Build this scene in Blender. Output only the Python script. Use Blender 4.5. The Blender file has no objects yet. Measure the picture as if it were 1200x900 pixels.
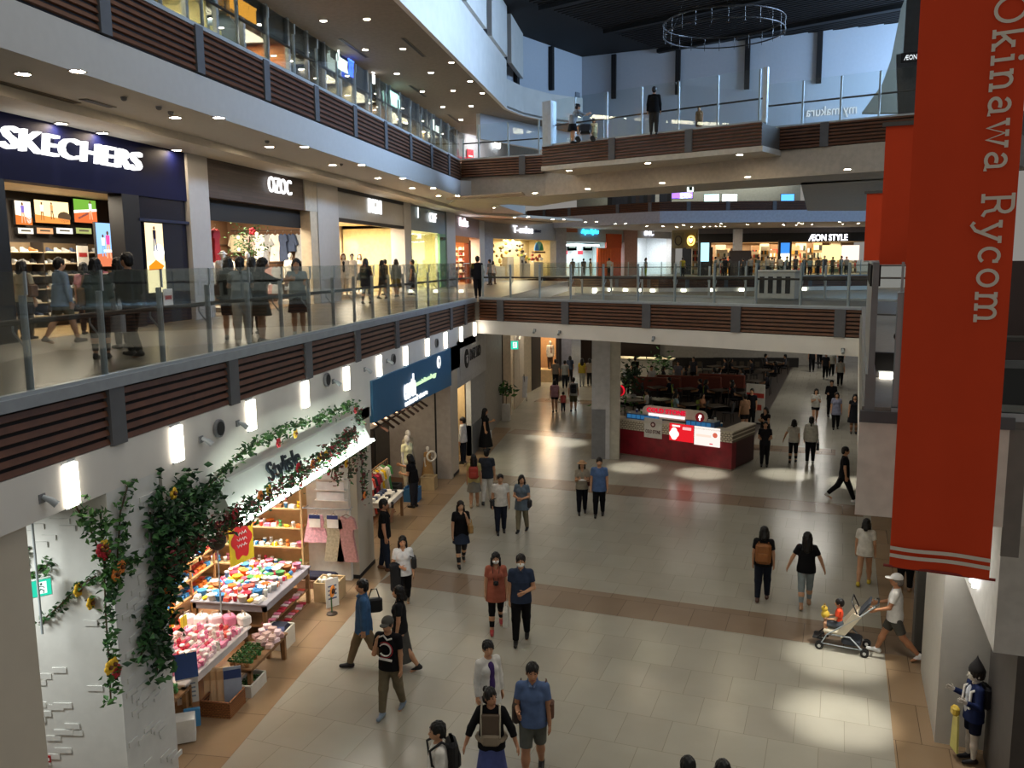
import bpy, bmesh, math, random
import numpy as np
from mathutils import Vector, Matrix
random.seed(7); PI = math.pi
SC = bpy.context.scene; COL = SC.collection
# ---------------------------------------------------------------- camera model (1200x900 frame)
FOC, CAMH = 1000.0, 7.2
def _basis():
    slope = -.0099; vp = (768., 304.)
    roll = math.atan(slope); yh = vp[1] + slope*(600-vp[0]); d = (yh-450)*math.cos(roll)
    n = (-math.sin(roll), math.cos(roll)); p = math.atan2(-d, FOC)
    dn = Vector((n[0]*math.cos(p), n[1]*math.cos(p), math.sin(p)))
    fy = Vector((vp[0]-600, vp[1]-450, FOC)); fy -= dn*fy.dot(dn); fy.normalize()
    up = -dn; fx = fy.cross(up)
    return fx, fy, up
FX, FY, FU = _basis()
EYE = Vector((0, 0, CAMH))
def ray(px, py):
    c = Vector((px-600, py-450, FOC)); return Vector((FX.dot(c), FY.dot(c), FU.dot(c)))
def at(px, py, z=0.0):
    r = ray(px, py); return EYE + r*((z-CAMH)/r.z)
def onx(px, py, x):
    r = ray(px, py); return EYE + r*(x/r.x)
def onp(px, py, p0, n):
    r = ray(px, py); n = Vector(n); return EYE + r*((Vector(p0)-EYE).dot(n)/r.dot(n))
def deep(px, py, d):
    return EYE + ray(px, py)*(d/FOC)
cam = bpy.data.cameras.new('camera'); cam.sensor_width = 36; cam.lens = FOC/1200*36; cam.clip_start = .05; cam.clip_end = 400
camo = bpy.data.objects.new('camera', cam); COL.objects.link(camo); SC.camera = camo
_r = Vector((FX.x, FY.x, FU.x)); _u = -Vector((FX.y, FY.y, FU.y)); _b = -Vector((FX.z, FY.z, FU.z))
camo.matrix_world = Matrix(((_r.x, _u.x, _b.x, 0), (_r.y, _u.y, _b.y, 0), (_r.z, _u.z, _b.z, CAMH), (0, 0, 0, 1)))
# ---------------------------------------------------------------- materials
def lin(c):
    if isinstance(c, str):
        c = [int(c[i:i+2], 16)/255 for i in (0, 2, 4)]
        c = [x/12.92 if x <= .04045 else ((x+.055)/1.055)**2.4 for x in c]
    return (c[0], c[1], c[2], 1)
MATS = {}
def P(col, rough=.6, metal=0., emit=0., vary=.12, scale=6., bump=0., spec=.5, name=None):
    """procedural plastic/paint/cloth: principled with a gentle noise variation"""
    key = (str(col), rough, metal, emit, vary, scale, bump, spec)
    if key in MATS: return MATS[key]
    m = bpy.data.materials.new(name or 'mat_%d' % len(MATS)); m.use_nodes = True; nt = m.node_tree
    b = nt.nodes['Principled BSDF']; c = lin(col)
    b.inputs['Base Color'].default_value = c; b.inputs['Roughness'].default_value = rough
    b.inputs['Metallic'].default_value = metal; b.inputs['Specular IOR Level'].default_value = spec
    if emit:
        b.inputs['Emission Color'].default_value = c; b.inputs['Emission Strength'].default_value = emit
    if vary:
        tc = nt.nodes.new('ShaderNodeTexCoord'); n = nt.nodes.new('ShaderNodeTexNoise'); n.inputs['Scale'].default_value = scale
        n.inputs['Detail'].default_value = 3
        mx = nt.nodes.new('ShaderNodeMix'); mx.data_type = 'RGBA'; mx.blend_type = 'MULTIPLY'; mx.inputs[0].default_value = 1
        rp = nt.nodes.new('ShaderNodeMapRange'); rp.inputs[1].default_value = .3; rp.inputs[2].default_value = .7
        rp.inputs[3].default_value = 1-vary; rp.inputs[4].default_value = 1+vary*.4
        nt.links.new(tc.outputs['Object'], n.inputs['Vector']); nt.links.new(n.outputs['Fac'], rp.inputs[0])
        mx.inputs[6].default_value = c; nt.links.new(rp.outputs[0], mx.inputs[7]); nt.links.new(mx.outputs[2], b.inputs['Base Color'])
        if bump:
            bp = nt.nodes.new('ShaderNodeBump'); bp.inputs['Strength'].default_value = bump; bp.inputs['Distance'].default_value = .02
            nt.links.new(n.outputs['Fac'], bp.inputs['Height']); nt.links.new(bp.outputs['Normal'], b.inputs['Normal'])
    MATS[key] = m; return m
def E(col, s):
    """a surface that gives off light"""
    key = ('E', str(col), s)
    if key in MATS: return MATS[key]
    m = bpy.data.materials.new('light_%d' % len(MATS)); m.use_nodes = True; nt = m.node_tree
    for n in list(nt.nodes): nt.nodes.remove(n)
    e = nt.nodes.new('ShaderNodeEmission'); o = nt.nodes.new('ShaderNodeOutputMaterial')
    e.inputs[0].default_value = lin(col); e.inputs[1].default_value = s; nt.links.new(e.outputs[0], o.inputs[0])
    MATS[key] = m; return m
def glass(tint='f3f8f6', refl=.5, name='glass'):
    key = ('G', tint, refl)
    if key in MATS: return MATS[key]
    m = bpy.data.materials.new(name); m.use_nodes = True; nt = m.node_tree
    for n in list(nt.nodes): nt.nodes.remove(n)
    o = nt.nodes.new('ShaderNodeOutputMaterial'); mix = nt.nodes.new('ShaderNodeMixShader')
    t = nt.nodes.new('ShaderNodeBsdfTransparent'); t.inputs[0].default_value = lin(tint)
    g = nt.nodes.new('ShaderNodeBsdfGlossy'); g.inputs['Roughness'].default_value = .02
    f = nt.nodes.new('ShaderNodeFresnel'); f.inputs[0].default_value = 1.45
    mu = nt.nodes.new('ShaderNodeMath'); mu.operation = 'MULTIPLY'; mu.inputs[1].default_value = refl
    nt.links.new(f.outputs[0], mu.inputs[0]); nt.links.new(mu.outputs[0], mix.inputs[0])
    nt.links.new(t.outputs[0], mix.inputs[1]); nt.links.new(g.outputs[0], mix.inputs[2]); nt.links.new(mix.outputs[0], o.inputs[0])
    MATS[key] = m; return m
def planks(c1, c2, sx, sy, rot=0., rough=.5, mortar=.006, cm='3a342c', bump=.0, spec=.5, offset=.5, axis='z'):
    """tiles / boards: brick texture over object coordinates"""
    key = ('B', c1, c2, sx, sy, rot, rough, mortar, cm, axis)
    if key in MATS: return MATS[key]
    m = bpy.data.materials.new('tiles_%d' % len(MATS)); m.use_nodes = True; nt = m.node_tree
    b = nt.nodes['Principled BSDF']; b.inputs['Roughness'].default_value = rough; b.inputs['Specular IOR Level'].default_value = spec
    tc = nt.nodes.new('ShaderNodeTexCoord'); mp = nt.nodes.new('ShaderNodeMapping'); br = nt.nodes.new('ShaderNodeTexBrick')
    if axis == 'z': mp.inputs['Rotation'].default_value = (0, 0, rot)
    if axis == 'x': mp.inputs['Rotation'].default_value = (0, PI/2, PI/2)   # wall facing x: (y, z)
    if axis == 'y': mp.inputs['Rotation'].default_value = (-PI/2, 0, 0)
    br.offset = offset; br.inputs['Scale'].default_value = 1; br.inputs['Brick Width'].default_value = sx; br.inputs['Row Height'].default_value = sy
    br.inputs['Mortar Size'].default_value = mortar; br.inputs['Mortar Smooth'].default_value = .3; br.inputs['Bias'].default_value = 0
    br.inputs['Color1'].default_value = lin(c1); br.inputs['Color2'].default_value = lin(c2); br.inputs['Mortar'].default_value = lin(cm)
    nt.links.new(tc.outputs['Object'], mp.inputs[0]); nt.links.new(mp.outputs[0], br.inputs['Vector'])
    n = nt.nodes.new('ShaderNodeTexNoise'); n.inputs['Scale'].default_value = 1.3; n.inputs['Detail'].default_value = 6; nt.links.new(tc.outputs['Object'], n.inputs['Vector'])
    rp = nt.nodes.new('ShaderNodeMapRange'); rp.inputs[3].default_value = .86; rp.inputs[4].default_value = 1.1; nt.links.new(n.outputs['Fac'], rp.inputs[0])
    mx = nt.nodes.new('ShaderNodeMix'); mx.data_type = 'RGBA'; mx.blend_type = 'MULTIPLY'; mx.inputs[0].default_value = 1
    nt.links.new(br.outputs['Color'], mx.inputs[6]); nt.links.new(rp.outputs[0], mx.inputs[7]); nt.links.new(mx.outputs[2], b.inputs['Base Color'])
    MATS[key] = m; return m
# ---------------------------------------------------------------- mesh builder
class MB:
    def __init__(s): s.v = []; s.f = []; s.m = []; s.sm = []; s.mats = []; s.M = Matrix()
    def mi(s, mat):
        if mat not in s.mats: s.mats.append(mat)
        return s.mats.index(mat)
    def add(s, vs, fs, mat, smooth=False):
        o = len(s.v); M = s.M; s.v += [tuple(M @ Vector(p)) for p in vs]; k = s.mi(mat)
        for f in fs: s.f.append([i+o for i in f]); s.m.append(k); s.sm.append(smooth)
        return s
    def box(s, c, size, mat, rz=0., bev=0., rx=0., ry=0.):
        x, y, z = (size[0]/2, size[1]/2, size[2]/2); R = Matrix.Rotation(rz, 3, 'Z') @ Matrix.Rotation(rx, 3, 'X') @ Matrix.Rotation(ry, 3, 'Y'); c = Vector(c)
        if bev > 0:
            b = min(bev, x*.9, y*.9, z*.9); vs = []; 
            ring = lambda zz, e: [(-x+e+(b if 0 else 0), -y+e, zz), (x-e, -y+e, zz), (x-e, y-e, zz), (-x+e, y-e, zz)]
            lv = [(-z, b), (-z+b, 0), (z-b, 0), (z, b)]
            def oct_(e, zz): 
                a, d = x-e, y-e; k = b
                return [(-a+k, -d, zz), (a-k, -d, zz), (a, -d+k, zz), (a, d-k, zz), (a-k, d, zz), (-a+k, d, zz), (-a, d-k, zz), (-a, -d+k, zz)]
            for zz, e in lv: vs += oct_(e*.7, zz)
            fs = [list(range(7, -1, -1)), list(range(24, 32))]
            for l in range(3):
                for i in range(8): j = (i+1) % 8; fs.append([l*8+i, l*8+j, l*8+8+j, l*8+8+i])
        else:
            vs = [(-x, -y, -z), (x, -y, -z), (x, y, -z), (-x, y, -z), (-x, -y, z), (x, -y, z), (x, y, z), (-x, y, z)]
            fs = [(3, 2, 1, 0), (4, 5, 6, 7), (0, 1, 5, 4), (1, 2, 6, 5), (2, 3, 7, 6), (3, 0, 4, 7)]
        return s.add([R @ Vector(p) + c for p in vs], fs, mat)
    def b2(s, lo, hi, mat, bev=0.):
        return s.box([(a+b)/2 for a, b in zip(lo, hi)], [abs(b-a) for a, b in zip(lo, hi)], mat, bev=bev)
    def prism(s, pts, z0, z1, mat):
        n = len(pts); vs = [(p[0], p[1], z0) for p in pts]+[(p[0], p[1], z1) for p in pts]
        ar = sum(pts[i][0]*pts[(i+1) % n][1]-pts[(i+1) % n][0]*pts[i][1] for i in range(n))
        fs = [list(range(n-1, -1, -1)), list(range(n, 2*n))]+[(i, (i+1) % n, n+(i+1) % n, n+i) for i in range(n)]
        if ar < 0: fs = [list(reversed(f)) for f in fs]
        return s.add(vs, fs, mat)
    def slab(s, pts, t, mat):
        """any planar 3d polygon with thickness t along its normal (backwards)"""
        p = [Vector(q) for q in pts]; n = Vector((0, 0, 0))
        for i in range(len(p)): n += p[i].cross(p[(i+1) % len(p)])
        n.normalize(); k = len(p); vs = p+[q-n*t for q in p]
        fs = [list(range(k)), list(range(2*k-1, k-1, -1))]+[(i, k+i, k+(i+1) % k, (i+1) % k) for i in range(k)]
        return s.add(vs, fs, mat)
    def tube(s, path, r, mat, n=8, smooth=True, flat=1.):
        path = [Vector(p) for p in path]; rs = r if isinstance(r, (list, tuple)) else [r]*len(path); vs = []; fs = []
        pn = None
        for i, p in enumerate(path):
            d = (path[min(i+1, len(path)-1)]-path[max(i-1, 0)]).normalized()
            if pn is None: a = Vector((0, 0, 1)) if abs(d.z) < .9 else Vector((1, 0, 0)); u = d.cross(a).normalized()
            else: u = (pn-d*pn.dot(d)).normalized()
            pn = u; w = d.cross(u)
            for k in range(n):
                t = 2*PI*k/n; vs.append(p+u*(math.cos(t)*rs[i])+w*(math.sin(t)*rs[i]*flat))
        for i in range(len(path)-1):
            for k in range(n): j = (k+1) % n; fs.append((i*n+k, i*n+j, (i+1)*n+j, (i+1)*n+k))
        s.add(vs, fs, mat, smooth); o = len(path)-1
        return s.add(vs[:n], [list(range(n-1, -1, -1))], mat).add(vs[o*n:], [list(range(n))], mat)
    def lathe(s, prof, mat, c=(0, 0, 0), n=16, smooth=True, cap=True):
        vs = []; fs = []; c = Vector(c)
        for r, z in prof:
            for k in range(n): vs.append(c+Vector((r*math.cos(2*PI*k/n), r*math.sin(2*PI*k/n), z)))
        for i in range(len(prof)-1):
            for k in range(n): j = (k+1) % n; fs.append((i*n+k, i*n+j, (i+1)*n+j, (i+1)*n+k))
        if cap: fs += [list(range(n-1, -1, -1)), [(len(prof)-1)*n+k for k in range(n)]]
        return s.add(vs, fs, mat, smooth)
    def ball(s, c, r, mat, n=10, sc=(1, 1, 1)):
        m = max(4, n//2+1); vs = []; fs = []; c = Vector(c)
        for i in range(m+1):
            a = PI*i/m
            for k in range(n): t = 2*PI*k/n; vs.append(c+Vector((r*sc[0]*math.sin(a)*math.cos(t), r*sc[1]*math.sin(a)*math.sin(t), -r*sc[2]*math.cos(a))))
        for i in range(m):
            for k in range(n): j = (k+1) % n; fs.append((i*n+k, i*n+j, (i+1)*n+j, (i+1)*n+k))
        return s.add(vs, fs, mat, True)
    def build(s, name, parent=None, loc=None, rz=0.):
        me = bpy.data.meshes.new(name); me.from_pydata(s.v, [], s.f)
        for m in s.mats: me.materials.append(m)
        me.polygons.foreach_set('material_index', s.m); me.polygons.foreach_set('use_smooth', s.sm)
        if any(s.sm) and not all(s.sm): pass
        me.update(); o = bpy.data.objects.new(name, me); COL.objects.link(o)
        if parent: o.parent = parent
        if loc is not None: o.location = loc
        if rz: o.rotation_euler.z = rz
        return o
def thing(name, label, cat, loc=(0, 0, 0), rz=0., group=None):
    o = bpy.data.objects.new(name, None); o.empty_display_size = .1; COL.objects.link(o); o.location = loc; o.rotation_euler = (0, 0, rz)
    o['label'] = label; o['category'] = cat
    if group: o['group'] = group
    return o
def tag(o, label, cat, group=None, kind=None):
    o['label'] = label; o['category'] = cat
    if group: o['group'] = group
    if kind: o['kind'] = kind
    return o
def struct(o, label=None):
    o['kind'] = 'structure'
    if label: o['label'] = label
    return o
def dup(root, loc=None, rz=None, label=None, group=None, mat=None):
    c = root.copy(); COL.objects.link(c)
    if loc is not None: c.location = loc
    if rz is not None: c.rotation_euler = (0, 0, rz)
    if label: c['label'] = label
    if group: c['group'] = group
    if mat is not None and c.type == 'MESH':
        c.material_slots[0].link = 'OBJECT'; c.material_slots[0].material = mat
    for ch in root.children:
        d = ch.copy(); COL.objects.link(d); d.parent = c
        if mat is not None and root.type != 'MESH' and ch is root.children[0]:
            d.material_slots[0].link = 'OBJECT'; d.material_slots[0].material = mat
        for g in ch.children: e = g.copy(); COL.objects.link(e); e.parent = d
    return c
def text(s, size, depth, mat, name='lettering', parent=None, bold=0., shear=0., spacing=1., align='CENTER', sx=1.):
    """flat lettering as a mesh: faces -Y, baseline along +X, z up (after M)"""
    cu = bpy.data.curves.new('t', 'FONT'); cu.body = s; cu.size = size; cu.extrude = depth; cu.offset = bold; cu.shear = shear
    cu.space_character = spacing; cu.align_x = align; cu.align_y = 'CENTER'; cu.resolution_u = 3
    o = bpy.data.objects.new('t', cu); COL.objects.link(o); dg = bpy.context.evaluated_depsgraph_get()
    me = bpy.data.meshes.new_from_object(o.evaluated_get(dg)); bpy.data.objects.remove(o); bpy.data.curves.remove(cu)
    me.transform(Matrix(((sx, 0, 0, 0), (0, 0, -1, 0), (0, 1, 0, 0), (0, 0, 0, 1))))
    me.materials.clear(); me.materials.append(mat); me.name = name
    ob = bpy.data.objects.new(name, me); COL.objects.link(ob)
    if parent: ob.parent = parent
    return ob
def face_dir(o, p, n):
    """put a -Y facing object at p, facing horizontal direction n"""
    o.location = p; o.rotation_euler = (0, 0, math.atan2(n[1], n[0])+PI/2); return o
# ---------------------------------------------------------------- implicit bodies
def nets(F, lo, step):
    """surface nets of a sampled field (negative inside)"""
    nx, ny, nz = F.shape; S = F < 0
    c = np.zeros((nx-1, ny-1, nz-1), np.int8)
    for i in (0, 1):
        for j in (0, 1):
            for k in (0, 1): c += S[i:nx-1+i, j:ny-1+j, k:nz-1+k]
    act = (c > 0) & (c < 8); idx = np.argwhere(act)
    if len(idx) == 0: return np.zeros((0, 3)), np.zeros((0, 4), int)
    ids = -np.ones(act.shape, np.int64); ids[act] = np.arange(len(idx))
    acc = np.zeros((len(idx), 3)); cnt = np.zeros(len(idx))
    cor = [(0, 0, 0), (1, 0, 0), (0, 1, 0), (1, 1, 0), (0, 0, 1), (1, 0, 1), (0, 1, 1), (1, 1, 1)]
    I, J, K = idx.T; val = [F[I+a, J+b, K+d] for a, b, d in cor]
    for a in range(8):
        for b in range(a+1, 8):
            df = [cor[b][q]-cor[a][q] for q in range(3)]
            if sum(abs(x) for x in df) != 1: continue
            va, vb = val[a], val[b]; cr = (va < 0) != (vb < 0)
            t = np.where(cr, va/np.where(cr, va-vb, 1), 0)
            for q in range(3): acc[:, q] += np.where(cr, cor[a][q]+t*df[q], 0)
            cnt += cr
    V = (idx+acc/cnt[:, None])*step+np.array(lo)
    quads = []
    for ax in range(3):
        sl0 = [slice(None)]*3; sl1 = [slice(None)]*3; sl0[ax] = slice(0, -1); sl1[ax] = slice(1, None)
        a, b = S[tuple(sl0)], S[tuple(sl1)]; o1, o2 = [(1, 2), (2, 0), (0, 1)][ax]
        for cr, flip in ((a & ~b, False), (~a & b, True)):
            e = np.argwhere(cr); m = (e[:, o1] > 0) & (e[:, o2] > 0) & (e[:, o1] < F.shape[o1]-1) & (e[:, o2] < F.shape[o2]-1); e = e[m]
            if len(e) == 0: continue
            def g(d1, d2):
                q = e.copy(); q[:, o1] -= d1; q[:, o2] -= d2; return ids[q[:, 0], q[:, 1], q[:, 2]]
            Q = np.stack([g(1, 1), g(0, 1), g(0, 0), g(1, 0)], 1); quads.append(Q[:, ::-1] if flip else Q)
    return V, np.concatenate(quads)
class Field:
    def __init__(s, lo, hi, step):
        s.lo = np.array(lo, float); s.step = step; n = np.ceil((np.array(hi)-s.lo)/step).astype(int)+2
        s.ax = [(s.lo[i]+np.arange(n[i])*step).astype(np.float32) for i in range(3)]; s.F = np.full(n, 9., np.float32)
    def _win(s, lo, hi):
        sl = []
        for i in range(3):
            a = int(max(0, (lo[i]-s.lo[i])//s.step-1)); b = int(min(len(s.ax[i]), (hi[i]-s.lo[i])//s.step+3)); sl.append(slice(a, max(a, b)))
        X = s.ax[0][sl[0]][:, None, None]; Y = s.ax[1][sl[1]][None, :, None]; Z = s.ax[2][sl[2]][None, None, :]
        return tuple(sl), X, Y, Z
    def _put(s, sl, d, k):
        F = s.F[sl]
        if k > 0:
            h = np.clip(.5+.5*(F-d)/k, 0, 1); s.F[sl] = F+(d-F)*h-k*h*(1-h)
        else: s.F[sl] = np.minimum(F, d)
    def cap(s, a, b, ra, rb, k=.012, cuta=False, cutb=False, tmax=1.):
        a = np.array(a, float); b = np.array(b, float)
        if tmax < 1: rb = ra+(rb-ra)*tmax; b = a+(b-a)*tmax
        r = max(ra, rb)+k+2*s.step; sl, X, Y, Z = s._win(np.minimum(a, b)-r, np.maximum(a, b)+r)
        if s.F[sl].size == 0: return s
        d = b-a; L2 = max(float(d @ d), 1e-9)
        t = ((X-a[0])*d[0]+(Y-a[1])*d[1]+(Z-a[2])*d[2])/L2; tc = np.clip(t, 0, 1)
        D = np.sqrt((X-a[0]-tc*d[0])**2+(Y-a[1]-tc*d[1])**2+(Z-a[2]-tc*d[2])**2)-(ra+(rb-ra)*tc)
        if cutb: D = np.maximum(D, (t-1)*math.sqrt(L2))
        if cuta: D = np.maximum(D, -t*math.sqrt(L2))
        s._put(sl, D.astype(np.float32), k); return s
    def _ell(s, c, r, X, Y, Z):
        u, v, w = (X-c[0])/r[0], (Y-c[1])/r[1], (Z-c[2])/r[2]
        k0 = np.sqrt(u*u+v*v+w*w); k1 = np.sqrt((u/r[0])**2+(v/r[1])**2+(w/r[2])**2)
        return (k0*(k0-1)/np.maximum(k1, 1e-6)).astype(np.float32)
    def ell(s, c, r, k=.015):
        c = np.array(c, float); r = np.array(r, float); m = r+k+2*s.step; sl, X, Y, Z = s._win(c-m, c+m)
        if s.F[sl].size: s._put(sl, s._ell(c, r, X, Y, Z), k)
        return s
    def cut_ell(s, c, r):
        sl, X, Y, Z = s._win(np.array(c)-np.array(r)*1.6, np.array(c)+np.array(r)*1.6)
        if s.F[sl].size: s.F[sl] = np.maximum(s.F[sl], -s._ell(c, r, X, Y, Z))
        return s
    def cone(s, c, z0, z1, r0, r1, k=.012):
        """elliptic frustum about c=(x,y): r0 at z0 (bottom), r1 at z1 (top)"""
        m = np.maximum(np.array(r0), np.array(r1))+k+2*s.step
        sl, X, Y, Z = s._win((c[0]-m[0], c[1]-m[1], z0-.03), (c[0]+m[0], c[1]+m[1], z1+.03))
        if s.F[sl].size == 0: return s
        t = np.clip((Z-z0)/(z1-z0), 0, 1); rx = r0[0]+(r1[0]-r0[0])*t; ry = r0[1]+(r1[1]-r0[1])*t
        D = (np.sqrt(((X-c[0])/rx)**2+((Y-c[1])/ry)**2)-1)*np.minimum(rx, ry); D = np.maximum(D, np.maximum(z0-Z, Z-z1))
        s._put(sl, D.astype(np.float32), k); return s
    def below(s, z): s.F = np.maximum(s.F, (s.ax[2]-z)[None, None, :].astype(np.float32)); return s   # keep below z
    def above(s, z): s.F = np.maximum(s.F, (z-s.ax[2])[None, None, :].astype(np.float32)); return s
    def mesh(s, name, mat, parent, sc=1.):
        V, Q = nets(s.F, s.lo, s.step); me = bpy.data.meshes.new(name); me.from_pydata((V*sc).tolist(), [], Q.tolist())
        me.materials.append(mat); me.polygons.foreach_set('use_smooth', [True]*len(me.polygons)); me.update()
        o = bpy.data.objects.new(name, me); COL.objects.link(o); o.parent = parent; return o
ARMS = dict(down=((.16, .02, -1), (.06, .16, -1)), swf=((.12, .38, -1), (.02, .62, -1)), swb=((.14, -.42, -1), (.12, -.1, -1)),
            bent=((.16, .05, -1), (-.2, 1, .05)), clasp=((.22, .12, -1), (-.75, .75, -.15)), face=((.1, .5, -1), (-.3, .25, 1)),
            push=((.12, .35, -1), (0, 1, -.35)), low=((.1, 0, -1), (.03, .06, -1)), rail=((.2, .6, -.8), (-.05, 1, .1)),
            reach=((.15, .9, -.5), (-.05, 1, .15)), out=((.5, .1, -1), (.35, .2, -1)), phone=((.1, .25, -1), (-.35, 1, .45)), lap=((.12, .35, -1), (-.25, 1, -.2)),
            bag=((.2, .1, -1), (.05, .8, .35)))
SKIN = 'b98a68'
def person(pos, face, label, h=1.65, fem=False, top=('tee', '222222'), bot=('pants', '15161a'), hair=('short', '0c0a09'), shoes='151312', skin=SKIN,
           arms=('down', 'down'), stride=0., lean=0., look=0., sit=False, step=.012, mask=False, eyes=True, group=None, build=1., kneel=0., cat='person', name='person', kid=False, plump=0., heel=0.):
    """face: heading in degrees as the camera sees it (0 away, 90 to the picture's right, 180 towards it, 270 left)"""
    pos = Vector(pos); view = math.atan2(pos.x, pos.y)
    rz = -(view+math.radians(face))
    root = thing(name, label, cat, pos, rz, group)
    step = step/1.65*1.0 if h > 1.2 else step*.8/1.2
    W = build; sw = (.098 if not fem else .09)*W; hs = 1.28 if kid else (1.0 if not fem else 1.0)
    # joints (unit height), +y forward, -x is the figure's left... x sign s=+1 right hand
    zl = 0.; hipz = .515
    legs = []
    for s in (1, -1):
        hip = np.array((s*.05*W, 0, hipz))
        if sit:
            kn = hip+np.array((s*.02, .235, .01)); an = kn+np.array((0, -.02+.05*stride*s, -.235))
            toe = np.array((0, 1, 0)); hl = 0
        else:
            th = stride*s; bk = .12*abs(stride) + (.75*abs(stride) if th < 0 else .08*abs(stride))
            kn = hip+np.array((s*.004, math.sin(th)*.235, -math.cos(th)*.235)); sh = th-bk
            an = kn+np.array((s*.003, math.sin(sh)*.235, -math.cos(sh)*.235)); hl = max(0, -sh)*.8 if th < 0 else max(-.25, -.3*th)
        legs.append((s, hip, kn, an, hl))
    low = min(l[3][2] for l in legs); dz = (.045-low) if not sit else 0.
    if sit: dz = -low+.045
    off = np.array((0, 0, dz)); legs = [(s, a+off, b+off, c+off, hl) for s, a, b, c, hl in legs]
    ca, sa = math.cos(lean), math.sin(lean); hz = hipz+dz
    def U(p):   # upper body point, leaned forward about the hips
        x, y, z = p[0], p[1], p[2]-.515; return np.array((x, y*ca+z*sa, z*ca-y*sa+hz))
    cl, sl_ = math.cos(-look), math.sin(-look)
    def Hd(p):  # head point with turn
        x, y = p[0], p[1]-.01; return U((x*cl-y*sl_, x*sl_+y*cl+.01, p[2]))
    AR = []
    for i, s in enumerate((1, -1)):
        ua, fa = ARMS[arms[i]]; ua = np.array((ua[0]*s, ua[1], ua[2])); fa = np.array((fa[0]*s, fa[1], fa[2])); ua /= np.linalg.norm(ua); fa /= np.linalg.norm(fa)
        S = U((s*(sw+.004), 0, .807)); Ev = S+ua*.172; Wv = Ev+fa*.142; AR.append((s, S, Ev, Wv, fa))
    allp = [l[3] for l in legs]+[l[2] for l in legs]+[a[2] for a in AR]+[a[3]+a[4]*.12 for a in AR]+[Hd((0, 0, 1.02)), np.array((0, 0, hz))]
    lo = np.min(allp, 0)-np.array((.13, .14, .07)); hi = np.max(allp, 0)+np.array((.13, .15, .06)); lo[0] = min(lo[0], -.17); hi[0] = max(hi[0], .17); lo[1] = min(lo[1], -.14); hi[1] = max(hi[1], .14)
    lo[2] = max(lo[2], -.01)
    new = lambda: Field(lo, hi, step)
    pl = plump
    def torso(f, g, k=.02):
        f.ell(U((0, -.004, .535)), ((.096 if fem else .09)*W+g, .07+g+pl*.4, .075+g), k)
        f.ell(U((0, .004+pl*.3, .625)), ((.078 if fem else .085)*W+g+pl*.5, .06+g+pl, .085+g), k)
        f.ell(U((0, 0, .725)), ((.09 if fem else .1)*W+g, .066+g, .1+g), k)
        [f.cap(U((0, -.004, .818)), U((s*sw*.86, -.002, .801)), .036+g*.7, .03+g*.8, k) for s in (1, -1)]
        if fem:
            for s in (1, -1): f.ell(U((s*.042, .052, .735)), (.036+g*.5, .03+g*.6, .036+g*.5), .02)
        return f
    def head(f, g=0.):
        f.cap(U((0, -.008, .82)), Hd((0, .0, .9)), .031+g, .029+g, .015)
        f.ell(Hd((0, .006, .938)), (.045*hs+g, .056*hs+g, .062*hs+g), .01); f.ell(Hd((0, .027, .902)), (.033*hs+g, .036*hs+g, .036+g), .018); return f
    def leg(f, g0, g1, t=2., k=.015, cut=True):
        for s, a, b, c, hl in legs:
            f.cap(a+np.array((0, 0, .0)), b, .056*W+g0, .037+g1, k, tmax=min(t, 1.), cutb=cut and t < 1)
            if t > 1: f.cap(b, c, .037+g1, .022+g1, k, tmax=min(t-1, 1.), cutb=cut)
        return f
    # ---- the body
    f = torso(new(), 0); head(f)
    for s, a, b, c, hl in legs:
        f.cap(a, b, .056*W, .036, .02); f.cap(b, b+(c-b)*.4, .035, .036, .012); f.cap(b+(c-b)*.35, c, .036, .021, .012)
        ft = np.array((0, math.cos(hl)*.1, -math.sin(hl)*.1)); f.cap(c+np.array((0, -.02, -.02)), c+ft*.85+np.array((0, 0, -.028)), .022, .015, .012)
    fine = step < .0062
    for s, S, Ev, Wv, fa in AR:
        f.cap(S, Ev, .03*W**.5, .023, .015); f.cap(Ev, Wv, .024, .0155, .01)
        d = fa/np.linalg.norm(fa); inw = np.array((-s, 0, 0.)); inw = inw-d*inw.dot(d); inw /= max(np.linalg.norm(inw), 1e-6); fw = np.cross(d, inw)*(1 if s > 0 else -1)
        if fw[1] < 0 and abs(fw[1]) > abs(fw[2]): fw = -fw
        q = .0145
        f.cap(Wv+fw*.008, Wv+d*.05+fw*.014, .0125, .0105, .006); f.cap(Wv-fw*.008, Wv+d*.046-fw*.014, .0125, .0105, .006)
        rf = .0058 if fine else .0068
        for kf, (o, L) in enumerate(((.02, .03), (.007, .036), (-.007, .033), (-.02, .026))):
            p0 = Wv+d*.05+fw*o; p1 = p0+d*L*.55+inw*.004; p2 = p1+(d*.8+inw*.6)*L*.5
            f.cap(p0, p1, rf*1.05, rf, .002); f.cap(p1, p2, rf, rf*.85, .002)
        t0 = Wv+d*.014+fw*.016; t1 = t0+(fw*.85+d*.75+inw*.2)*.025; f.cap(t0, t1, rf*1.35, rf*1.15, .003); f.cap(t1, t1+(d*.9+fw*.3+inw*.3)*.02, rf*1.15, rf*.9, .002)
    f.cap(Hd((0, .058*hs, .935)), Hd((0, .068*hs, .915)), .006, .0085, .006)                    # nose
    for s in (1, -1): f.ell(Hd((s*.046*hs, .002, .925)), (.007, .013, .02), .004)                # ears
    f.ell(Hd((0, .056*hs, .889)), (.014, .008, .006), .004)                                     # lips
    body = f.mesh('body', P(skin, .55, vary=.05), root, h)
    # ---- clothes
    tk, tc_ = top[0], top[1]; g = .009
    slv = dict(tee=.62, polo=.62, tunic=.6, dress=.35, vest=0, shirt=2., jacket=2., cardigan=2., sweater=1.5, cap=.3).get(tk, .6)
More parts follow.
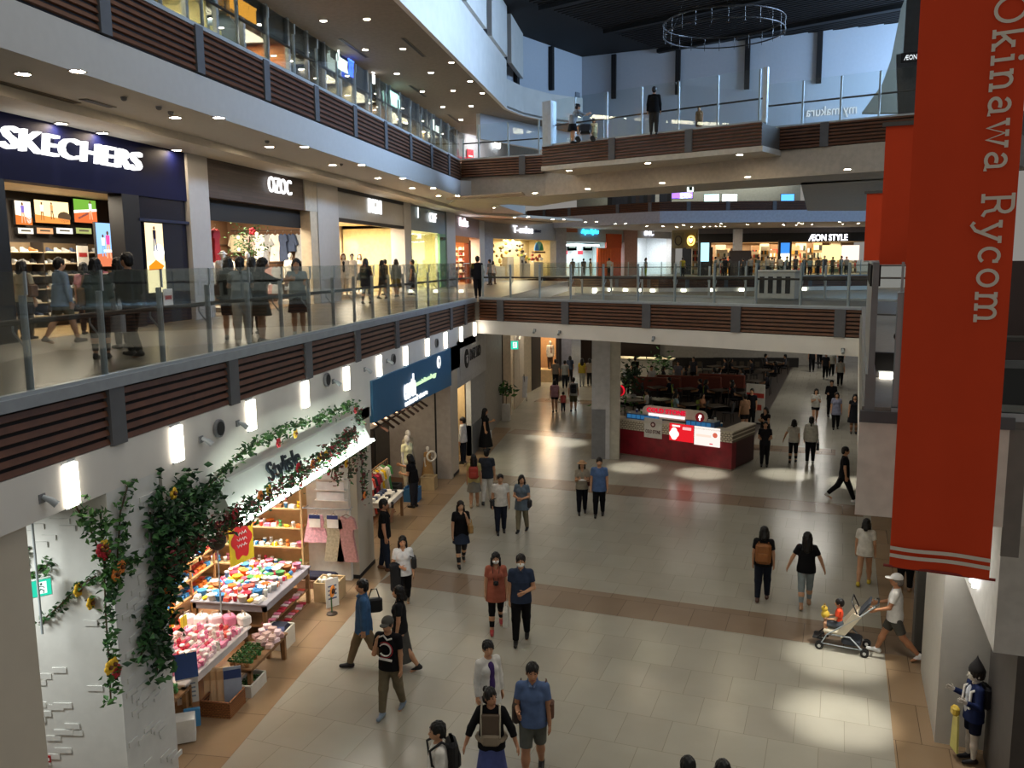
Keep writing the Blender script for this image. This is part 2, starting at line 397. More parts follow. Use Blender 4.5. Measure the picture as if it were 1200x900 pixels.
    hem = dict(tee=.475, polo=.47, tunic=.4, dress=.28, shirt=.465, jacket=.45, cardigan=.4, sweater=.47, vest=.49, longdress=.1).get(tk, .475)
    if len(top) > 2 and isinstance(top[2], float): hem = top[2]
    if sit: hem = .5
    if tk != 'none':
        f = torso(new(), g, .022)
        if not sit: f.cone((0, U((0, 0, hem))[1]*.5), hem+dz, .7+dz, (.111*W+g+max(0, .47-hem)*.22, .08+g+pl+max(0, .47-hem)*.25), (.086*W+g, .06+g+pl*.7), .03)
        for s, S, Ev, Wv, fa in AR:
            if slv > 0: f.cap(S, Ev, .037*W**.5, .034, .02, tmax=min(slv, 1.), cutb=slv < 1)
            if slv > 1: f.cap(Ev, Wv, .033, .026, .012, tmax=min(slv-1, 1.)*.97, cutb=True)
        nk = U((0, .012, .868)); f.cut_ell(nk, (.043, .05, .04))
        if tk in ('tee', 'tunic', 'dress', 'shirt') and fem: f.cut_ell(U((0, .06, .845)), (.03, .04, .045))
        if not sit: f.above(hem+dz+step)
        f.mesh({'tee': 't_shirt', 'polo': 'polo_shirt', 'sweater': 'sweater'}.get(tk, tk), P(tc_, .85, vary=.22, scale=9, spec=.2), root, h)
        if tk in ('cardigan', 'jacket') and len(top) > 2 and isinstance(top[2], str):     # the shirt showing in the open front
            f = new(); f.ell(U((0, .026, .725)), (.05, .066, .1), .01); f.ell(U((0, .028, .6)), (.05, .068, .14), .01); f.cut_ell(nk, (.04, .045, .036)); f.mesh('inner_shirt', P(top[2], .85, vary=.15), root, h)
        if tk in ('polo', 'shirt'):
            f = new(); 
            for s in (1, -1): f.cap(U((s*.034, -.02, .853)), U((s*.012, .055, .828)), .011, .011, .006)
            f.cap(U((-.03, -.036, .857)), U((.03, -.036, .857)), .011, .011, .006); f.mesh('collar', P(tc_, .8, vary=.1), root, h)
    bk_, bc = bot[0], bot[1]; bm = P(bc, .85, vary=.2, scale=8, spec=.2); f = None
    if bk_ in ('pants', 'leggings', 'shorts'):
        gw = {'pants': .011, 'leggings': .004, 'shorts': .014}[bk_]; tl = {'pants': 1.95, 'leggings': 1.82, 'shorts': bot[2] if len(bot) > 2 else .82}[bk_]
        f = new(); f.ell(U((0, -.004, .53)), (.093*W+gw, .07+gw+pl*.4, .07+gw), .02); f.ell(U((0, 0, .585)), (.086*W+gw*.6, .064+gw*.6+pl*.7, .05), .02); leg(f, gw*.7, gw, tl, .016)
        if not sit: f.below(.6+dz)
        f.mesh({'leggings': 'leggings', 'shorts': 'shorts'}.get(bk_, 'trousers'), bm, root, h)
    elif bk_ == 'skirt':
        zb = bot[2] if len(bot) > 2 else .3
        if sit: f = new(); f.ell(U((0, 0, .54)), (.11, .09, .08), .02); leg(f, .02, .02, .9)
        else:
            f = new(); f.cone((0, 0), zb+dz, .6+dz, (.115*W+(.55-zb)*.1, .1+(.55-zb)*.12), (.085*W, .07+pl), .01); f.ell(U((0, -.004, .53)), (.102*W, .082, .07), .02); f.above(zb+dz+step)
        f.mesh('skirt', bm, root, h)
    if len(bot) > 3:   # leggings below a skirt
        f = new(); leg(f, .004, .004, 1.85, .012); f.mesh('leggings', P(bot[3], .8, vary=.1), root, h)
    # ---- shoes
    if shoes:
        for s, a, b, c, hl in legs:
            f = new(); ft = np.array((0, math.cos(hl)*.1, -math.sin(hl)*.1)); p0 = c+np.array((0, -.026, -.02)); p1 = c+ft*.92+np.array((0, 0, -.026))
            f.cap(p0, p1, .026, .02, .01); f.cap(p0+np.array((0, .02, .02)), p0+ft*.6, .026, .02, .01)
            if not sit: f.above(max(0, c[2]-.046))
            f.mesh('shoe', P(shoes, .5, vary=.1), root, h)
    # ---- hair / hats
    hk, hc = hair[0], hair[1]; hm = P(hc, .45, vary=.35, scale=30, spec=.35)
    C0 = Hd((0, .006, .938))
    if hk != 'bald':
        f = new(); f.ell(Hd((0, -.003, .951)), (.0535*hs, .0635*hs, .063*hs), .0)
        f.cut_ell(Hd((0, .075*hs, .908)), (.043*hs, .055*hs, .055)); 
        if hk == 'short': f.ell(Hd((0, -.03, .915)), (.045*hs, .036*hs, .045), .012); f.F = np.maximum(f.F, (Hd((0, 0, .872))[2]-f.ax[2])[None, None, :].astype(np.float32))
        elif hk in ('long', 'bob', 'pony', 'bun'):
            zend = {'long': .755, 'bob': .845, 'pony': .87, 'bun': .87}[hk]
            f.ell(Hd((0, -.03, .905)), (.05*hs, .038*hs, .055), .015)
            if hk in ('long', 'bob'):
                f.cap(Hd((0, -.035, .91)), U((0, -.062, zend+.02)), .042, .034, .015)
                for s in (1, -1): f.cap(Hd((s*.034, -.02, .92)), U((s*.046, -.036, zend+.03)), .026, .022, .015); f.cap(Hd((s*.046, .008, .93)), U((s*.052, .01, max(zend, .8)+.01)), .017, .013, .01)
            if hk == 'pony': f.cap(Hd((0, -.065, .94)), U((0, -.085, .82)), .02, .012, .01)
            if hk == 'bun': f.ell(Hd((0, -.06, .975)), (.026, .026, .026), .008)
        f.F += (.0035*np.sin(f.ax[0]*170)[:, None, None]*np.sin(f.ax[1]*150+1)[None, :, None]+.0025*np.sin(f.ax[0]*310+f.ax[2].mean()*9)[:, None, None]*np.sin(f.ax[2]*90)[None, None, :]).astype(np.float32)
        f.mesh('hair', hm, root, h)
    if len(hair) > 2:  # a cap or hat
        kind, hcol = hair[2], hair[3]; f = new(); mt = P(hcol, .85, vary=.1)
        f.ell(Hd((0, 0, .958)), (.059*hs, .068*hs, .06*hs), 0); f.F = np.maximum(f.F, (Hd((0, 0, .955))[2]-f.ax[2])[None, None, :].astype(np.float32))
        if kind == 'cap': f.ell(Hd((0, .075*hs, .957)), (.045, .05, .009), .005)
        else: f.ell(Hd((0, 0, .957)), (.095, .1, .01), .006)
        f.mesh('cap' if kind == 'cap' else 'hat', mt, root, h)
    # ---- face
    if eyes and step < .009:
        mb = MB(); dk = P('17100c', .35, vary=0)
        for s in (1, -1):
            p = Hd((s*.0175*hs, .0585*hs, .94)); mb.ball(p*h, .0055*h, dk, 8, (1.35, .7, .7))
        mb.build('eyes', root)
        mb = MB()
        for s in (1, -1): mb.tube([Hd((s*.008*hs, .062*hs, .953))*h, Hd((s*.027*hs, .054*hs, .955))*h], .0022*h, P(hc if hk != 'bald' else '2a211c', .6), 5)
        mb.build('eyebrows', root)
        if not mask:
            mb = MB(); mb.tube([Hd((-.012, .0625*hs, .8885))*h, Hd((0, .0655*hs, .888))*h, Hd((.012, .0625*hs, .8885))*h], .0028*h, P('8c4a42', .5, vary=0), 6); mb.build('mouth', root)
    if mask:
        f = new(); f.ell(Hd((0, .032*hs, .905)), (.039*hs, .043*hs, .032), 0); f.F = np.maximum(f.F, -(f.ax[1]-C0[1]-.012)[None, :, None].astype(np.float32) if abs(math.cos(look)) > .9 else f.F*0-1)
        f.mesh('face_mask', P('e8e8e6', .8, vary=.03), root, h)
    root['_h'] = h
    return root
def loc2w(root, p):
    return root.location + Matrix.Rotation(root.rotation_euler.z, 3, 'Z') @ Vector(p)
def carry(root, mb_fn, name, label, cat, p, rz=0., group=None):
    """a bag or other thing carried by a person: its own top-level thing"""
    t = thing(name, label, cat, loc2w(root, p), root.rotation_euler.z+rz, group); mb_fn(t); return t
def shoulder_bag(root, label, col, side=1, z=.95, w=.28, hh=.24, cross=False, strapcol=None, name='shoulder_bag', x=None, y=-.02, strap_top=1.38):
    h = root['_h']
    def fn(t):
        mb = MB(); mb.box((0, 0, 0), (.11, w, hh), P(col, .6, vary=.2), bev=.03); mb.build('bag_body', t)
        mb = MB(); sx = -side*.2
        if cross: pts = [(0, -.08, hh*.5), (sx*.6, -.13, .25*h/1.65), (sx*1.6, -.03, strap_top*h/1.65-z), (sx*.7, .12, .2*h/1.65), (0, .08, hh*.5)]
        else: pts = [(0, -w*.35, hh*.4), (-side*.06, -.05, strap_top*h/1.65-z), (-side*.06, .04, strap_top*h/1.65-z), (0, w*.35, hh*.4)]
        mb.tube(pts, .012, P(strapcol or col, .6), 6); mb.build('strap', t)
    return carry(root, fn, name, label, 'bag', (side*(x if x is not None else .22), y, z))
def backpack(root, label, col, z=1.17, y=-.17, w=.3, hh=.4):
    def fn(t):
        mb = MB(); mb.box((0, 0, 0), (w, .13, hh), P(col, .7, vary=.2), bev=.05); mb.build('pack_body', t)
        mb = MB(); mb.box((0, -.075, -hh*.15), (w*.7, .05, hh*.45), P(col, .7, vary=.2), bev=.02); mb.build('front_pocket', t)
        for s in (1, -1):
            mb = MB(); mb.tube([(s*.09, .06, hh*.4), (s*.1, .14, hh*.55), (s*.12, .29, hh*.35), (s*.13, .27, -.05), (s*.14, .07, -hh*.4)], .017, P(col, .7), 6); mb.build('shoulder_strap', t)
    return carry(root, fn, 'backpack', label, 'bag', (0, y, z))
def hand_bag(root, label, col, side=1, z=.55, y=.06, w=.3, hh=.3, name='tote_bag', x=.24, d=.1):
    def fn(t):
        mb = MB(); m = P(col, .7, vary=.2); mb.prism([(-d/2, -w*.42), (d/2, -w*.42), (d/2, w*.42), (-d/2, w*.42)], 0, .02, m); mb.box((0, 0, hh/2), (d, w, hh), m, bev=.02); mb.build('bag_body', t)
        mb = MB()
        for s in (1, -1): mb.tube([(s*d*.3, -w*.25, hh*.97), (s*d*.2, -w*.1, hh+.12), (s*d*.2, w*.1, hh+.12), (s*d*.3, w*.25, hh*.97)], .008, P(col, .7), 6)
        mb.build('handles', t)
    return carry(root, fn, name, label, 'bag', (side*x, y, z))
# ---------------------------------------------------------------- the building
WHITE = P('dcd8d0', .75, vary=.06, scale=1.5); WARMW = P('c4baa8', .75, vary=.06, scale=1.5); GREY = P('77797c', .5, vary=.08)
UPR = P('55565a', .55, vary=.08); CEIL = P('b5ab9b', .85, vary=.04, scale=1.); WOOD = P('60391f', .55, vary=.3, scale=4); WOODBK = P('140c09', .7)
STEEL = P('a3abaf', .4, metal=.1, vary=.05); DARK = P('141416', .6); HAND = P('3a322c', .5); GL = glass('f8fbfa', .5)
ET = Vector((math.cos(math.radians(-11.4)), math.sin(math.radians(-11.4)), 0)); EL = Vector((-ET.y, ET.x, 0))   # tile grid axes
BD = Vector((.867, -.498, 0)); BN = Vector((.498, .867, 0))                                                     # bridge axes (along, away)
TILE = planks('a29e90', '9c978a', .72, .9, math.radians(11.4), .22, .005, '847d6f', spec=.5)
TILEB = planks('8b7865', '7d6a57', .72, .9, math.radians(11.4), .25, .006, '54483c', spec=.5)
mb = MB(); mb.prism([(-7.5, -3), (16, -3), (30, 80), (-7.5, 80)], -.25, 0, TILE); struct(mb.build('floor'))
mb = MB(); mb.prism([(-20, -3), (-7.5, -3), (-7.5, 80), (-20, 80)], -.25, 0, planks('6b4a30', '7a5638', 1.2, .15, 0, .35, .002, '3a2618')); struct(mb.build('floor'))
n_trim = [0]
def trim(mb, loc=None, rz=0.):
    n_trim[0] += 1; o = mb.build('trim_%d' % n_trim[0], None, loc, rz); return struct(o)
mb = MB(); mb.prism([(-7.6, -3), (-6.08, -3), (-6.08, 36), (-7.6, 36)], .0, .003, planks('9b8266', '8d7559', 1.2, 1.2, 0, .25, .006, '5b4a39')); trim(mb)
a0, a1 = at(1050, 900), at(1037, 770); d = (a1-a0).normalized(); e = Vector((d.y, -d.x, 0))
mb = MB(); mb.prism([(a0-d*12)[:2], (a0+d*14)[:2], (a0+d*14+e*2.2)[:2], (a0-d*12+e*2.2)[:2]], 0, .003, planks('9b8266', '8d7559', .72, 1.2, math.radians(11.4), .25, .006, '5b4a39')); trim(mb)
def strip(pu, pl):
    a, b = at(*pu), at(*pl); w = (a-b).dot(EL); q = [b-ET*((b.x+6.08)/ET.x), b+ET*(5.2-b.x)/ET.x*1.15]
    mb = MB(); mb.prism([q[0][:2], q[1][:2], (q[1]+EL*w)[:2], (q[0]+EL*w)[:2]], .0, .004, TILEB); trim(mb)
strip((760, 701), (760, 727)); strip((800, 575), (800, 587)); strip((640, 505), (640, 511)); strip((960, 483), (960, 488))
def fascia(p0, p1, zb, zt, marks, face, t=.1, nsl=7, m=WOOD):
    """slatted wood fascia along p0-p1, grey uprights at the distances in marks; one mesh a bay"""
    p0 = Vector(p0); p1 = Vector(p1); L = (p1-p0).length; d = (p1-p0)/L; rz = math.atan2(d.y, d.x); ed = [0]+list(marks)+[L]
    for i in range(len(ed)-1):
        a, b = ed[i], ed[i+1]; mb = MB(); ln = b-a
        mb.b2((0, face*.04, zb), (ln, face*t, zt), WOODBK); sh = (zt-zb)/nsl
        for k in range(nsl): z = zb+sh*(k+.5); mb.box((ln/2, -face*0.0+face*.02, z), (ln, .045, sh*.62), m, rx=-face*.35)
        trim(mb, p0+d*a, rz)
    for a in marks:
        mb = MB(); mb.box((0, face*.0, (zb+zt)/2), (.3, .09, zt-zb-.004), UPR); trim(mb, p0+d*a, rz)
# left gallery, second floor
Z2, Z3 = 5.7, 11.9
XF, XS = -6.6, -12.4
SHOPS = 66
mb = MB(); mb.prism([(XF-.15, -2), (XF-.15, 31.1), (XF+.25, 31.3), (XF+.4, 62), (XS-9, 78), (XS-9, -2)], 5.02, Z2, P('70695d', .3, vary=.05)); struct(mb.build('floor'))
fascia((XF, -1.5, 0), (XF, 31.25, 0), 4.98, 5.8, [2.0, 5.0, 8.0, 11.0, 14.0, 17.0, 19.8, 22.8, 25.8, 28.8, 31.0], 1)
mb = MB(); mb.b2((XF-.12, -2, 5.7), (XF+.06, 31.3, 5.83), P('8e949a', .4)); trim(mb)
def glass_rail(p0, p1, z, posts, label, inward, hgt=1.33, top=.25, group='glass balustrades', hand=.78, name='glass_railing'):
    p0 = Vector(p0); p1 = Vector(p1); L = (p1-p0).length; d = (p1-p0)/L; rz = math.atan2(d.y, d.x)
    t = thing(name, label, 'railing', (p0.x, p0.y, z), rz, group); ps = sorted(posts); ed = [0]+ps+[L]
    for i in range(len(ed)-1):
        if ed[i+1]-ed[i] > .1:
            mb = MB(); mb.b2((ed[i]+.012, -.006, .05), (ed[i+1]-.012, .006, hgt), GL); mb.build('glass_panel', t)
    for a in ps:
        mb = MB(); mb.b2((a-.035, -.03+inward*.05, -.02), (a+.035, .03+inward*.05, hgt-top), STEEL, bev=.01); mb.b2((a-.012, -.012, hgt-top), (a+.012, .012, hgt), STEEL)
        po = mb.build('post', t)
        mb = MB(); mb.tube([(a, inward*.06, hand-.28), (a, inward*.2, hand-.1), (a, inward*.2, hand-.02)], .012, STEEL, 6); mb.build('bracket', po)
    mb = MB(); mb.b2((0, inward*.2-.03, hand-.03), (L, inward*.2+.03, hand+.03), HAND, bev=.015); mb.build('handrail', t)
    mb = MB(); mb.b2((0, -.04, -.02), (L, .04, .06), STEEL); mb.build('base_rail', t)
    return t
POSTS = [9.68+1.28*k for k in range(-4, 17)]
glass_rail((XF-.02, 3, 0), (XF-.02, 31.2, 0), 5.81, [y-3-1.5+0.0 for y in [9.68+1.28*k for k in range(-2, 17)] if 0 < y-4.5 < 28], 'long glass balustrade with steel posts along the second-floor walkway by the shoe shop', 1)
# white beam below the fascia, left
mb = MB(); mb.b2((XF-.5, -2, 4.45), (XF+.02, 8.52, 5.0), WHITE); struct(mb.build('wall_left'))
mb = MB(); mb.b2((XF-.45, 8.52, 4.43), (XF, 10.4, 5.0), WHITE); mb.b2((XF-.5, 10.4, 3.0), (XF, 11.75, 5.0), WHITE)
mb.b2((XF-.5, 11.75, 3.85), (XF, 18.05, 5.0), WHITE); mb.b2((XF-.5, 18.05, 3.6), (XF, 31.25, 5.0), WHITE); struct(mb.build('wall_left'))
# brick pillar (lattice of raised bricks on a white wall): front face at x=XF, near face turned towards the viewer
WB = P('d2d2cd', .7, vary=.05)
def bricks(mb, n, u0, u1, z0, z1, put, seed):
    r = random.Random(seed)
    for _ in range(n):
        u = r.uniform(u0, u1-.3); z = r.uniform(z0, z1)
        for j in range(r.randint(1, 3)):
            w = r.uniform(.16, .26); uu = min(u+j*.13+r.uniform(-.05, .05), u1-w/2-.02); put(mb, uu, z-j*.085, w)
mb = MB(); mb.b2((XF-1.0, 9.2, 0), (XF, 10.32, 4.43), WB); mb.b2((XF-.3, 9.2, 4.43), (XF-.02, 10.4, 4.5), WB)
bricks(mb, 42, 9.25, 10.3, .3, 4.2, lambda m, u, z, w: m.box((XF+.002+.008*((u*37.7+z*91.3) % 1), u+w/2, z), (.022, w, .07), WB), 3); struct(mb.build('wall_left'))
# near recess: white brick wall seen past the pillar, angled
q0 = Vector((XF-.02, 9.2, 0)); q1 = q0+Vector((-.93, -.12, 0))*2.6
dq = (q1-q0).normalized(); rzq = math.atan2(dq.y, dq.x)
mb = MB(); mb.M = Matrix.Translation(q0) @ Matrix.Rotation(rzq, 4, 'Z'); mb.b2((0.0, -.3, 0), (2.6, 0, 4.45), WB)
bricks(mb, 48, .05, 2.4, .2, 4.2, lambda m, u, z, w: m.box((u+w/2, .002+.008*((u*37.7+z*91.3) % 1), z), (w, .022, .07), WB), 5); struct(mb.build('wall_left'))
mb = MB(); mb.b2((XF-.5, 3, 0), (XF-.05, 7.9, 4.45), WARMW); struct(mb.build('wall_left'))
mb = MB(); mb.b2((-9.6, 7.5, 4.3), (XF-.5, 9.4, 4.6), WB); struct(mb.build('ceiling'))
# grey column between the two shops + its black foot
mb = MB(); mb.b2((-7.6, 17.95, 0), (XF, 19.0, 3.85), WARMW); struct(mb.build('wall_left'))
mb = MB(); mb.b2((-7.62, 17.93, 0), (XF+.012, 19.02, .09), DARK); struct(mb.build('baseboard_left'))
# ground floor shop shells -----------------------------------------------------
def shell(x0, x1, y0, y1, z0, z1, wallm, ceilm, back=True, near=True, far=True, t=.1, floorm=None):
    """open-fronted shop box: x0 back, x1 front"""
    if back: mb = MB(); mb.b2((x0-t, y0-t, z0), (x0, y1+t, z1), wallm); struct(mb.build('wall_back'))
    if near: mb = MB(); mb.b2((x0, y0-t, z0), (x1, y0, z1), wallm); struct(mb.build('wall_near'))
    if far: mb = MB(); mb.b2((x0, y1, z0), (x1, y1+t, z1), wallm); struct(mb.build('wall_far'))
    if ceilm: mb = MB(); mb.b2((x0-t, y0-t, z1), (x1, y1+t, z1+.08), ceilm); struct(mb.build('ceiling'))
    if floorm: mb = MB(); mb.b2((x0, y0, z0), (x1, y1, z0+.012), floorm); struct(mb.build('floor'))
shell(-11.5, XF-.5, 10.4, 17.95, 0, 3.6, P('c8b79c', .7), P('d8d2c4', .8))
shell(-11.5, XF-.5, 19.1, 27.05, 0, 3.7, P('b49a78', .7), P('cfc6b4', .8), far=False)
mb = MB(); mb.b2((-11.5, 27.05, 0), (XF-.003, 27.25, 3.6), P('a8a097', .6)); mb.b2((XF-.2, 27.1, 0), (XF, 28.1, 4.4), WARMW); struct(mb.build('wall_far'))
mb = MB(); mb.box((-7.12, 27.04, 1.65), (.05, .03, 3.3), DARK); mb.b2((XF-.19, 27.3, 0), (XF+.01, 28.12, .1), DARK); trim(mb)
# next shop beyond: white sign wall, lit opening, grey panels
mb = MB(); mb.b2((XF-.25, 28.1, 2.9), (XF, 33.2, 4.5), P('b9b9b9', .6)); mb.b2((XF-.25, 30.5, 0), (XF-.06, 33.2, 2.9), P('a9a9a7', .6)); mb.b2((XF-.25, 30.5, 0), (XF-.04, 33.2, 1.15), P('6f7375', .6))
struct(mb.build('wall_left'))
shell(-10.5, XF-.3, 28.2, 30.5, 0, 3.0, P('b99d72', .7), P('c8c0b0', .8))
gp0, gp1 = Vector((-6.75, 33.2, 0)), Vector((-7.0, 38.6, 0))
mb = MB(); mb.prism([(-6.7, 33.2), (-6.95, 38.7), (-7.3, 38.7), (-7.3, 33.2)], 0, 4.6, P('a6a39c', .6)); struct(mb.build('wall_left'))
mb = MB(); mb.b2((-7.02, 38.7, 0), (-6.92, 38.82, 4.6), P('2a211c', .6)); trim(mb)
def wallseg(p, q, z0, z1, m, t=.15, nm='wall_left'):
    p = Vector((p[0], p[1], 0)); q = Vector((q[0], q[1], 0)); d = q-p; L = d.length; mb = MB()
    mb.b2((0, 0, z0), (L, t, z1), m); return struct(mb.build(nm, None, p, math.atan2(d.y, d.x)))
# far ground shops along the left corridor
wallseg((-6.95, 38.82), (-6.62, 39.2), 0, 4.6, P('c9b8a0', .6)); wallseg((-8.5, 40.2), (-6.7, 46.5), 0, 4.6, P('d0bfa4', .6)); wallseg((-6.7, 46.6), (-6.45, 48.6), 0, 4.6, P('30221b', .6))
wallseg((-7.4, 51.8), (-5.5, 51.3), 0, 4.6, P('d0a070', .6)); wallseg((-5.62, 50.3), (-5.52, 51.3), 0, 4.6, P('2a1712', .6)); wallseg((-5.5, 50.9), (-4.9, 50.9), 0, 4.6, P('8e8c94', .6))
wallseg((-4.9, 57.5), (.4, 57.5), 0, 4.6, P('20140f', .7))
mb = MB(); mb.prism([(-12, 33), (-7.2, 33), (-7.2, 39), (-4, 60), (-12, 60)], 4.5, 4.62, CEIL); struct(mb.build('ceiling'))
# bridge at second floor
B0 = Vector((-6.45, 31.23, 0)); BL = 13.95; B1 = B0+BD*BL; BW = 7.0
def quadprism(a, b, w, z0, z1, m, name): 
    q = [a, b, b+BN*w, a+BN*w]; mb = MB(); mb.prism([v[:2] for v in q], z0, z1, m); return struct(mb.build(name))
quadprism(B0+BN*.03-BD*.2, B1, BW, 4.52, 5.02, WHITE, 'wall_bridge'); quadprism(B0+BN*.06-BD*.2, B1+BN*.03+BD*8, BW-.1, 5.02, Z2, P('4c4a46', .4), 'floor')
fascia(B0, B1, 5.02, 5.8, [1.05, 3.95, 7.15, 10.2, 13.25], 1)
mb = MB(); mb.b2((0, -.03, 5.79), (BL, .15, 5.84), P('8e949a', .4)); trim(mb, B0, math.atan2(BD.y, BD.x))
glass_rail(B0+BN*.06, B1+BN*.06, 5.82, [.1+1.33*k for k in range(11) if .1+1.33*k < BL], 'near glass balustrade on the footbridge, above its wooden slat front', 1, 1.25, .0)
Rb = B0+BN*(BW-.1)
glass_rail(Rb-BD*.5, Rb+BD*16, 5.72, [.4+1.5*k for k in range(11)], 'rear glass balustrade on the far side of the footbridge', -1, 1.2, .0)
# bridge soffit continues as the ground-floor ceiling of the food court beyond
mb = MB(); mb.prism([(-4.5, 38.2), (30, 18.5), (34, 75), (-4.5, 75)], 4.55, 4.7, P('8a857c', .85)); struct(mb.build('ceiling'))
# free-standing pillar on the ground floor
mb = MB(); mb.b2((-2.2, 30.55, 0), (-1.55, 31.2, 4.55), P('b5b6b8', .5)); mb.b2((-2.205, 30.545, .0), (-1.7, 30.6, 1.85), P('77797c', .5)); mb.b2((-1.55, 30.6, 0), (-1.2, 31.25, 4.55), P('b0ad9f', .6)); struct(mb.build('wall_pillar'))
# right side: slab, white edge, rail
R0 = Vector((5.5, 24.4, 0))
q = deep(1007, 540, 9); ra = Vector((q.x, q.y, 0)); rd = (R0-ra).normalized()
mb = MB(); mb.prism([ra[:2], (ra+ET*6)[:2], (R0+ET*9)[:2], R0[:2]], 4.52, 5.02, WHITE); struct(mb.build('wall_right'))
mb = MB(); mb.prism([ra[:2], (ra+ET*6)[:2], (R0+ET*9)[:2], R0[:2]], 5.02, 5.66, P('7a7872', .6)); struct(mb.build('floor'))
mb = MB(); mb.M = Matrix.Translation(ra) @ Matrix.Rotation(math.atan2(ET.y, ET.x), 4, 'Z'); mb.b2((-.02, -.03, 4.5), (1.36, .0, 5.5), P('e2ddd2', .7)); mb.b2((-.02, -.05, 5.5), (1.4, .05, 5.62), P('55575a', .5)); mb.b2((1.36, -.03, 4.2), (1.52, 0, 5.5), P('77746e', .7)); struct(mb.build('wall_right'))
# grey parapet running away on the right, steel post and dark panel behind it
mb = MB(); mb.M = Matrix.Translation(ra+ET*.02) @ Matrix.Rotation(math.atan2(rd.y, rd.x), 4, 'Z'); mb.b2((.0, -.1, 5.5), (13, 0, 6.0), P('7c7f80', .5)); mb.b2((.0, -.08, 6.0), (5, -.02, 7.15), P('7c8082', .4))
for k in range(5): mb.b2((.2+k*.7, -.1, 6.9), (.5+k*.7, .0, 7.12), DARK)
struct(mb.build('wall_right'))
mb = MB(); mb.M = Matrix.Translation(ra+ET*.26+EL*.05) @ Matrix.Rotation(math.atan2(ET.y, ET.x), 4, 'Z')
mb.b2((.22, .5, 5.6), (3, .55, 6.1), DARK); mb.b2((.22, .5, 6.1), (3, .55, 7.15), P('3a1812', .5)); mb.b2((.2, .45, 6.05), (3, .56, 6.13), P('6f7173', .5)); struct(mb.build('wall_right'))
glass_rail(ra+ET*.28+EL*.02, ra+ET*3.5+EL*.02, 5.6, [.04, .95, 1.35, 2.6], 'short glass balustrade behind the big red banner', 1, 1.55, .3)
# right ground-floor frontage
f0 = at(1095, 870); f0.z = 0
def right(u, v, z=0.): return f0+EL*u+ET*v+Vector((0, 0, z))
rr = math.atan2(EL.y, EL.x)
RW = P('bdb9b0', .6, vary=.05)
def rbox(mb, u0, u1, v0, v1, z0, z1, m): mb.b2((u0, -v1, z0), (u1, -v0, z1), m)
mb = MB(); mb.M = Matrix.Translation(f0) @ Matrix.Rotation(rr, 4, 'Z'); rbox(mb, .0, 2.4, 0, 3, 0, 4.5, RW); rbox(mb, -2.5, .0, .25, .6, 2.6, 4.5, P('c9c7c2', .6)); rbox(mb, -2.5, 0, 2.0, 2.1, 0, 4.5, RW); struct(mb.build('wall_right'))
mb = MB(); mb.M = Matrix.Translation(f0) @ Matrix.Rotation(rr, 4, 'Z'); rbox(mb, -1.9, -.16, .62, 1.4, 0, 4.5, P('4d4845', .6)); struct(mb.build('wall_right'))
mb = MB(); g1 = at(1070, 766); mb.M = Matrix.Translation((g1.x, g1.y, 0)) @ Matrix.Rotation(math.atan2(ET.y, ET.x), 4, 'Z'); mb.b2((0, 0, .06), (.6, .45, 2.5), P('4a4742', .5), bev=.02); mb.b2((.02, .02, 0), (.58, .43, .06), DARK)
tag(mb.build('display_cabinet'), 'dark grey boxy cabinet standing by the white shop front under the banner', 'cabinet')
mb = MB(); mb.M = Matrix.Translation((g1.x, g1.y, 0)) @ Matrix.Rotation(math.atan2(EL.y, EL.x), 4, 'Z'); mb.b2((.5, -1.2, 0), (9, -1.1, 4.5), P('cdbb95', .6)); struct(mb.build('wall_right'))
# ceilings above: third floor slab on the left -------------------------------
X3 = -9.3
mb = MB(); mb.prism([(X3, -2), (X3, 41), (X3+.6, 41.5), (X3+.6, 58), (-26, 80), (-26, -2)], 10.3, 11.05, P('bcbcba', .75, vary=.03)); struct(mb.build('ceiling'))
mb = MB(); mb.prism([(XS+1.2, -2), (XS+1.2, 54), (-5.5, 66), (-26, 84), (-26, -2)], 10.12, 10.298, P('d8d1c3', .75, vary=.05)); struct(mb.build('ceiling'))
mb = MB(); mb.prism([(X3-.15, -2), (X3-.15, 41.2), (-26, 80), (-26, -2)], 11.06, Z3, P('8a8378', .5)); struct(mb.build('floor'))
fascia((X3, -1.3, 0), (X3, 41.2, 0), 11.08, 12.02, [3.1*k+2.8 for k in range(13)], 1)
glass_rail((X3-.02, 2, 0), (X3-.02, 41, 0), 12.0, [1.4+1.55*k for k in range(26)], 'glass balustrade along the third-floor gallery', 1)
# 3F ceiling and the blue-white edge band above
mb = MB(); q = [(-8.6, -2), (-8.6, 50.5), (-8.0, 53), (-6.6, 55.6), (-4.8, 57.5), (-4.5, 62.5), (-28, 75), (-28, -2)]
mb.prism(q, 15.98, 16.1, P('8d8275', .85)); struct(mb.build('ceiling'))
mb = MB()
pts = [(-8.6, -2), (-8.6, 50.5), (-8.0, 53), (-6.6, 55.6), (-4.8, 57.5)]
for (xa, ya), (xb, yb) in zip(pts[:-1], pts[1:]):
    d = Vector((xb-xa, yb-ya, 0)); L = d.length; mb.M = Matrix.Translation((xa, ya, 0)) @ Matrix.Rotation(math.atan2(d.y, d.x), 4, 'Z'); mb.b2((0, 0, 15.9), (L, .2, 18.6 if xa < -8.5 and yb < 51 else 17.6), WHITE)
mb.M = Matrix(); struct(mb.build('wall_left'))
mb = MB()
for k in range(9): mb.b2((-8.65, 3.0+6*k, 18.6), (-8.4, 7.6+6*k, 22), WHITE)
mb.b2((-8.9, -2, 18.6), (-8.66, 52, 22), P('1c1614', .7)); struct(mb.build('wall_left'))
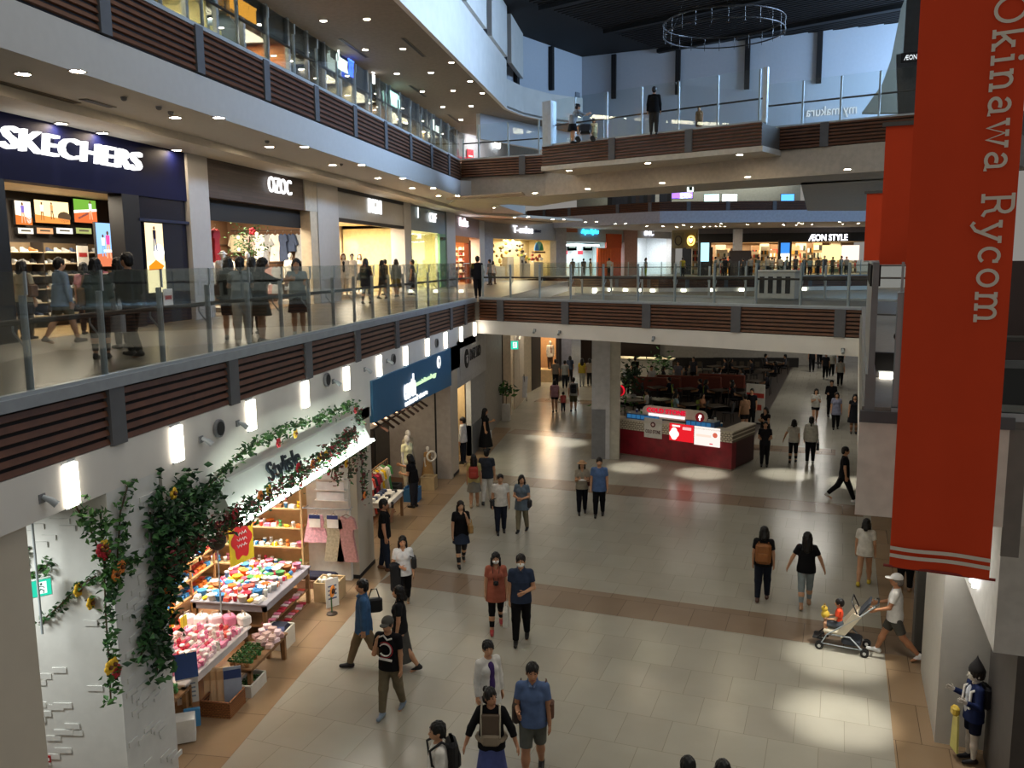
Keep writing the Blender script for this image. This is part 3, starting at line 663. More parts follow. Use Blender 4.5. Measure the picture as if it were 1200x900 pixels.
# upper white walls with dark mullions
C0_, CL_, CR_ = Vector((-5.27, 62.48, 0)), Vector((-10.5, 52.0, 0)), Vector((18.5, 56.2, 0))
wallseg(C0_, CL_, 14.5, 22, P('c4c8cf', .8, vary=.03), -.3, 'wall_left'); wallseg(C0_, CR_, 14.5, 22, P('c4c8cf', .8, vary=.03), .3, 'wall_back')
dd = (CR_-C0_).normalized(); nn = Vector((dd.y, -dd.x, 0))
for px in (720, 795, 876, 960):
    q = onp(px, 80, C0_, nn); mb = MB(); zb = onp(px, {720: 116, 795: 111, 876: 105, 960: 98}[px], C0_, nn).z; mb.b2((-.16, -.22, zb), (.16, -.02, 21.2), P('17110f', .7)); trim(mb, (q.x, q.y, 0), math.atan2(dd.y, dd.x))
d2 = (CL_-C0_).normalized(); n2 = Vector((d2.y, -d2.x, 0))
for px in (644, 603):
    q = onp(px, 90, C0_, n2); mb = MB(); mb.b2((-.13, -.0, onp(px, 106, C0_, n2).z), (.13, .3, 21.2), P('17110f', .7)); trim(mb, (q.x, q.y, 0), math.atan2(d2.y, d2.x))
mb = MB(); mb.M = Matrix.Translation((-4.3, 61, 0)) @ Matrix.Rotation(math.atan2(dd.y, dd.x), 4, 'Z'); 
q = onp(676, 108, C0_, n2); mb.M = Matrix.Translation((q.x, q.y, 0)) @ Matrix.Rotation(math.atan2(d2.y, d2.x), 4, 'Z'); mb.b2((-.25, .0, 17.4), (.25, .1, 18.8), P('8a9098', .6)); trim(mb)
# dark roof with slats
mb = MB(); mb.prism([(-12, 30), (30, 6), (30, 70), (-12, 70)], 21.3, 21.5, P('120e0d', .8)); struct(mb.build('ceiling'))
mb = MB(); RS = P('1d1715', .7)
for k in range(120):
    p = Vector((-12, 28, 0))+BN*(.38*k); mb.M = Matrix.Translation((p.x, p.y, 21.2)) @ Matrix.Rotation(math.atan2(BD.y, BD.x), 4, 'Z'); mb.b2((-6, -.07, 0), (36, .07, .12), RS)
struct(mb.build('ceiling'))
mb = MB()
for k in range(6):
    p = Vector((-12, 28, 0))+BN*(6.5*k+2); mb.M = Matrix.Translation((p.x, p.y, 20.95)) @ Matrix.Rotation(math.atan2(BD.y, BD.x), 4, 'Z'); mb.b2((-6, -.2, 0), (36, .2, .24), P('0d0a09', .8))
struct(mb.build('ceiling'))
# third-floor bridge
T0, T1 = at(540, 187, 12.05), at(636, 181, 12.05); U0, U1 = at(635, 171, 12.05), at(893, 142, 12.05); V0, V1 = at(893, 150.5, 12.05), at(1075, 133, 12.05)
for v in (T0, T1, U0, U1, V0, V1): v.z = 0
def along(a, b): d = (b-a).normalized(); return d, Vector((-d.y, d.x, 0)), (b-a).length
for a, b, mk in ((T0, T1, [3.2]), (U0, U1, [3.5, 6.9]), (V0, V1, [2.3])):
    d, n, L = along(a, b); fascia(a, b, 11.2, 12.05, [m for m in mk if m < L], 1)
d, n, L = along(U0, U1)
mb = MB(); mb.prism([v[:2] for v in (U0-d*.05, U1+d*.05, U1+n*2.8, U0+n*3.6)], 11.0, 11.2, P('c6bfb2', .7)); mb.prism([v[:2] for v in (U0+n*.03, U1+n*.03, U1+n*2.8, U0+n*3.6)], 11.2, 11.98, P('55504a', .7)); struct(mb.build('floor'))
mb = MB(); mb.prism([v[:2] for v in (T0-d*1, T1+n*.2, V0+n*.2, V1+d*3, V1+d*3+n*3.4, T1+n*3.4, T0-d*1+n*7.5)], 10.2, 11.2, P('b4aca0', .75)); struct(mb.build('ceiling'))
mb = MB(); mb.prism([v[:2] for v in (T0-d*1+n*.1, T1+n*.3, V0+n*.3, V1+d*3+n*.1, V1+d*3+n*3.3, T1+n*3.3, T0-d*1+n*7.4)], 11.2, 11.95, P('77716a', .6)); struct(mb.build('floor'))
glass_rail(T0+n*.05, T1+n*.05, 12.03, [.9+1.55*k for k in range(5)], 'glass balustrade on the third-floor bridge, beside the gallery corner', 1, 1.6, 0)
glass_rail(U0+n*.05, U1+n*.05, 12.03, [.1, 1.65, 3.2, 4.8, 6.4, 8.0, 9.6], 'glass balustrade on the jutting bay of the third-floor bridge', 1, 1.85, 0, hand=.85)
glass_rail(V0+n*.05, V1+n*.05, 12.03, [.1, 1.45, 2.8, 4.1], 'glass balustrade on the third-floor bridge next to the red banners', 1, 1.6, 0, hand=.85)
mb = MB(); mb.b2((-.2, -.1, 12.0), (.25, .3, 13.85), P('a9b4bb', .4)); trim(mb, U0+d*.3, math.atan2(d.y, d.x))
mb = MB(); mb.b2((0, 0, 12.0), (.15, .15, 13.9), P('b4bec2', .4)); trim(mb, U1, math.atan2(d.y, d.x))
# far frontage of the third bridge's right end: curved olive wall, dark lift block
CWM = P('8c8676', .8, vary=.05); mb = MB(); vs = []
ctr = [(1062, -6), (1056, 10), (1050, 40), (1044, 70), (1034, 98), (1020, 118), (1010, 132)]
base = deep(1050, 40, 46); nrm = Vector((ray(1050, 60).x, ray(1050, 60).y, 0)).normalized()
L = [onp(x, y, base, nrm) for x, y in ctr]; Rr = [onp(1085, y, base, nrm) for x, y in ctr]
mb.slab(L+list(reversed(Rr)), .6, CWM); struct(mb.build('wall_right'))
mb = MB(); b2 = deep(1068, 60, 40); LB = [onp(x, y, b2, nrm) for x, y in ((1062, 6), (1085, 4), (1085, 140), (1052, 140), (1050, 72), (1058, 70))]; mb.slab(LB, 1.5, P('4c4a46', .6)); struct(mb.build('wall_right'))
# far void: second- and third-floor fascias, 60 m off
Fp = [deep(618, 330, 76), deep(697, 330, 70), deep(772, 330, 66), deep(872, 330, 66), deep(1020, 330, 66.5)]
for v in Fp: v.z = 0
for a, b in zip(Fp[:-1], Fp[1:]):
    d, n, L = along(a, b); fascia(a, b, 5.0, 5.82, [2.2+3*k for k in range(int(L/3)+1) if 2.2+3*k < L-.3], 1, nsl=6)
    fascia(a, b, 10.85, 11.55, [2.2+3*k for k in range(int(L/3)+1) if 2.2+3*k < L-.3], 1, nsl=6)
    wallseg(a, b, 3.2, 5.0, WHITE, .3, 'wall_back'); wallseg(a, b, 9.95, 10.85, P('aab0bd', .75), .3, 'wall_back')
    glass_rail(a+n*.05, b+n*.05, 5.82, [.2+1.5*k for k in range(int(L/1.5)+1) if .2+1.5*k < L], 'glass balustrade on the far side of the second void, %s' % ('slanting left part' if a is Fp[0] else 'middle part by the corner' if a is Fp[1] else 'part before the black sign band' if a is Fp[2] else 'part nearest the red banners'), 1, 1.2, 0)
far = [v for v in Fp]; mb = MB(); mb.prism([v[:2] for v in [f+Vector((0, .15, 0)) for f in far]]+[(24, 98), (-22, 98)], 5.0, Z2, P('8f8778', .4)); struct(mb.build('floor'))
mb = MB(); mb.prism([v[:2] for v in [f+Vector((0, .15, 0)) for f in far]]+[(24, 98), (-22, 98)], 9.97, 10.5, P('a59b8d', .8)); struct(mb.build('ceiling'))
mb = MB(); mb.prism([v[:2] for v in [f+Vector((0, .15, 0)) for f in far]]+[(24, 98), (-22, 98)], 10.86, 11.5, P('6f6a62', .8)); struct(mb.build('floor'))
mb = MB(); mb.prism([(-11.6, 57), (-7.8, 66), (-30, 98), (-30, 57)], 10.05, 10.4, P('a09484', .8)); struct(mb.build('ceiling'))
# soffit of the third-floor gallery between the voids
mb = MB(); mb.prism([(X3, 41), (-6, 39), (-6.5, 46), (-8.9, 47.5), (-10.9, 57.5), (-15, 57)], 10.25, 10.31, P('b0a596', .8)); struct(mb.build('ceiling'))
# dark wall strip above the far 3F shops, tapering beam
mb = MB(); mb.prism([v[:2] for v in (at(938, 214, 10.2), at(946, 247, 10.2), at(1060, 247, 10.2), at(1060, 208, 10.2))], 10.2, 11.9, P('b4aca0', .75)); struct(mb.build('ceiling'))
# food court back wall and side
wallseg(deep(728, 440, 58), deep(950, 440, 58), 0, 4.6, P('b2aea6', .7), .3, 'wall_back')
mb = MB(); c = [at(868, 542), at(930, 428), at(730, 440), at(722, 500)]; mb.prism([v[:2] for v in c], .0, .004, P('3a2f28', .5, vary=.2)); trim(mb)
mb = MB(); mb.b2((23.5, 1, 0), (23.8, 60, 22), P('a8a49c', .8, vary=.05)); struct(mb.build('wall_right'))
# ---------------------------------------------------------------- lamps, signs, banners
def fit(s, w, h, depth, mat, name='lettering', parent=None, bold=0., shear=0., mirror=False):
    o = text(s, 1., .01, mat, name, parent, bold, shear); me = o.data; n = len(me.vertices)
    c = np.empty(n*3); me.vertices.foreach_get('co', c); c = c.reshape(-1, 3); lo, hi = c.min(0), c.max(0)
    c = (c-(lo+hi)/2)*np.array((w/max(hi[0]-lo[0], 1e-6)*(-1 if mirror else 1), depth/max(hi[1]-lo[1], 1e-6), h/max(hi[2]-lo[2], 1e-6)))
    me.vertices.foreach_set('co', c.ravel()); me.update(); return o
_w = MB(); 
def wall_light(p, n, label, group):
    t = thing('wall_light', label, 'light', p, math.atan2(n[1], n[0])+PI/2, group)
    mb = MB(); mb.b2((-.105, -.06, -.25), (.105, -.0, .25), E('fff4e2', 9.)); mb.build('diffuser', t)
    mb = MB(); mb.b2((-.12, -.03, .25), (.12, 0, .27), STEEL); mb.b2((-.12, -.03, -.27), (.12, 0, -.25), STEEL); mb.build('frame', t); return t
names = ['nearest, over the brick pillar', 'second, left of the flower sign', 'third, above the leafy garland', 'fourth, above the white flower-shop sign', 'fifth, beyond the flower-shop sign', 'sixth, at the blue sign near end', 'seventh, above the blue sign', 'eighth, above the lettering of the blue sign', 'ninth, at the blue sign far end', 'tenth, above the round logo sign', 'last, at the corner under the footbridge']
wl = []
for k, nm in enumerate(names):
    y = 8.55+2.24*k; q = (XF+.0, y, 4.71)
    if k == 0: w0 = wall_light(q, (1, 0), '', 'wall lights under the wooden fascia')
    o = w0 if k == 0 else dup(w0, q)
    o['label'] = 'glowing box wall light under the wood fascia, '+nm
# far sconces
for i, (px, py) in enumerate(((697, 341), (715, 342), (733, 343), (750, 343), (765, 343), (801, 341), (835, 341.5), (869, 341.5), (942, 342))):
    pl = Fp[:]; seg = (0, 1) if px < 697.5 else (1, 2) if px < 772 else (2, 3) if px < 872 else (3, 4)
    a, b = pl[seg[0]], pl[seg[1]]; d = (b-a).normalized(); n = Vector((d.y, -d.x, 0)); q = onp(px, py, a+n*.02, n); q.z = 4.55
    o = dup(w0, q, math.atan2(n.y, n.x)+PI/2, 'white box wall light on the far white fascia, %s of nine from the dark corner' % ['first', 'second', 'third', 'fourth', 'fifth', 'sixth', 'seventh', 'eighth', 'ninth'][i], 'wall lights across the far void'); o.scale = (1.6, 1.5, 1.5)
# spotlights and speakers on the white beam
def gadget(name, p, n, label, cat, parts):
    t = thing(name, label, cat, p, math.atan2(n[1], n[0])+PI/2, 'small fittings on the white beam')
    for nm, f in parts: mb = MB(); f(mb); mb.build(nm, t)
    return t
def spot_parts(): return [('bracket', lambda m: m.b2((-.05, -.02, -.05), (.05, 0, .05), GREY)), ('lamp_head', lambda m: m.tube([(0, -.02, .02), (.03, -.1, -.03), (.05, -.15, -.08)], [.025, .04, .045], STEEL, 8))]
def disc_parts(): return [('ring', lambda m: m.tube([(0, 0, 0), (0, -.05, 0)], .14, GREY, 14)), ('grille', lambda m: m.tube([(0, -.045, 0), (0, -.06, 0)], .11, DARK, 14))]
for px, py, k, lb in ((48, 584, 's', 'small swivel spotlight on the white beam left of the nearest wall light'), (235, 515, 's', 'small swivel spotlight on the beam right of the second wall light'), (255, 502, 'd', 'round speaker grille on the beam between two wall lights above the garland'), (278, 496, 's', 'small swivel spotlight just left of the third wall light'), (427, 433, 's', 'small swivel spotlight on the beam above the grey column'), (453, 423, 's', 'small swivel spotlight at the near end of the blue sign'), (460, 421, 'd', 'round speaker grille above the near end of the blue sign'), (511, 402, 'd', 'round speaker grille above the far end of the blue sign'), (382, 445, 'd', 'round speaker grille beside the fourth wall light'), (390, 447, 's', 'small swivel spotlight beside the speaker grille above the flower-shop sign end')):
    q = onx(px, py, XF+.01); gadget('spotlight' if k == 's' else 'wall_speaker', q, (1, 0), lb, 'spotlight' if k == 's' else 'speaker', spot_parts() if k == 's' else disc_parts())
for px, py, lb in ((627, 387, 'small wall camera on the footbridge beam above the corridor'), (656, 389, 'dark square wall camera on the footbridge beam'), (766, 396, 'small swivel spotlight on the footbridge beam above the ice-cream counter'), (988, 410, 'silver swivel spotlight at the right end of the footbridge beam')):
    q = onp(px, py, B0-BN*.005, BN); gadget('spotlight' if 'spot' in lb else 'wall_camera', q, -BN, lb, 'spotlight' if 'spot' in lb else 'camera', spot_parts())
# ceiling downlights
mb = MB(); mb.lathe([(.0, -.004), (.11, -.004), (.13, 0), (.15, -.012), (.15, -.02), (.115, -.02), (.112, .0)], P('b8b4ac', .4), n=16, cap=False); DL = thing('ceiling_downlight', '', 'light', (0, 0, 0), 0, '')
mb.build('trim_ring', DL); mb = MB(); mb.lathe([(.112, -.016), (.0, -.016)], E('ffe6c4', 230.), n=16, cap=False); mb.build('lamp', DL)
first = [1]
def down(p, label, group):
    if first[0]: first[0] = 0; DL.location = p; DL['label'] = label; DL['group'] = group; return DL
    return dup(DL, p, 0, label, group)
rows2 = []
for px, py in ((28, 100), (92, 97), (206, 148), (257, 148), (316, 180), (357, 180), (390, 200), (424, 200), (443, 214.5), (472, 214.5), (483, 225.5), (508, 225.5), (514, 234), (536, 234), (538, 241), (559, 241), (559, 247), (578, 247)): rows2.append(at(px, py, 10.12 if False else 10.11))
for i, q in enumerate(rows2):
    k = ['first', 'second', 'third', 'fourth', 'fifth', 'sixth', 'seventh', 'eighth', 'ninth'][i//2]
    down((q.x, q.y, 10.3 if q.x > XS+1.2 else 10.12), 'recessed downlight in the second-floor ceiling, %s one of the %s pair from the shoe shop' % ('outer' if i % 2 else 'inner', k), 'downlights over the second-floor walkway')
for i, (px, py) in enumerate(((379, 24), (430, 22), (428, 58), (472, 57), (465, 86), (505, 85), (495, 107), (531, 106), (519, 125), (552, 124), (540, 140), (569, 139), (571, 151), (594, 148), (529, 73), (551, 95), (565, 109), (606, 149), (563, 155), (552, 160))):
    q = at(px, py, 15.97); down(q, 'recessed downlight in the third-floor gallery ceiling, %s' % ('one of the outer row beside the blue-white band' if px in (529, 551, 565) else 'one of the paired rows'), 'third-floor downlights, %s' % ('outer row' if px in (529, 551, 565) else 'paired rows'))
for i, (px, py, z) in enumerate(((667, 199.5, 10.98), (759, 191, 10.98), (867, 181, 10.98), (627, 226, 10.19), (689, 221, 10.19), (776, 214, 10.19), (876, 207, 10.19), (993, 198, 10.19))):
    q = at(px, py, z); down(q, 'round downlight under the third-floor bridge, %s' % ['left one on the bay soffit', 'middle one on the bay soffit', 'right one on the bay soffit', 'first of the back row', 'second of the back row', 'third of the back row', 'fourth of the back row', 'fifth of the back row, by the red banners'][i], 'downlights under the third-floor bridge')
for i, (px, py) in enumerate(((603, 254.5), (619, 254), (648, 257), (661, 257), (686, 260), (699, 259.5), (721, 262), (733, 262), (758, 265), (777, 265), (793, 267), (810, 268), (801, 263.5), (845, 262), (876, 263), (890, 262), (918, 263), (936, 261), (940, 262), (984, 260), (1007, 261), (933, 270), (951, 270), (987, 269), (1005, 268), (918, 273), (825, 269), (832, 270), (839, 271), (844, 272), (849, 273))):
    q = at(px, py, 9.96); dd_ = q.length; q = q*(max(70., min(77., dd_))/dd_) if px > 740 else q; q.z = 9.96; down(q, 'small bright downlight in the far second-floor ceiling above the distant shops', 'downlights over the distant shops')
# ceiling slots (air vents)
for i, (px, py, z, L) in enumerate(((43, 108, 10.295, 2.2), (115, 121, 10.295, .9), (485, 56, 15.97, 3.2), (415, 57, 15.97, 3.2), (490, 107, 15.97, 3), (532, 139, 15.97, 3))):
    q = at(px, py, z); mb = MB(); mb.b2((-.09, -L/2, -.012), (.09, L/2, .0), P('6c655c', .6)); mb.b2((-.05, -L/2+.05, -.016), (.05, L/2-.05, -.012), DARK); o = mb.build('ceiling_vent', None, q)
    tag(o, 'long narrow air slot in the %s' % ['second-floor ceiling in front of the shoe shop', 'second-floor ceiling, short one beside the shoe shop sign', 'third-floor ceiling beside the second pair of lights', 'third-floor ceiling close to the shop glass', 'third-floor ceiling by the third pair of lights', 'third-floor ceiling near the curved corner'][i], 'vent', 'ceiling air slots')
for i, (px, py, z) in enumerate(((145, 114, 10.29), (186, 125, 10.29), (200, 131, 10.29), (400, 192, 10.29), (313, 165, 10.29))):
    q = at(px, py, z); mb = MB(); mb.lathe([(.06, 0), (.05, -.05), (.02, -.07), (.0, -.07)], GREY, n=10, cap=False); tag(mb.build('smoke_detector', None, q), 'small grey smoke detector on the second-floor ceiling, %s' % ['nearest, over the shoe shop sign', 'before the second pair of lights', 'next to the second pair of lights', 'by the fourth pair of lights', 'before the third pair of lights'][i], 'detector', 'ceiling detectors')
# ---- big hanging banners
RED = P('cf4320', .75, vary=.05, scale=2, spec=.2)
# stroke lettering with slab serifs for the tall banner
def stroke(pts, w=.11, closed=False):
    out = []; n = len(pts)
    for i in range(n):
        a = Vector(pts[i-1] if (closed or i) else pts[i]); b = Vector(pts[(i+1) % n] if (closed or i < n-1) else pts[i]); d = (b-a).normalized(); nn = Vector((-d.y, d.x)); out.append((Vector(pts[i])+nn*w/2, Vector(pts[i])-nn*w/2))
    return out
def arc(cx, cy, rx, ry, a0, a1, n=12): return [(cx+rx*math.cos(math.radians(a0+(a1-a0)*i/n)), cy+ry*math.sin(math.radians(a0+(a1-a0)*i/n))) for i in range(n+1)]
GL_ = {  # glyph: width, strokes (x height .5, cap .72)
 'O': (.72, [(arc(.36, .36, .29, .33, 0, 360, 24), True)]), 'k': (.56, [([(.13, 0), (.13, .76)], 0), ([(.03, .76), (.17, .76)], 0), ([(.03, .03), (.25, .03)], 0), ([(.15, .2), (.42, .46)], 0), ([(.25, .29), (.45, .03)], 0), ([(.33, .46), (.5, .46)], 0), ([(.36, .03), (.55, .03)], 0)]),
 'i': (.3, [([(.15, 0), (.15, .47)], 0), ([(.04, .46), (.19, .46)], 0), ([(.03, .03), (.27, .03)], 0), (arc(.15, .65, .025, .025, 0, 360, 10), True)]),
 'n': (.58, [([(.13, 0), (.13, .47)], 0), ([(.03, .46), (.17, .46)], 0), ([(.03, .03), (.24, .03)], 0), ([(.13, .3)]+arc(.29, .3, .15, .17, 160, 0, 10)+[(.44, 0)], 0), ([(.34, .03), (.55, .03)], 0)]),
 'a': (.52, [(arc(.24, .33, .15, .14, 160, 0, 8)+[(.39, .03), (.5, .03)], 0), (arc(.23, .15, .16, .12, 60, 330, 14), 0)]),
 'w': (.72, [([(.08, .46), (.22, .02), (.36, .42), (.5, .02), (.64, .46)], 0), ([(.0, .46), (.18, .46)], 0), ([(.54, .46), (.72, .46)], 0), ([(.28, .46), (.44, .46)], 0)]),
 'R': (.64, [([(.14, 0), (.14, .72)], 0), ([(.03, .7)]+[(.34, .7)]+arc(.34, .54, .16, .16, 90, -90, 8)+[(.14, .38)], 0), ([(.03, .03), (.26, .03)], 0), ([(.3, .38), (.44, .3), (.48, .1), (.6, .04)], 0)]),
 'y': (.58, [([(.08, .46), (.29, .04)], 0), ([(.5, .46), (.25, -.1), (.12, -.19), (.04, -.13)], 0), ([(.0, .46), (.19, .46)], 0), ([(.4, .46), (.58, .46)], 0)]),
 'c': (.5, [(arc(.26, .25, .19, .22, 50, 320, 16), 0), ([(.4, .46), (.4, .33)], 0)]), 'o': (.54, [(arc(.27, .25, .2, .22, 0, 360, 20), True)]),
 'm': (.86, [([(.13, 0), (.13, .47)], 0), ([(.03, .46), (.17, .46)], 0), ([(.03, .03), (.24, .03)], 0), ([(.13, .3)]+arc(.28, .3, .14, .17, 160, 0, 10)+[(.42, 0)], 0), ([(.33, .03), (.52, .03)], 0), ([(.42, .3)]+arc(.57, .3, .14, .17, 160, 0, 10)+[(.71, 0)], 0), ([(.62, .03), (.82, .03)], 0)]), ' ': (.4, [])}
def slabtext(s, mat, name, parent, put):
    mb = MB(); x = 0
    for ch in s:
        w, ss = GL_[ch]
        for k, (pts, cl) in enumerate(ss):
            q = stroke(pts, .085, bool(cl)); n = len(q); vs = []; 
            for a, b in q: vs += [put(x+a.x, a.y, 0), put(x+b.x, b.y, 0)]
            fs = []
            for i in range(n if cl else n-1): j = (i+1) % n; fs.append((2*i, 2*i+1, 2*j+1, 2*j))
            mb.add(vs, fs, mat)
        x += w+.06
    o = mb.build(name, parent); return o
bd = 8.0; tl, tr, bl, br = deep(1077, -60, bd), deep(1212, -60, bd), deep(1042, 663, bd), deep(1160, 667, bd)
bn = Vector((ray(1100, 330).x, ray(1100, 330).y, 0)).normalized()
bx = Vector((bn.y, -bn.x, 0)); zc = bl.z; o0 = Vector((bl.x, bl.y, 0))
wid = 1.0; c0 = o0
def proj_w(px, py): return onp(px, py, c0, bn)
pl_, pr_ = proj_w(1042, 663), proj_w(1160, 666); wid = (pr_-pl_).dot(bx); zb = pl_.z; zt = proj_w(1077, -80).z
ban = thing('hanging_banner', 'tall red cloth banner with white lettering hanging over the floor', 'banner', (pl_.x, pl_.y, zb), math.atan2(bx.y, bx.x))
mb = MB(); N = 24; vs = []; fs = []
for i in range(N+1):
    u = i/N; 
    for j in range(13): zz = (zt-zb)*j/12; vs.append((u*wid, -.02*math.sin(u*9), zz))
for i in range(N):
    for j in range(12): a = i*13+j; fs.append((a, a+13, a+14, a+1))
k = len(vs); vs += [(x, y+.012, z) for x, y, z in vs]; fs += [tuple(reversed([q+k for q in f])) for f in fs[:]]
mb.add(vs, fs, RED, True); mb.build('cloth', ban)
def onban(u, z, e=.004): return (u, -.02*math.sin(u*9)-e, z)
WL = P('d6cdbf', .8, vary=.03)
for z0 in (.1, .17):
    mb = MB(); vs = []; fs = []
    for i in range(N+1): vs += [onban(wid*i/N, z0, .03), onban(wid*i/N, z0+.035, .03)]
    for i in range(N): fs.append((2*i, 2*i+2, 2*i+3, 2*i+1))
    mb.add(vs, fs, WL); mb.build('stripe', ban)
Lt = sum(GL_[c][0]+.06 for c in 'Okinawa Rycom'); p_top, p_bot = proj_w(1180, -6), proj_w(1152, 382); ztop = p_top.z-zb; zbot = p_bot.z-zb; scl = (ztop-zbot)/Lt
ub = (proj_w(1141, 375)-pl_).dot(bx)
slabtext('Okinawa Rycom', WL, 'lettering', ban, lambda x, y, z: onban(ub+y*scl*1.0, ztop-x*scl, .03))
mb = MB(); mb.tube([(-.05, .005, .0), (wid+.05, .005, 0)], .014, P('7d1b12', .6)); mb.build('hem_rod', ban); mb = MB(); mb.tube([(-.08, .005, zt-zb), (wid+.08, .005, zt-zb)], .02, STEEL); mb.build('top_rod', ban)
for i, (x0, x1, y0, y1, d, lb) in enumerate(((1030, 1078, 152, 311, 13., 'second red cloth banner, hanging behind the big lettered one'), (1012, 1055, 228, 306, 19., 'small red banner edge hanging behind the second red banner'))):
    a, b = deep(x0, y1, d), deep(x1+18, y1+2, d); t = deep(x0, y0, d).z; n = Vector((ray(1040, 250).x, ray(1040, 250).y, 0)).normalized(); xx = Vector((n.y, -n.x, 0)); ww = (b-a).dot(xx)
    bb = thing('hanging_banner', lb, 'banner', a, math.atan2(xx.y, xx.x)); mb = MB(); mb.b2((0, -.01, 0), (ww, .01, t-a.z), RED); mb.build('cloth', bb); mb = MB(); mb.b2((-.05, -.03, t-a.z), (ww+.1, .03, t-a.z+.06), P('4a4744', .5)); mb.build('top_rail', bb)
    mb = MB(); mb.tube([(0, 0, 0), (ww, 0, 0)], .016, P('8d8680', .5)); mb.build('hem_rod', bb)
# ring chandelier
rc = deep(848, 33, 36); ch = thing('ring_chandelier', 'wide slim metal ring light hanging under the dark roof', 'chandelier', rc)
RM = P('3c3a39', .35, metal=.5)
for z in (.22, -.22): mb = MB(); mb.tube([(2.5*math.cos(t*PI/32), 2.5*math.sin(t*PI/32), z) for t in range(65)], .03, RM, 6); mb.build('ring', ch)
for k in range(24): a = 2*PI*k/24; mb = MB(); mb.tube([(2.5*math.cos(a), 2.5*math.sin(a), .22), (2.5*math.cos(a), 2.5*math.sin(a), -.36)], .014, RM, 5); mb.build('rod', ch)
for k in range(3): a = 2*PI*k/3+.5; mb = MB(); mb.tube([(2.5*math.cos(a), 2.5*math.sin(a), .2), (.6*math.cos(a), .6*math.sin(a), 21.2-rc.z)], .008, RM, 4); mb.build('hanger_wire', ch)
# hanging signs
def exit_sign(p, n, w, h, label, name='exit_sign', col='2fd6b0', s=1.1, hang=.4):
    t = thing(name, label, 'sign', p, math.atan2(n[1], n[0])+PI/2); mb = MB(); mb.b2((-w/2, 0, -h/2), (w/2, .06, h/2), P('d8e6df', .5)); mb.build('case', t); mb = MB(); mb.b2((-w/2+.01, -.008, -h/2+.01), (w/2-.01, -.001, h/2-.01), E(col, s)); mb.build('lit_face', t)
    mb = MB(); m = E('eafff8', s*1.2) if name == 'exit_sign' else P('3a4a4a', .5); x = -.0; u = h*.8
    mb.b2((x-.25*u, -.012, -.4*u), (x+.35*u, -.009, .45*u), m); g = P('0d5c40', .5)
    mb.ball((x+.02*u, -.016, .3*u), .08*u, g, 8, (1, .1, 1)); mb.tube([(x, -.016, .2*u), (x-.03*u, -.016, -.05*u)], .06*u, g, 6, flat=.1); mb.tube([(x-.03*u, -.016, -.05*u), (x+.16*u, -.016, -.18*u), (x+.12*u, -.016, -.36*u)], .035*u, g, 6); mb.tube([(x-.03*u, -.016, -.05*u), (x-.12*u, -.016, -.2*u), (x-.24*u, -.016, -.26*u)], .035*u, g, 6); mb.tube([(x-.18*u, -.016, .05*u), (x-.05*u, -.016, .16*u), (x+.14*u, -.016, .1*u), (x+.2*u, -.016, -.02*u)], .03*u, g, 6); mb.build('running_figure', t)
    if hang: mb = MB(); mb.tube([(0, .03, h/2), (0, .03, h/2+hang)], .012, STEEL, 6); mb.build('hanger', t)
    return t
q = deep(603, 404.5, 40); exit_sign(q, (-q.x, -q.y), .36, .4, 'green exit sign hanging over the shop arch beyond the footbridge')
w_n = Vector((dq.y, -dq.x, 0)); w_n = w_n if w_n.y < 0 else -w_n
exit_sign(onp(48, 689, q0+w_n*.25, w_n), w_n+Vector((.9, 0, 0)), .24, .22, 'small green exit sign on the white brick wall among the vines', hang=0)
q = deep(809, 220.5, 36); exit_sign(q, (-q.x, -q.y), .28, .3, 'small white square sign with a figure hanging under the third-floor bridge', 'direction_sign', 'e8fbfa', 3., .5)
q = onp(42, 660, q0+w_n*.3, w_n); mb = MB(); mb.tube([(0, 0, -.9), (0, 0, 1.2)], .015, STEEL, 6); tag(mb.build('thin_pole', None, q), 'thin grey pole hanging down beside the small green exit sign', 'pole')
# red plate low on the near brick wall
w_n = Vector((dq.y, -dq.x, 0)); w_n = w_n if w_n.y < 0 else -w_n
q = onp(52, 889, q0+w_n*.1, w_n); t = thing('wall_plate', 'small red plate with white marks low on the white brick wall', 'sign', q, math.atan2(w_n.y, w_n.x)+PI/2); mb = MB(); mb.b2((-.09, -.015, -.045), (.09, 0, .045), P('a81e22', .5)); mb.build('plate', t)
mb = MB(); [mb.b2((-.035+.03*k, -.018, -.02), (-.015+.03*k, -.015, .02), P('eeeeee', .5)) for k in range(4)]; mb.build('lettering', t)
# free-standing white station with four dark slots on the bridge
q = at(901, 352, 5.72)+BN*.5; t = thing('waste_station', 'white waste station with four dark upright slots standing on the footbridge', 'bin', (q.x, q.y, 5.7), math.atan2(BD.y, BD.x)); mb = MB(); mb.b2((-.72, 0, .06), (.72, .5, 1.02), P('b9bab6', .5), bev=.02); mb.b2((-.76, -.03, 1.02), (.76, .53, 1.08), P('cfcfca', .5)); mb.build('cabinet', t)
for k in range(4): mb = MB(); mb.b2((-.58+.32*k, -.012, .25), (-.4+.32*k, .0, .85), P('1d1d1f', .5)); mb.build('slot', t)
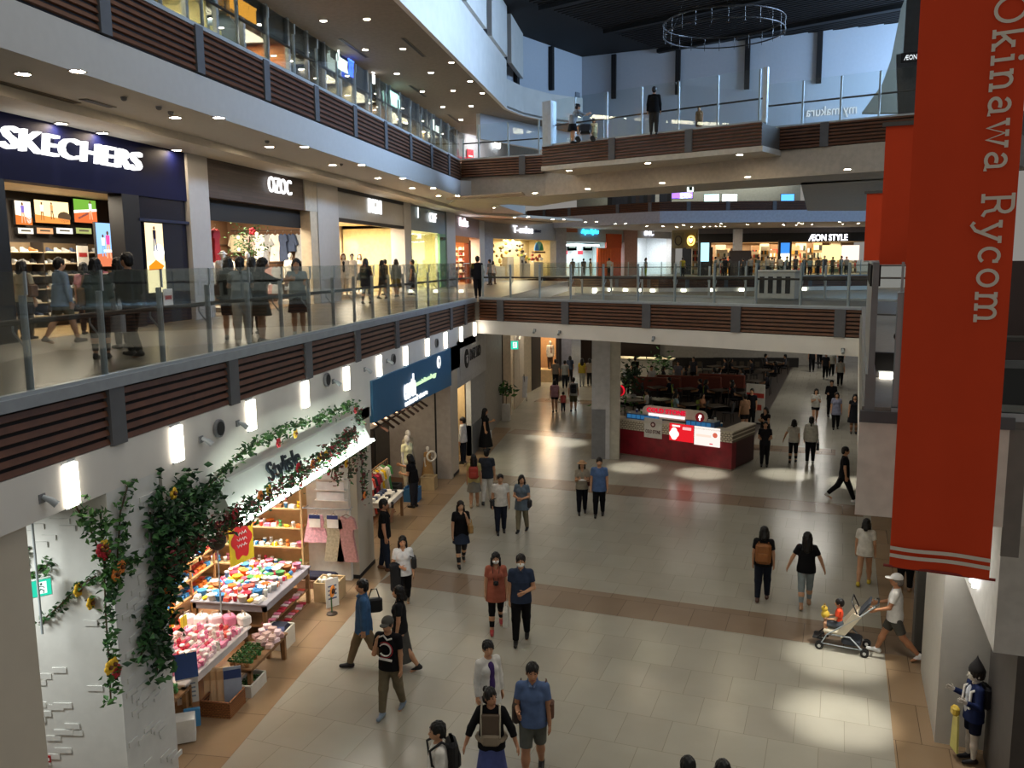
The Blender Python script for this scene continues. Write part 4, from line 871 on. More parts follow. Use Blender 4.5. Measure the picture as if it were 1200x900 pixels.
# shop sign lettering at far end and third floor
def sign(label, s, p, n, w, h, mat, cat='sign', board=None, bold=.0, shear=0., name='shop_sign', extra=None, mirror=False, depth=.06):
    t = thing(name, label, cat, p, math.atan2(n[1], n[0])+PI/2)
    fit(s, w, h, depth, mat, 'lettering', t, bold, shear, mirror)
    if board: mb = MB(); mb.b2((-board[0]/2, .035, -board[1]/2), (board[0]/2, .035+board[3], board[1]/2), board[2]); mb.build('board', t)
    if extra: extra(t)
    return t
LW = E('f4f7ff', 4.)
q = onp(981, 131, C0_-nn*-.2, nn); sign('reflected shop name, modelled as glowing mirrored lettering on the pale upper back wall', 'my makura', onp(974, 131, C0_+nn*.06, nn), nn, 3.0, .75, E('dce8f4', .9), mirror=True, depth=.03, bold=.0)  # a glass reflection of a lit sign, set as glowing mirrored letters
b3 = deep(1067, 67, 37.); nb = Vector((-b3.x, -b3.y, 0)).normalized(); sign('small dark lit sign on the grey block beside the big red banner', 'ÆON', b3, nb, .5, .2, E('dfe6ea', 1.2), board=(.75, .42, P('060606', .4), .05))
# fabric of the dark lift block
# ---------------------------------------------------------------- shops of the upper floors
LAMPS = []      # (kind, loc, energy, colour, size, size_y, target) made at the end
def lampq(*a): LAMPS.append(a)
class Frame:
    def __init__(s, p, q, z): s.p = Vector((p[0], p[1], z)); d = Vector((q[0]-p[0], q[1]-p[1], 0)); s.L = d.length; s.d = d/s.L; s.n = Vector((-s.d.y, s.d.x, 0)); s.rz = math.atan2(s.d.y, s.d.x)
    def __call__(s, u, v, z): return s.p+s.d*u+s.n*v+Vector((0, 0, z))
    def M(s): return Matrix.Translation(s.p) @ Matrix.Rotation(s.rz, 4, 'Z')
    def mb(s): m = MB(); return m
    def put(s, mb, name): return struct(mb.build(name, None, s.p, s.rz))
    def hit(s, px, py, v=0.): return onp(px, py, s.p+s.n*v, s.n)
    def uz(s, px, py, v=0.): q = s.hit(px, py, v)-s.p; return q.dot(s.d), q.z
def shop(p, q, z0, hop, htop, fm, depth, wallm, floorm=None, ceilm=None, light=80, lcol=(1, .85, .65), u1=None, thick=.35, lo=0.):
    F = Frame(p, q, z0); L = F.L; u1 = u1 or L
    m = MB(); m.b2((0, -.05, hop), (L, thick, htop), fm); F.put(m, 'wall_front')
    m = MB(); m.b2((lo-.1, depth, 0), (u1+.1, depth+.1, hop+.3), wallm); F.put(m, 'wall_back')
    m = MB(); m.b2((lo-.1, thick, 0), (lo, depth, hop+.3), wallm); F.put(m, 'wall_near'); m = MB(); m.b2((u1, thick, 0), (u1+.1, depth, hop+.3), wallm); F.put(m, 'wall_far')
    m = MB(); m.b2((lo-.1, thick, hop+.1), (u1+.1, depth+.1, hop+.3), ceilm or P('cfc6b6', .8)); F.put(m, 'ceiling')
    m = MB(); m.b2((lo, 0, 0), (u1, depth, .01), floorm or P('a8977c', .3)); F.put(m, 'floor')
    if light: lampq('AREA', F((L+u1)/4+lo/2+L*.1, depth*.55, hop-.02), light, lcol, min(L, u1)*.6, depth*.6, None)
    return F
def pillar(y0, y1, x0=XS-.6, x1=XS+.12, z0=Z2, z1=10.15, m=None): mb = MB(); mb.b2((x0, y0, z0), (x1, y1, z1), m or P('b3b1ae', .6, vary=.04)); struct(mb.build('wall_pillar'))
for a, b in ((21.5, 22.55), (30.4, 32.5), (41.5, 42.7), (50.3, 52.5), (60.0, 61.8)): pillar(a, b)
# prototypes --------------------------------------------------------------
def proto(o): o.location.z = -50 if o.location.z == 0 else o.location.z; return o
HID = Vector((0, -40, -60))   # prototypes are moved to their first place when used
class Proto:
    """the first use moves the prototype itself, later uses copy it"""
    def __init__(s, root): s.r = root; s.first = True; s.mat0 = None
    def put(s, loc, rz, label, cat=None, group=None, mat=None):
        if s.first:
            s.first = False; s.r.location = loc; s.r.rotation_euler = (0, 0, rz); s.r['label'] = label
            if group: s.r['group'] = group
            if mat is not None:
                t = s.r if s.r.type == 'MESH' else s.r.children[0]; t.material_slots[0].link = 'OBJECT'; t.material_slots[0].material = mat
            o = s.r
        else: o = dup(s.r, loc, rz, label, group, mat)
        if cat: o['category'] = cat
        return o
def g_garment(kind):
    t = thing({'dress': 'hanging_dress', 'shirt': 'hanging_shirt', 'skirt': 'hanging_skirt'}[kind], '', 'clothes'); mb = MB()
    pr = {'dress': [(-.1, 0), (-.19, -.06), (-.24, -.28), (-.17, -.3), (-.15, -.42), (-.25, -1.05), (.25, -1.05), (.15, -.42), (.17, -.3), (.24, -.28), (.19, -.06), (.1, 0), (0, -.07)],
          'shirt': [(-.1, 0), (-.2, -.06), (-.33, -.42), (-.24, -.46), (-.19, -.26), (-.2, -.68), (.2, -.68), (.19, -.26), (.24, -.46), (.33, -.42), (.2, -.06), (.1, 0), (0, -.08)],
          'skirt': [(-.16, 0), (-.3, -.62), (-.1, -.64), (.1, -.62), (.3, -.63), (.16, 0)]}[kind]
    n = len(pr); vs = []
    for y, s in ((-.05, .96), (0, 1.03), (.05, .96)): vs += [(x*s, y*(1-.5*(abs(z) < .05)), z) for x, z in pr]
    fs = [list(range(n)), list(range(3*n-1, 2*n-1, -1))]
    for l in range(2):
        for i in range(n): j = (i+1) % n; fs.append((l*n+j, l*n+i, (l+1)*n+i, (l+1)*n+j))
    mb.add(vs, fs, P('d8d0c0', .85)); mb.build('cloth', t)
    mb = MB(); mb.tube([(-.17, 0, -.05), (0, 0, .04), (.17, 0, -.05)], .009, P('6a4a30', .5), 5); mb.tube([(0, 0, .04), (0, 0, .09), (.03, 0, .12), (.0, .0, .14)], .005, STEEL, 5); mb.build('hanger', t); return Proto(t)
DRESS, SHIRT, SKIRT = g_garment('dress'), g_garment('shirt'), g_garment('skirt')
def rack(F, u, v, z, L, label, hgt=1.35, rot=0.):
    t = thing('clothes_rack', label, 'rack', F(u, v, z), F.rz+rot); mb = MB()
    mb.tube([(0, 0, hgt), (L, 0, hgt)], .014, DARK, 6); mb.build('rail', t)
    for x in (.02, L-.02): mb = MB(); mb.tube([(x, 0, .03), (x, 0, hgt)], .014, DARK, 6); mb.tube([(x, -.22, .02), (x, .22, .02)], .014, DARK, 6); mb.build('upright', t)
    return t
CLO = ['e9e4da', 'c9b79a', '2a2a30', '6c7f9a', 'b78f8a', 'd9cfae', '4a5a48', '8c2f35', 'f2efe8', '3c4a66', 'a0a4a6', 'd8b9b0']
CN = {'e9e4da': 'cream', 'c9b79a': 'beige', '2a2a30': 'black', '6c7f9a': 'dusty blue', 'b78f8a': 'rose', 'd9cfae': 'straw', '4a5a48': 'olive green', '8c2f35': 'dark red', 'f2efe8': 'white', '3c4a66': 'navy', 'a0a4a6': 'grey', 'd8b9b0': 'pale pink', '111111': 'black', 'd8d8d4': 'white', 'e05a4a': 'red', 'f0c419': 'yellow', 'e889a8': 'pink', '3f8ac4': 'blue', '57a05a': 'green', 'e0792b': 'orange', 'f4d9de': 'blush pink', 'c9304a': 'crimson', '7b5ea7': 'purple', '9a6a3a': 'brown', '8fd0e0': 'light blue', 'e3ddd0': 'cream'}
def hangrow(F, u, v, z, L, n, where, group, kinds=(DRESS, SHIRT), cols=CLO, rot=PI/2):
    r = random.Random(int(u*100+v*10+z))
    for k in range(n):
        c = r.choice(cols); pk = r.choice(kinds); nm = {id(DRESS): 'dress', id(SHIRT): 'shirt', id(SKIRT): 'skirt'}[id(pk)]
        pk.put(F(u+L*(k+.5)/n, v, z-.13), F.rz+rot+r.uniform(-.12, .12), '%s %s on a hanger %s' % (CN[c], nm, where), 'clothes', group, P(c, .85, vary=.2))
def picture(F, u, z, w, h, v, label, name, paint, s=2.2, cat='poster', bg='e8c890', fr=None):
    """lit poster: backing, frame and shapes laid in thin relief on the face"""
    t = thing(name, label, cat, F(u, v, z), F.rz); mb = MB(); mb.b2((-w/2, 0, -h/2), (w/2, .06, h/2), fr or DARK); mb.build('frame', t)
    mb = MB(); mb.b2((-w/2+.015, -.006, -h/2+.015), (w/2-.015, -.001, h/2-.015), E(bg, s)); mb.build('lit_face', t)
    mb = MB(); paint(mb, w, h, s); 
    if mb.v: mb.build('printed_picture', t)
    return t
def blob(mb, x, z, rx, rz_, c, s, y=-.008, n=12): mb.add([(x+rx*math.cos(2*PI*k/n), y, z+rz_*math.sin(2*PI*k/n)) for k in range(n)], [list(range(n))], E(c, s))
def poly(mb, pts, c, s, y=-.008): mb.add([(x, y, z) for x, z in pts], [list(range(len(pts)))], E(c, s))
def figure(mb, x, z, h, cs, s, y=-.01):
    blob(mb, x, z+h*.42, h*.07, h*.08, '5a3a28', s, y); poly(mb, [(x-h*.12, z+h*.34), (x+h*.12, z+h*.34), (x+h*.1, z), (x-h*.1, z)], cs[0], s, y)
    poly(mb, [(x-h*.1, z), (x, z), (x-h*.06, z-h*.5), (x-h*.13, z-h*.5)], cs[1], s, y); poly(mb, [(x, z), (x+h*.1, z), (x+h*.16, z-h*.5), (x+h*.09, z-h*.5)], cs[1], s, y)
# --- shoe shop ------------------------------------------------------------
NAVY = P('060c36', .6, vary=.08, spec=.15)
S1 = shop((XS, 6), (XS, 21.5), Z2, 3.15, 4.5, NAVY, 2.6, P('2b2622', .7), P('b69a70', .3), P('c9bda6', .8), light=0, u1=16.6, lo=6)
m = MB(); m.b2((5, -.06, 0), (8.93, .3, 3.15), P('08080c', .4)); m.b2((12.62, -.06, 0), (13.3, .3, 3.15), P('0a0a10', .4)); m.b2((13.3, .02, 0), (15.5, .3, 3.15), P('10182c', .2)); m.b2((13.25, -.08, 2.55), (15.5, .0, 2.62), P('1d2a4a', .3)); S1.put(m, 'wall_front')
u, z = S1.uz(80, 175, -.08); sign('large white lit lettering on the dark navy shop front', 'SKECHERS', S1(11.12, -.14, 3.94), -S1.n, 4.5, .44  , E('ffffff', 1.8), bold=.004, shear=.12, depth=.12)
def ad1(mb, w, h, s):
    poly(mb, [(-w/2, -h/2), (w/2, -h/2), (w/2, -h*.2), (-w/2, -h*.1)], 'b0602a', s); figure(mb, -w*.05, h*.0, h*.85, ('6a5aa0', 'c09070'), s); blob(mb, w*.3, -h*.25, w*.15, h*.2, 'f4f0e8', s)
def ad2(mb, w, h, s):
    poly(mb, [(-w/2, -h/2), (w/2, -h/2), (w/2, -h*.3), (-w/2, -h*.15)], 'c87a3a', s); figure(mb, -w*.3, h*.0, h*.8, ('f0ece0', '8a5a30'), s); figure(mb, -w*.02, h*.05, h*.75, ('b08050', '5a3a20'), s); blob(mb, w*.34, -h*.2, w*.2, h*.25, '4a3a2a', s)
def ad3(mb, w, h, s):
    poly(mb, [(-w/2, -h/2), (w/2, -h/2), (w/2, h*.02), (-w/2, -h*.12)], 'b5582e', s); poly(mb, [(-w/2, -h*.12), (w/2, .02*h), (w/2, h*.12), (-w/2, 0)], 'f0ead8', s); figure(mb, w*.22, h*.05, h*.8, ('d8d0e8', 'c09070'), s); poly(mb, [(-w*.35, -h*.3), (w*.1, -h*.05), (w*.14, -h*.12), (-w*.3, -h*.36)], '2b2a3a', s)
def ad4(mb, w, h, s):
    figure(mb, .02*w, 0, h*.62, ('e04a8a', 'd09a78'), s); figure(mb, -w*.2, -h*.02, h*.5, ('f0f0f4', '7aa0c8'), s, -.009); poly(mb, [(-w/2, -h*.22), (w/2, -h*.16), (w/2, -h/2), (-w/2, -h/2)], 'c06a48', s, -.0085); poly(mb, [(-w*.2, -h*.12), (w*.5, -h*.12), (w*.5, -h*.17), (-w*.2, -h*.17)], 'f4f4f0', s, -.012)
def ad5(mb, w, h, s):
    poly(mb, [(-w/2, -h*.05), (w/2, -h*.05), (w/2, -h/2), (-w/2, -h/2)], 'f0e2b0', s, -.0085); blob(mb, w*.2, h*.08, w*.3, h*.12, 'f8f4ea', s, -.009); poly(mb, [(-w*.4, -h*.12), (0, -h*.03), (w*.45, -h*.12), (w*.3, -h*.17), (-w*.4, -h*.18)], 'd07818', s, -.0095)
    figure(mb, .0, h*.27, h*.36, ('22202a', '4a5068'), s); blob(mb, -w*.12, -h*.32, w*.28, h*.07, '3a2a20', s); blob(mb, w*.22, -h*.3, w*.16, h*.12, '8a7a6a', s)
BV = 2.45
def onS(px0, px1, py0, py1, v=BV): a = S1.uz(px0, py0, v); b = S1.uz(px1, py1, v); return (a[0]+b[0])/2, (a[1]+b[1])/2, abs(b[0]-a[0]), abs(a[1]-b[1])
u_, z_, w_, h_ = onS(16, 38, 234, 264); picture(S1, u_, z_, w_, h_, BV, 'lit advert of a person in purple high on the shoe shop wall', 'lit_advert', ad1, bg='f0dcc0')
u_, z_, w_, h_ = onS(39, 82, 233, 263); picture(S1, u_, z_, w_, h_, BV, 'wide lit sepia advert of two people above the shoe shelves', 'lit_advert', ad2, bg='f2d59a')
u_, z_, w_, h_ = onS(85, 114, 232, 262); picture(S1, u_, z_, w_, h_, BV, 'lit advert of a runner on green and red ground', 'lit_advert', ad3, bg='5c8a30')
u_, z_, w_, h_ = onS(111, 140, 260, 312, .9); picture(S1, u_, z_, w_, h_, .9, 'lit blue poster of two women standing in the shoe shop entrance', 'lit_poster', ad4, bg='8ab4e0', s=1.8)
u_, z_, w_, h_ = onS(168, 195, 260, 342, -.02); picture(S1, u_, z_, w_, h_, -.03, 'tall lit poster of a seated man and an orange shoe on the dark shop front', 'lit_poster', ad5, bg='f0d8a8', s=2.)
for k, (a, b) in enumerate(((20, 40), (42, 63), (65, 86), (88, 108))):
    u_, z_, w_, h_ = onS(a, b, 266, 275); picture(S1, u_, z_, w_*.97, h_, BV, 'narrow lit label panel under the adverts, %s' % ['cream one at the near end', 'orange one', 'white one in the middle', 'olive one at the far end'][k], 'lit_label', lambda mb, w, h, s: poly(mb, [(-w*.3, -h*.1), (w*.3, -h*.1), (w*.3, h*.15), (-w*.3, h*.15)], '5a5040', s), bg=['efe9d8', 'e0a070', 'f2efe6', '9aa060'][k], s=1.6)
# shelves and shoes
sh = thing('display_shelf', 'tall dark shelf full of shoes along the shoe shop back wall', 'shelf', S1(9.3, BV-.35, 0), S1.rz); zs = [.3, .62, .94, 1.26, 1.55, 1.82]
mb = MB(); mb.b2((0, .33, 0), (6.6, .38, 2.05), P('6a5a44', .6)); mb.build('back_panel', sh)
for z in zs: mb = MB(); mb.b2((0, 0, z-.02), (6.6, .33, z), P('b9a88a', .5)); mb.build('shelf_board', sh)
for x in (0, 1.65, 3.3, 4.95, 6.57): mb = MB(); mb.b2((x, 0, 0), (x+.03, .33, 2.05), P('2a2420', .5)); mb.build('divider', sh)
t = thing('shoe', '', 'shoe'); mb = MB(); L_ = [(-.05, 0), (-.052, .06), (-.045, .1), (.0, .085), (.06, .05), (.14, .04), (.155, .015), (.15, 0)]
vs = []; fs = []; n = len(L_)
for y, s in ((-.04, .85), (-.03, 1.), (.03, 1.), (.04, .85)): vs += [(x*s+.0, y, z*s+.018) for x, z in L_]
for l in range(3):
    for i in range(n): j = (i+1) % n; fs.append((l*n+i, l*n+j, (l+1)*n+j, (l+1)*n+i))
fs += [list(range(n-1, -1, -1)), list(range(3*n, 4*n))]; mb.add(vs, fs, P('d8d8d4', .6)); mb.build('shoe_upper', t); mb = MB(); mb.b2((-.055, -.042, 0), (.158, .042, .022), P('efece4', .5), bev=.01); mb.build('sole', t); SHOE = Proto(t)
r = random.Random(4)
for z in zs:
    for k in range(22):
        c = r.choice(['d8d8d4', '2a2a30', 'e3ddd0', 'a0a4a6', '9a6a3a', 'e889a8', '3c4a66']); SHOE.put(S1(9.5+k*.29, BV-.2, z), S1.rz+r.choice((0, PI/2, PI*.6))-PI/2, '%s shoe on the tall display shelf of the shoe shop' % CN[c], 'shoe', 'shoes on the shoe shop shelf', P(c, .6, vary=.1))
for (px, py), lb in (((97, 300), 'white price card hanging before the shoe shelves'), ((197, 350), 'small white card stand by the dark glass panel'), ((99, 360), 'white upright card stand on the shoe shop floor')):
    u_, z_ = S1.uz(px, py, 1.6 if px < 150 else -.2); mb = MB(); mb.box((0, 0, 0), (.42, .02, .5), P('e6e2da', .6)); mb.box((0, -.012, .03), (.3, .004, .1), P('b03030', .6)); tag(mb.build('price_card', None, S1(u_, 1.6 if px < 150 else -.2, z_), S1.rz), lb, 'card')
lampq('AREA', S1(11.5, 1.3, 3.1), 300, (1, .86, .66), 4, 1.5, None)
for k, px in enumerate((67, 115, 203)):
    q = onx(px, {67: 150, 115: 150.5, 203: 181}[px], XS+.14); down((q.x+.1, q.y, 10.11), 'downlight close to the navy front of the shoe shop, %s' % ['left of the lettering top', 'above the lettering middle', 'beyond the lettering'][k], 'downlights over the second-floor walkway')
# --- plank-front fashion shop ----------------------------------------------
WP = planks('4a3830', '35271f', 1.4, .09, 0, .5, .004, '1c1410', axis='y')
S2 = shop((XS, 22.55), (XS, 30.4), Z2, 3.35, 4.42, WP, 4.2, P('7a5a40', .7), P('8c6e4c', .35), P('2a211c', .8), light=700, u1=9.2)
m = MB(); m.b2((6.75, -.1, 3.35), (7.85, -.04, 4.42), P('b9b2a4', .6)); m.b2((7.2, -.08, 0), (7.85, .3, 3.35), P('c8baa2', .6)); m.b2((0, .3, 2.75), (7.2, .4, 3.35), P('0d0b0a', .6)); S2.put(m, 'wall_front')
u, z = S2.uz(327, 218, -.1); sign('white haloed lettering on the dark plank shop front', 'OZOC', S2(u, -.14, z), -S2.n, 1.75, .5  , E('ffffff', 1.8), bold=.0)
for k in range(5): mb = MB(); mb.b2((0.3, 4.12, .6+.4*k), (9, 4.2, .64+.4*k), P('3a281c', .5)); S2.put(mb, 'trim_%d' % (90+k))
rack(S2, 4.0, 3.6, .02, 4.6, 'long black rack of clothes along the back wall of the plank-front shop', 1.75); hangrow(S2, 4.1, 3.6, 1.75, 4.4, 16, 'on the back rack of the plank-front shop', 'clothes on the back rack')

def sidewall(F, u, v0, v1, zs, where, group, n, pks=(DRESS, SHIRT), cols=CLO):
    rg = random.Random(int(u*7+len(where)))
    for z in zs:
        t = thing('clothes_rail', 'wall rail %s, %s' % (where, 'upper one' if z > 2 else 'lower one'), 'rail', F(u, v0, z), F.rz+PI/2); mb = MB(); mb.tube([(0, 0, 0), (v1-v0, 0, 0)], .015, DARK, 6); mb.build('rail', t)
        for x in (.05, v1-v0-.05): mb = MB(); mb.tube([(x, 0, 0), (x, -.25, 0)], .012, DARK, 5); mb.build('bracket', t)
        for k in range(n): c = rg.choice(cols); pk = rg.choice(pks); nm = 'dress' if pk is DRESS else 'shirt' if pk is SHIRT else 'skirt'; pk.put(F(u, v0+(v1-v0)*(k+.5)/n, z-.13), F.rz-PI/2+rg.uniform(-.5, .5), '%s %s hanging on the wall rail %s' % (CN[c], nm, where), 'clothes', group, P(c, .85, vary=.2))
sidewall(S2, 8.9, .6, 3.9, (1.5, 2.75), 'at the far end of the plank-front shop', 'clothes on the far rails of the plank-front shop', 10)
rack(S2, 4.6, 1.6, .02, 2.2, 'low black rack of shirts in the middle of the plank-front shop', 1.3); hangrow(S2, 4.7, 1.6, 1.3, 2., 10, 'on the low middle rack of the plank-front shop', 'clothes on the low middle rack', (SHIRT, SKIRT), ['e9e4da', 'c9b79a', 'a0a4a6', 'd8b9b0', 'f2efe8'])
DRESS.put(S2(*(lambda a: (a[0], 2.2, a[1]))(S2.uz(346, 268, 2.2))), S2.rz, 'white dress hanging high on the wall of the plank-front shop', 'clothes', None, P('e8e6e0', .85)); SHIRT.put(S2(*(lambda a: (a[0], 1.6, a[1]))(S2.uz(310, 290, 1.6))), S2.rz, 'pale shirt displayed flat below the little tree', 'clothes', None, P('d6d2c8', .85)); DRESS.put(S2(*(lambda a: (a[0], 1.2, a[1]))(S2.uz(252, 268, 1.2))), S2.rz, 'red top hanging at the near end of the plank-front shop', 'clothes', None, P('b8282e', .85))
tr = thing('display_tree', 'small leafy tree hung with round lights inside the plank-front shop', 'tree', S2(*(lambda a: (a[0], 1.0, 0))(S2.uz(292, 300, 1.0))), 0)
mb = MB(); mb.tube([(0, 0, 0), (.05, .02, .9), (-.03, .0, 1.7), (.06, 0, 2.4)], [.06, .05, .04, .02], P('4a3524', .7)); mb.build('trunk', tr)
def leaves(n, fn, size, mats, seed=1, fl=.4):
    r = random.Random(seed); mb = MB()
    for _ in range(n):
        c = Vector(fn(r)); a = Vector((r.gauss(0, 1), r.gauss(0, 1), r.gauss(0, .6))).normalized(); b = a.cross(Vector((r.gauss(0, 1), r.gauss(0, 1), r.gauss(0, 1)))).normalized(); s = size*r.uniform(.6, 1.2); nn = a.cross(b)*s*.18
        mb.add([c-a*s*.5, c+b*s*fl*.5+nn, c+a*s*.55, c-b*s*fl*.5+nn], [(0, 1, 2), (0, 2, 3)], r.choice(mats))
    return mb
GRN = [P('2f5a2a', .6), P('3f6e30', .6), P('244a26', .6), P('4f7d3a', .6)]
leaves(420, lambda r: (r.gauss(0, .26), r.gauss(0, .2), 2.0+r.gauss(0, .42)), .13, GRN, 3).build('foliage', tr)
for k in range(7): mb = MB(); mb.ball((math.cos(k*2.1)*.35, math.sin(k*2.1)*.3-.1, 1.7+.13*k), .05, E('ffe2b0', 7), 8); mb.build('bulb', tr)
mb = MB(); [mb.ball((.28+.07*math.cos(a), -.25, 2.55+.07*math.sin(a)), .06, P('c02030', .6), 8, (1, .5, 1)) for a in (0, 1.3, 2.5, 3.8, 5)]; mb.build('red_flower', tr)
def mann(F, u, v, label, top, bot, h=1.72, hair=('bald', '000000'), arms=('down', 'low'), z=.15, face=180, skin='d9d4cc', **k):
    p = F(u, v, z); return person(p, face, label, h=h, fem=k.pop('fem', True), top=top, bot=bot, hair=hair, shoes='8a7a6a', skin=skin, arms=arms, step=.02, eyes=False, cat='mannequin', name='mannequin', **k)
def plinth(F, u, v, label, w=.8, hgt=.15, mat=None): mb = MB(); mb.box((0, 0, hgt/2), (w, w, hgt), mat or P('d8d2c6', .5), bev=.01); return tag(mb.build('display_plinth', None, F(u, v, .011), F.rz), label, 'plinth')
for px, v, lb, tp, bt, pl in ((262, .9, 'mannequin in a white hat and white blouse with a green skirt', ('tee', 'efeae0'), ('skirt', '12a066', .42), ('bald', '000000', 'hat', 'f0eee8')), (291, .7, 'mannequin in a beige knit behind the group of shoppers', ('sweater', 'c8b48c'), ('skirt', '5a4636', .25), ('bald', '000000')), (341, .8, 'mannequin in a pale blouse and grey skirt at the far end of the plank-front shop', ('tee', 'e6e2d8'), ('skirt', '8c8e90', .2), ('bald', '000000'))):
    u, _ = S2.uz(px, 320, v); plinth(S2, u, v, 'low pale plinth under the %s' % ' '.join(lb.split()[:9]).rstrip(' anda')); mann(S2, u, v, lb, tp, bt, hair=pl)
for k, px in enumerate((249, 263, 291, 316, 337)):
    q = onx(px, {249: 228, 263: 228.5, 291: 233, 316: 236, 337: 239.5}[px], XS-.2); down((q.x, q.y, Z2+3.44), 'downlight just inside the plank-front shop entrance', 'downlights in the plank-front shop entrance')
# --- white-front fashion shop
WF = P('a5a49f', .6, vary=.05)
S3 = shop((XS, 32.5), (XS, 41.5), Z2, 3.25, 4.4, WF, 3.6, P('c9b497', .7), P('b59a78', .3), P('d8cbb4', .8), light=900, u1=11)
m = MB(); m.b2((0, -.1, 4.28), (9, .0, 4.42), P('15110f', .6)); m.b2((0, -.1, 3.1), (9, .1, 3.25), P('14100e', .6)); S3.put(m, 'trim_96')
u, z = S3.uz(439, 242, -.1); sign('white upright lit lettering on the pale grey shop front', 'INGNI', S3(u, -.12, z), -S3.n, 1.75, .62  , E('ffffff', 1.8), bold=.0)
for k in range(3): lampq('SPOT', S3(3.5+3*k, 2.4, 3.2), 130, (1, .86, .66), .05, 70, S3(3.8+3*k, 3.6, 1.6))
rack(S3, 3, 3.2, .02, 6.5, 'long rack of pale clothes along the back of the white-front shop', 1.5); hangrow(S3, 3.1, 3.2, 1.5, 6.3, 20, 'on the back rack of the white-front shop', 'clothes on the white-front shop rack', (DRESS, SHIRT, SKIRT), ['e9e4da', 'f2efe8', '2a2a30', 'a0a4a6', 'd8b9b0', 'c9b79a', '6c7f9a'])
for px, v, lb, tp, bt, hr in ((403, .6, 'mannequin with brown hair in a white jacket at the near end of the white-front shop', ('cardigan', 'e8e4dc', '1a1a1c'), ('pants', 'ddd8d0'), ('bob', '6a3a20')), (413, .5, 'mannequin in a striped top beside the brown-haired mannequin', ('tee', 'e0ddd8'), ('pants', 'e9e6e0'), ('short', '1a1412')), (422, .9, 'brown-haired mannequin standing behind the striped mannequin', ('tee', 'd8c8b4'), ('skirt', '2a2a2e', .3), ('bob', '7a4424'))):
    u, _ = S3.uz(px, 320, v); plinth(S3, u, v, 'low white plinth under the %s' % ' '.join(lb.split()[:9])); mann(S3, u, v, lb, tp, bt, hair=hr)
# --- blue-grey glass-front shop
sidewall(S3, 10.7, .8, 3.4, (1.5,), 'at the far end of the white-front shop', 'clothes on the far rail of the white-front shop', 8, (DRESS, SHIRT, SKIRT), ['e9e4da', 'f2efe8', '2a2a30', 'a0a4a6', 'd8b9b0'])
S4 = shop((XS, 42.7), (XS, 50.3), Z2, 3.1, 4.35, P('6f838a', .3, vary=.1), 3.4, P('d8cf9a', .7), P('c9bfa0', .3), P('e8e2c8', .8), light=1100, lcol=(1, .92, .66), u1=9.5)
m = MB(); m.b2((6.2, -.03, 0), (7.6, .1, 3.1), P('6f9a72', .5)); m.b2((6.3, -.2, 2.75), (7.0, -.0, 2.9), DARK); S4.put(m, 'wall_front')
u, z = S4.uz(507, 255, -.1); sign('short white lit lettering on the blue-grey shop front', 'CIEF', S4(u, -.12, z), -S4.n, 1.55, .5  , E('ffffff', 1.8), bold=.0); u, z = S4.uz(490, 249, -.1); mb = MB(); mb.box((0, 0, 0), (.06, .05, .55), E('dfe8e8', 2)); tag(mb.build('sign_bar', None, S4(u, -.1, z), S4.rz), 'thin pale lit upright bar on the blue-grey shop front', 'sign')
mb = MB(); mb.b2((0, 0, 0), (6.1, .012, 3.05), GL); tag(mb.build('shop_glass', None, S4(.05, .02, .02), S4.rz), 'large glass pane closing the yellow-lit shop with the blue-grey front', 'glass')
rack(S4, 2, 2.2, .02, 5.5, 'rack of clothes in the yellow-lit glass-front shop', 1.5); hangrow(S4, 2.1, 2.2, 1.5, 5.2, 14, 'in the yellow-lit glass-front shop', 'clothes in the yellow-lit shop', (SHIRT, SKIRT), ['6c7f9a', 'e9e4da', '3c4a66', 'a0a4a6', 'd9cfae'])
# --- warm orange shop
S5 = shop((XS, 52.5), (XS, 60), Z2, 3.1, 4.35, P('9a8580', .6), 3., P('b57a48', .7), P('a98058', .4), P('d8b088', .8), light=800, lcol=(1, .75, .48), u1=8.6)
m = MB(); m.b2((4.3, -.02, 0), (5.0, .3, 2.9), P('7a3a18', .6)); m.b2((0, -.05, 2.7), (4.3, .2, 3.1), P('c8762e', .6)); S5.put(m, 'wall_front')
u, z = S5.uz(543.5, 260.5, -.1); sign('white lit lettering on the rosy front of the orange-lit shop', 'Laulea', S5(u, -.12, z), -S5.n, 2.3, .5, E('f4f0ff', 6), bold=.03)
t = thing('display_shelf', 'white shelf stacked with small goods in the orange-lit shop', 'shelf', S5(8.1, 2.9, 0), 0)
for k in range(6): mb = MB(); mb.b2((0, 0, .3+.4*k), (2.6, .35, .33+.4*k), P('e0d8cc', .5)); mb.build('shelf_board', t)
for x in (0, 1.3, 2.57): mb = MB(); mb.b2((x, 0, 0), (x+.03, .35, 2.5), P('c9a888', .5)); mb.build('divider', t)
mb = MB(); mb.box((0, 0, .09), (.24, .2, .18), P('e9e4da', .7), bev=.03); mb.tube([(-.06, 0, .17), (-.05, 0, .25), (.05, 0, .25), (.06, 0, .17)], .01, P('b09a80', .6), 5); HB = mb.build('handbag'); tag(HB, '', 'bag'); HB = Proto(HB)
for k in range(6):
    for i in range(8): c = r.choice(CLO); HB.put(S5(8.25, 2.75-.32*i, .33+.4*k), 0, '%s handbag on the white shelf of the orange-lit shop' % CN[c], 'bag', 'bags in the orange-lit shop', P(c, .7))
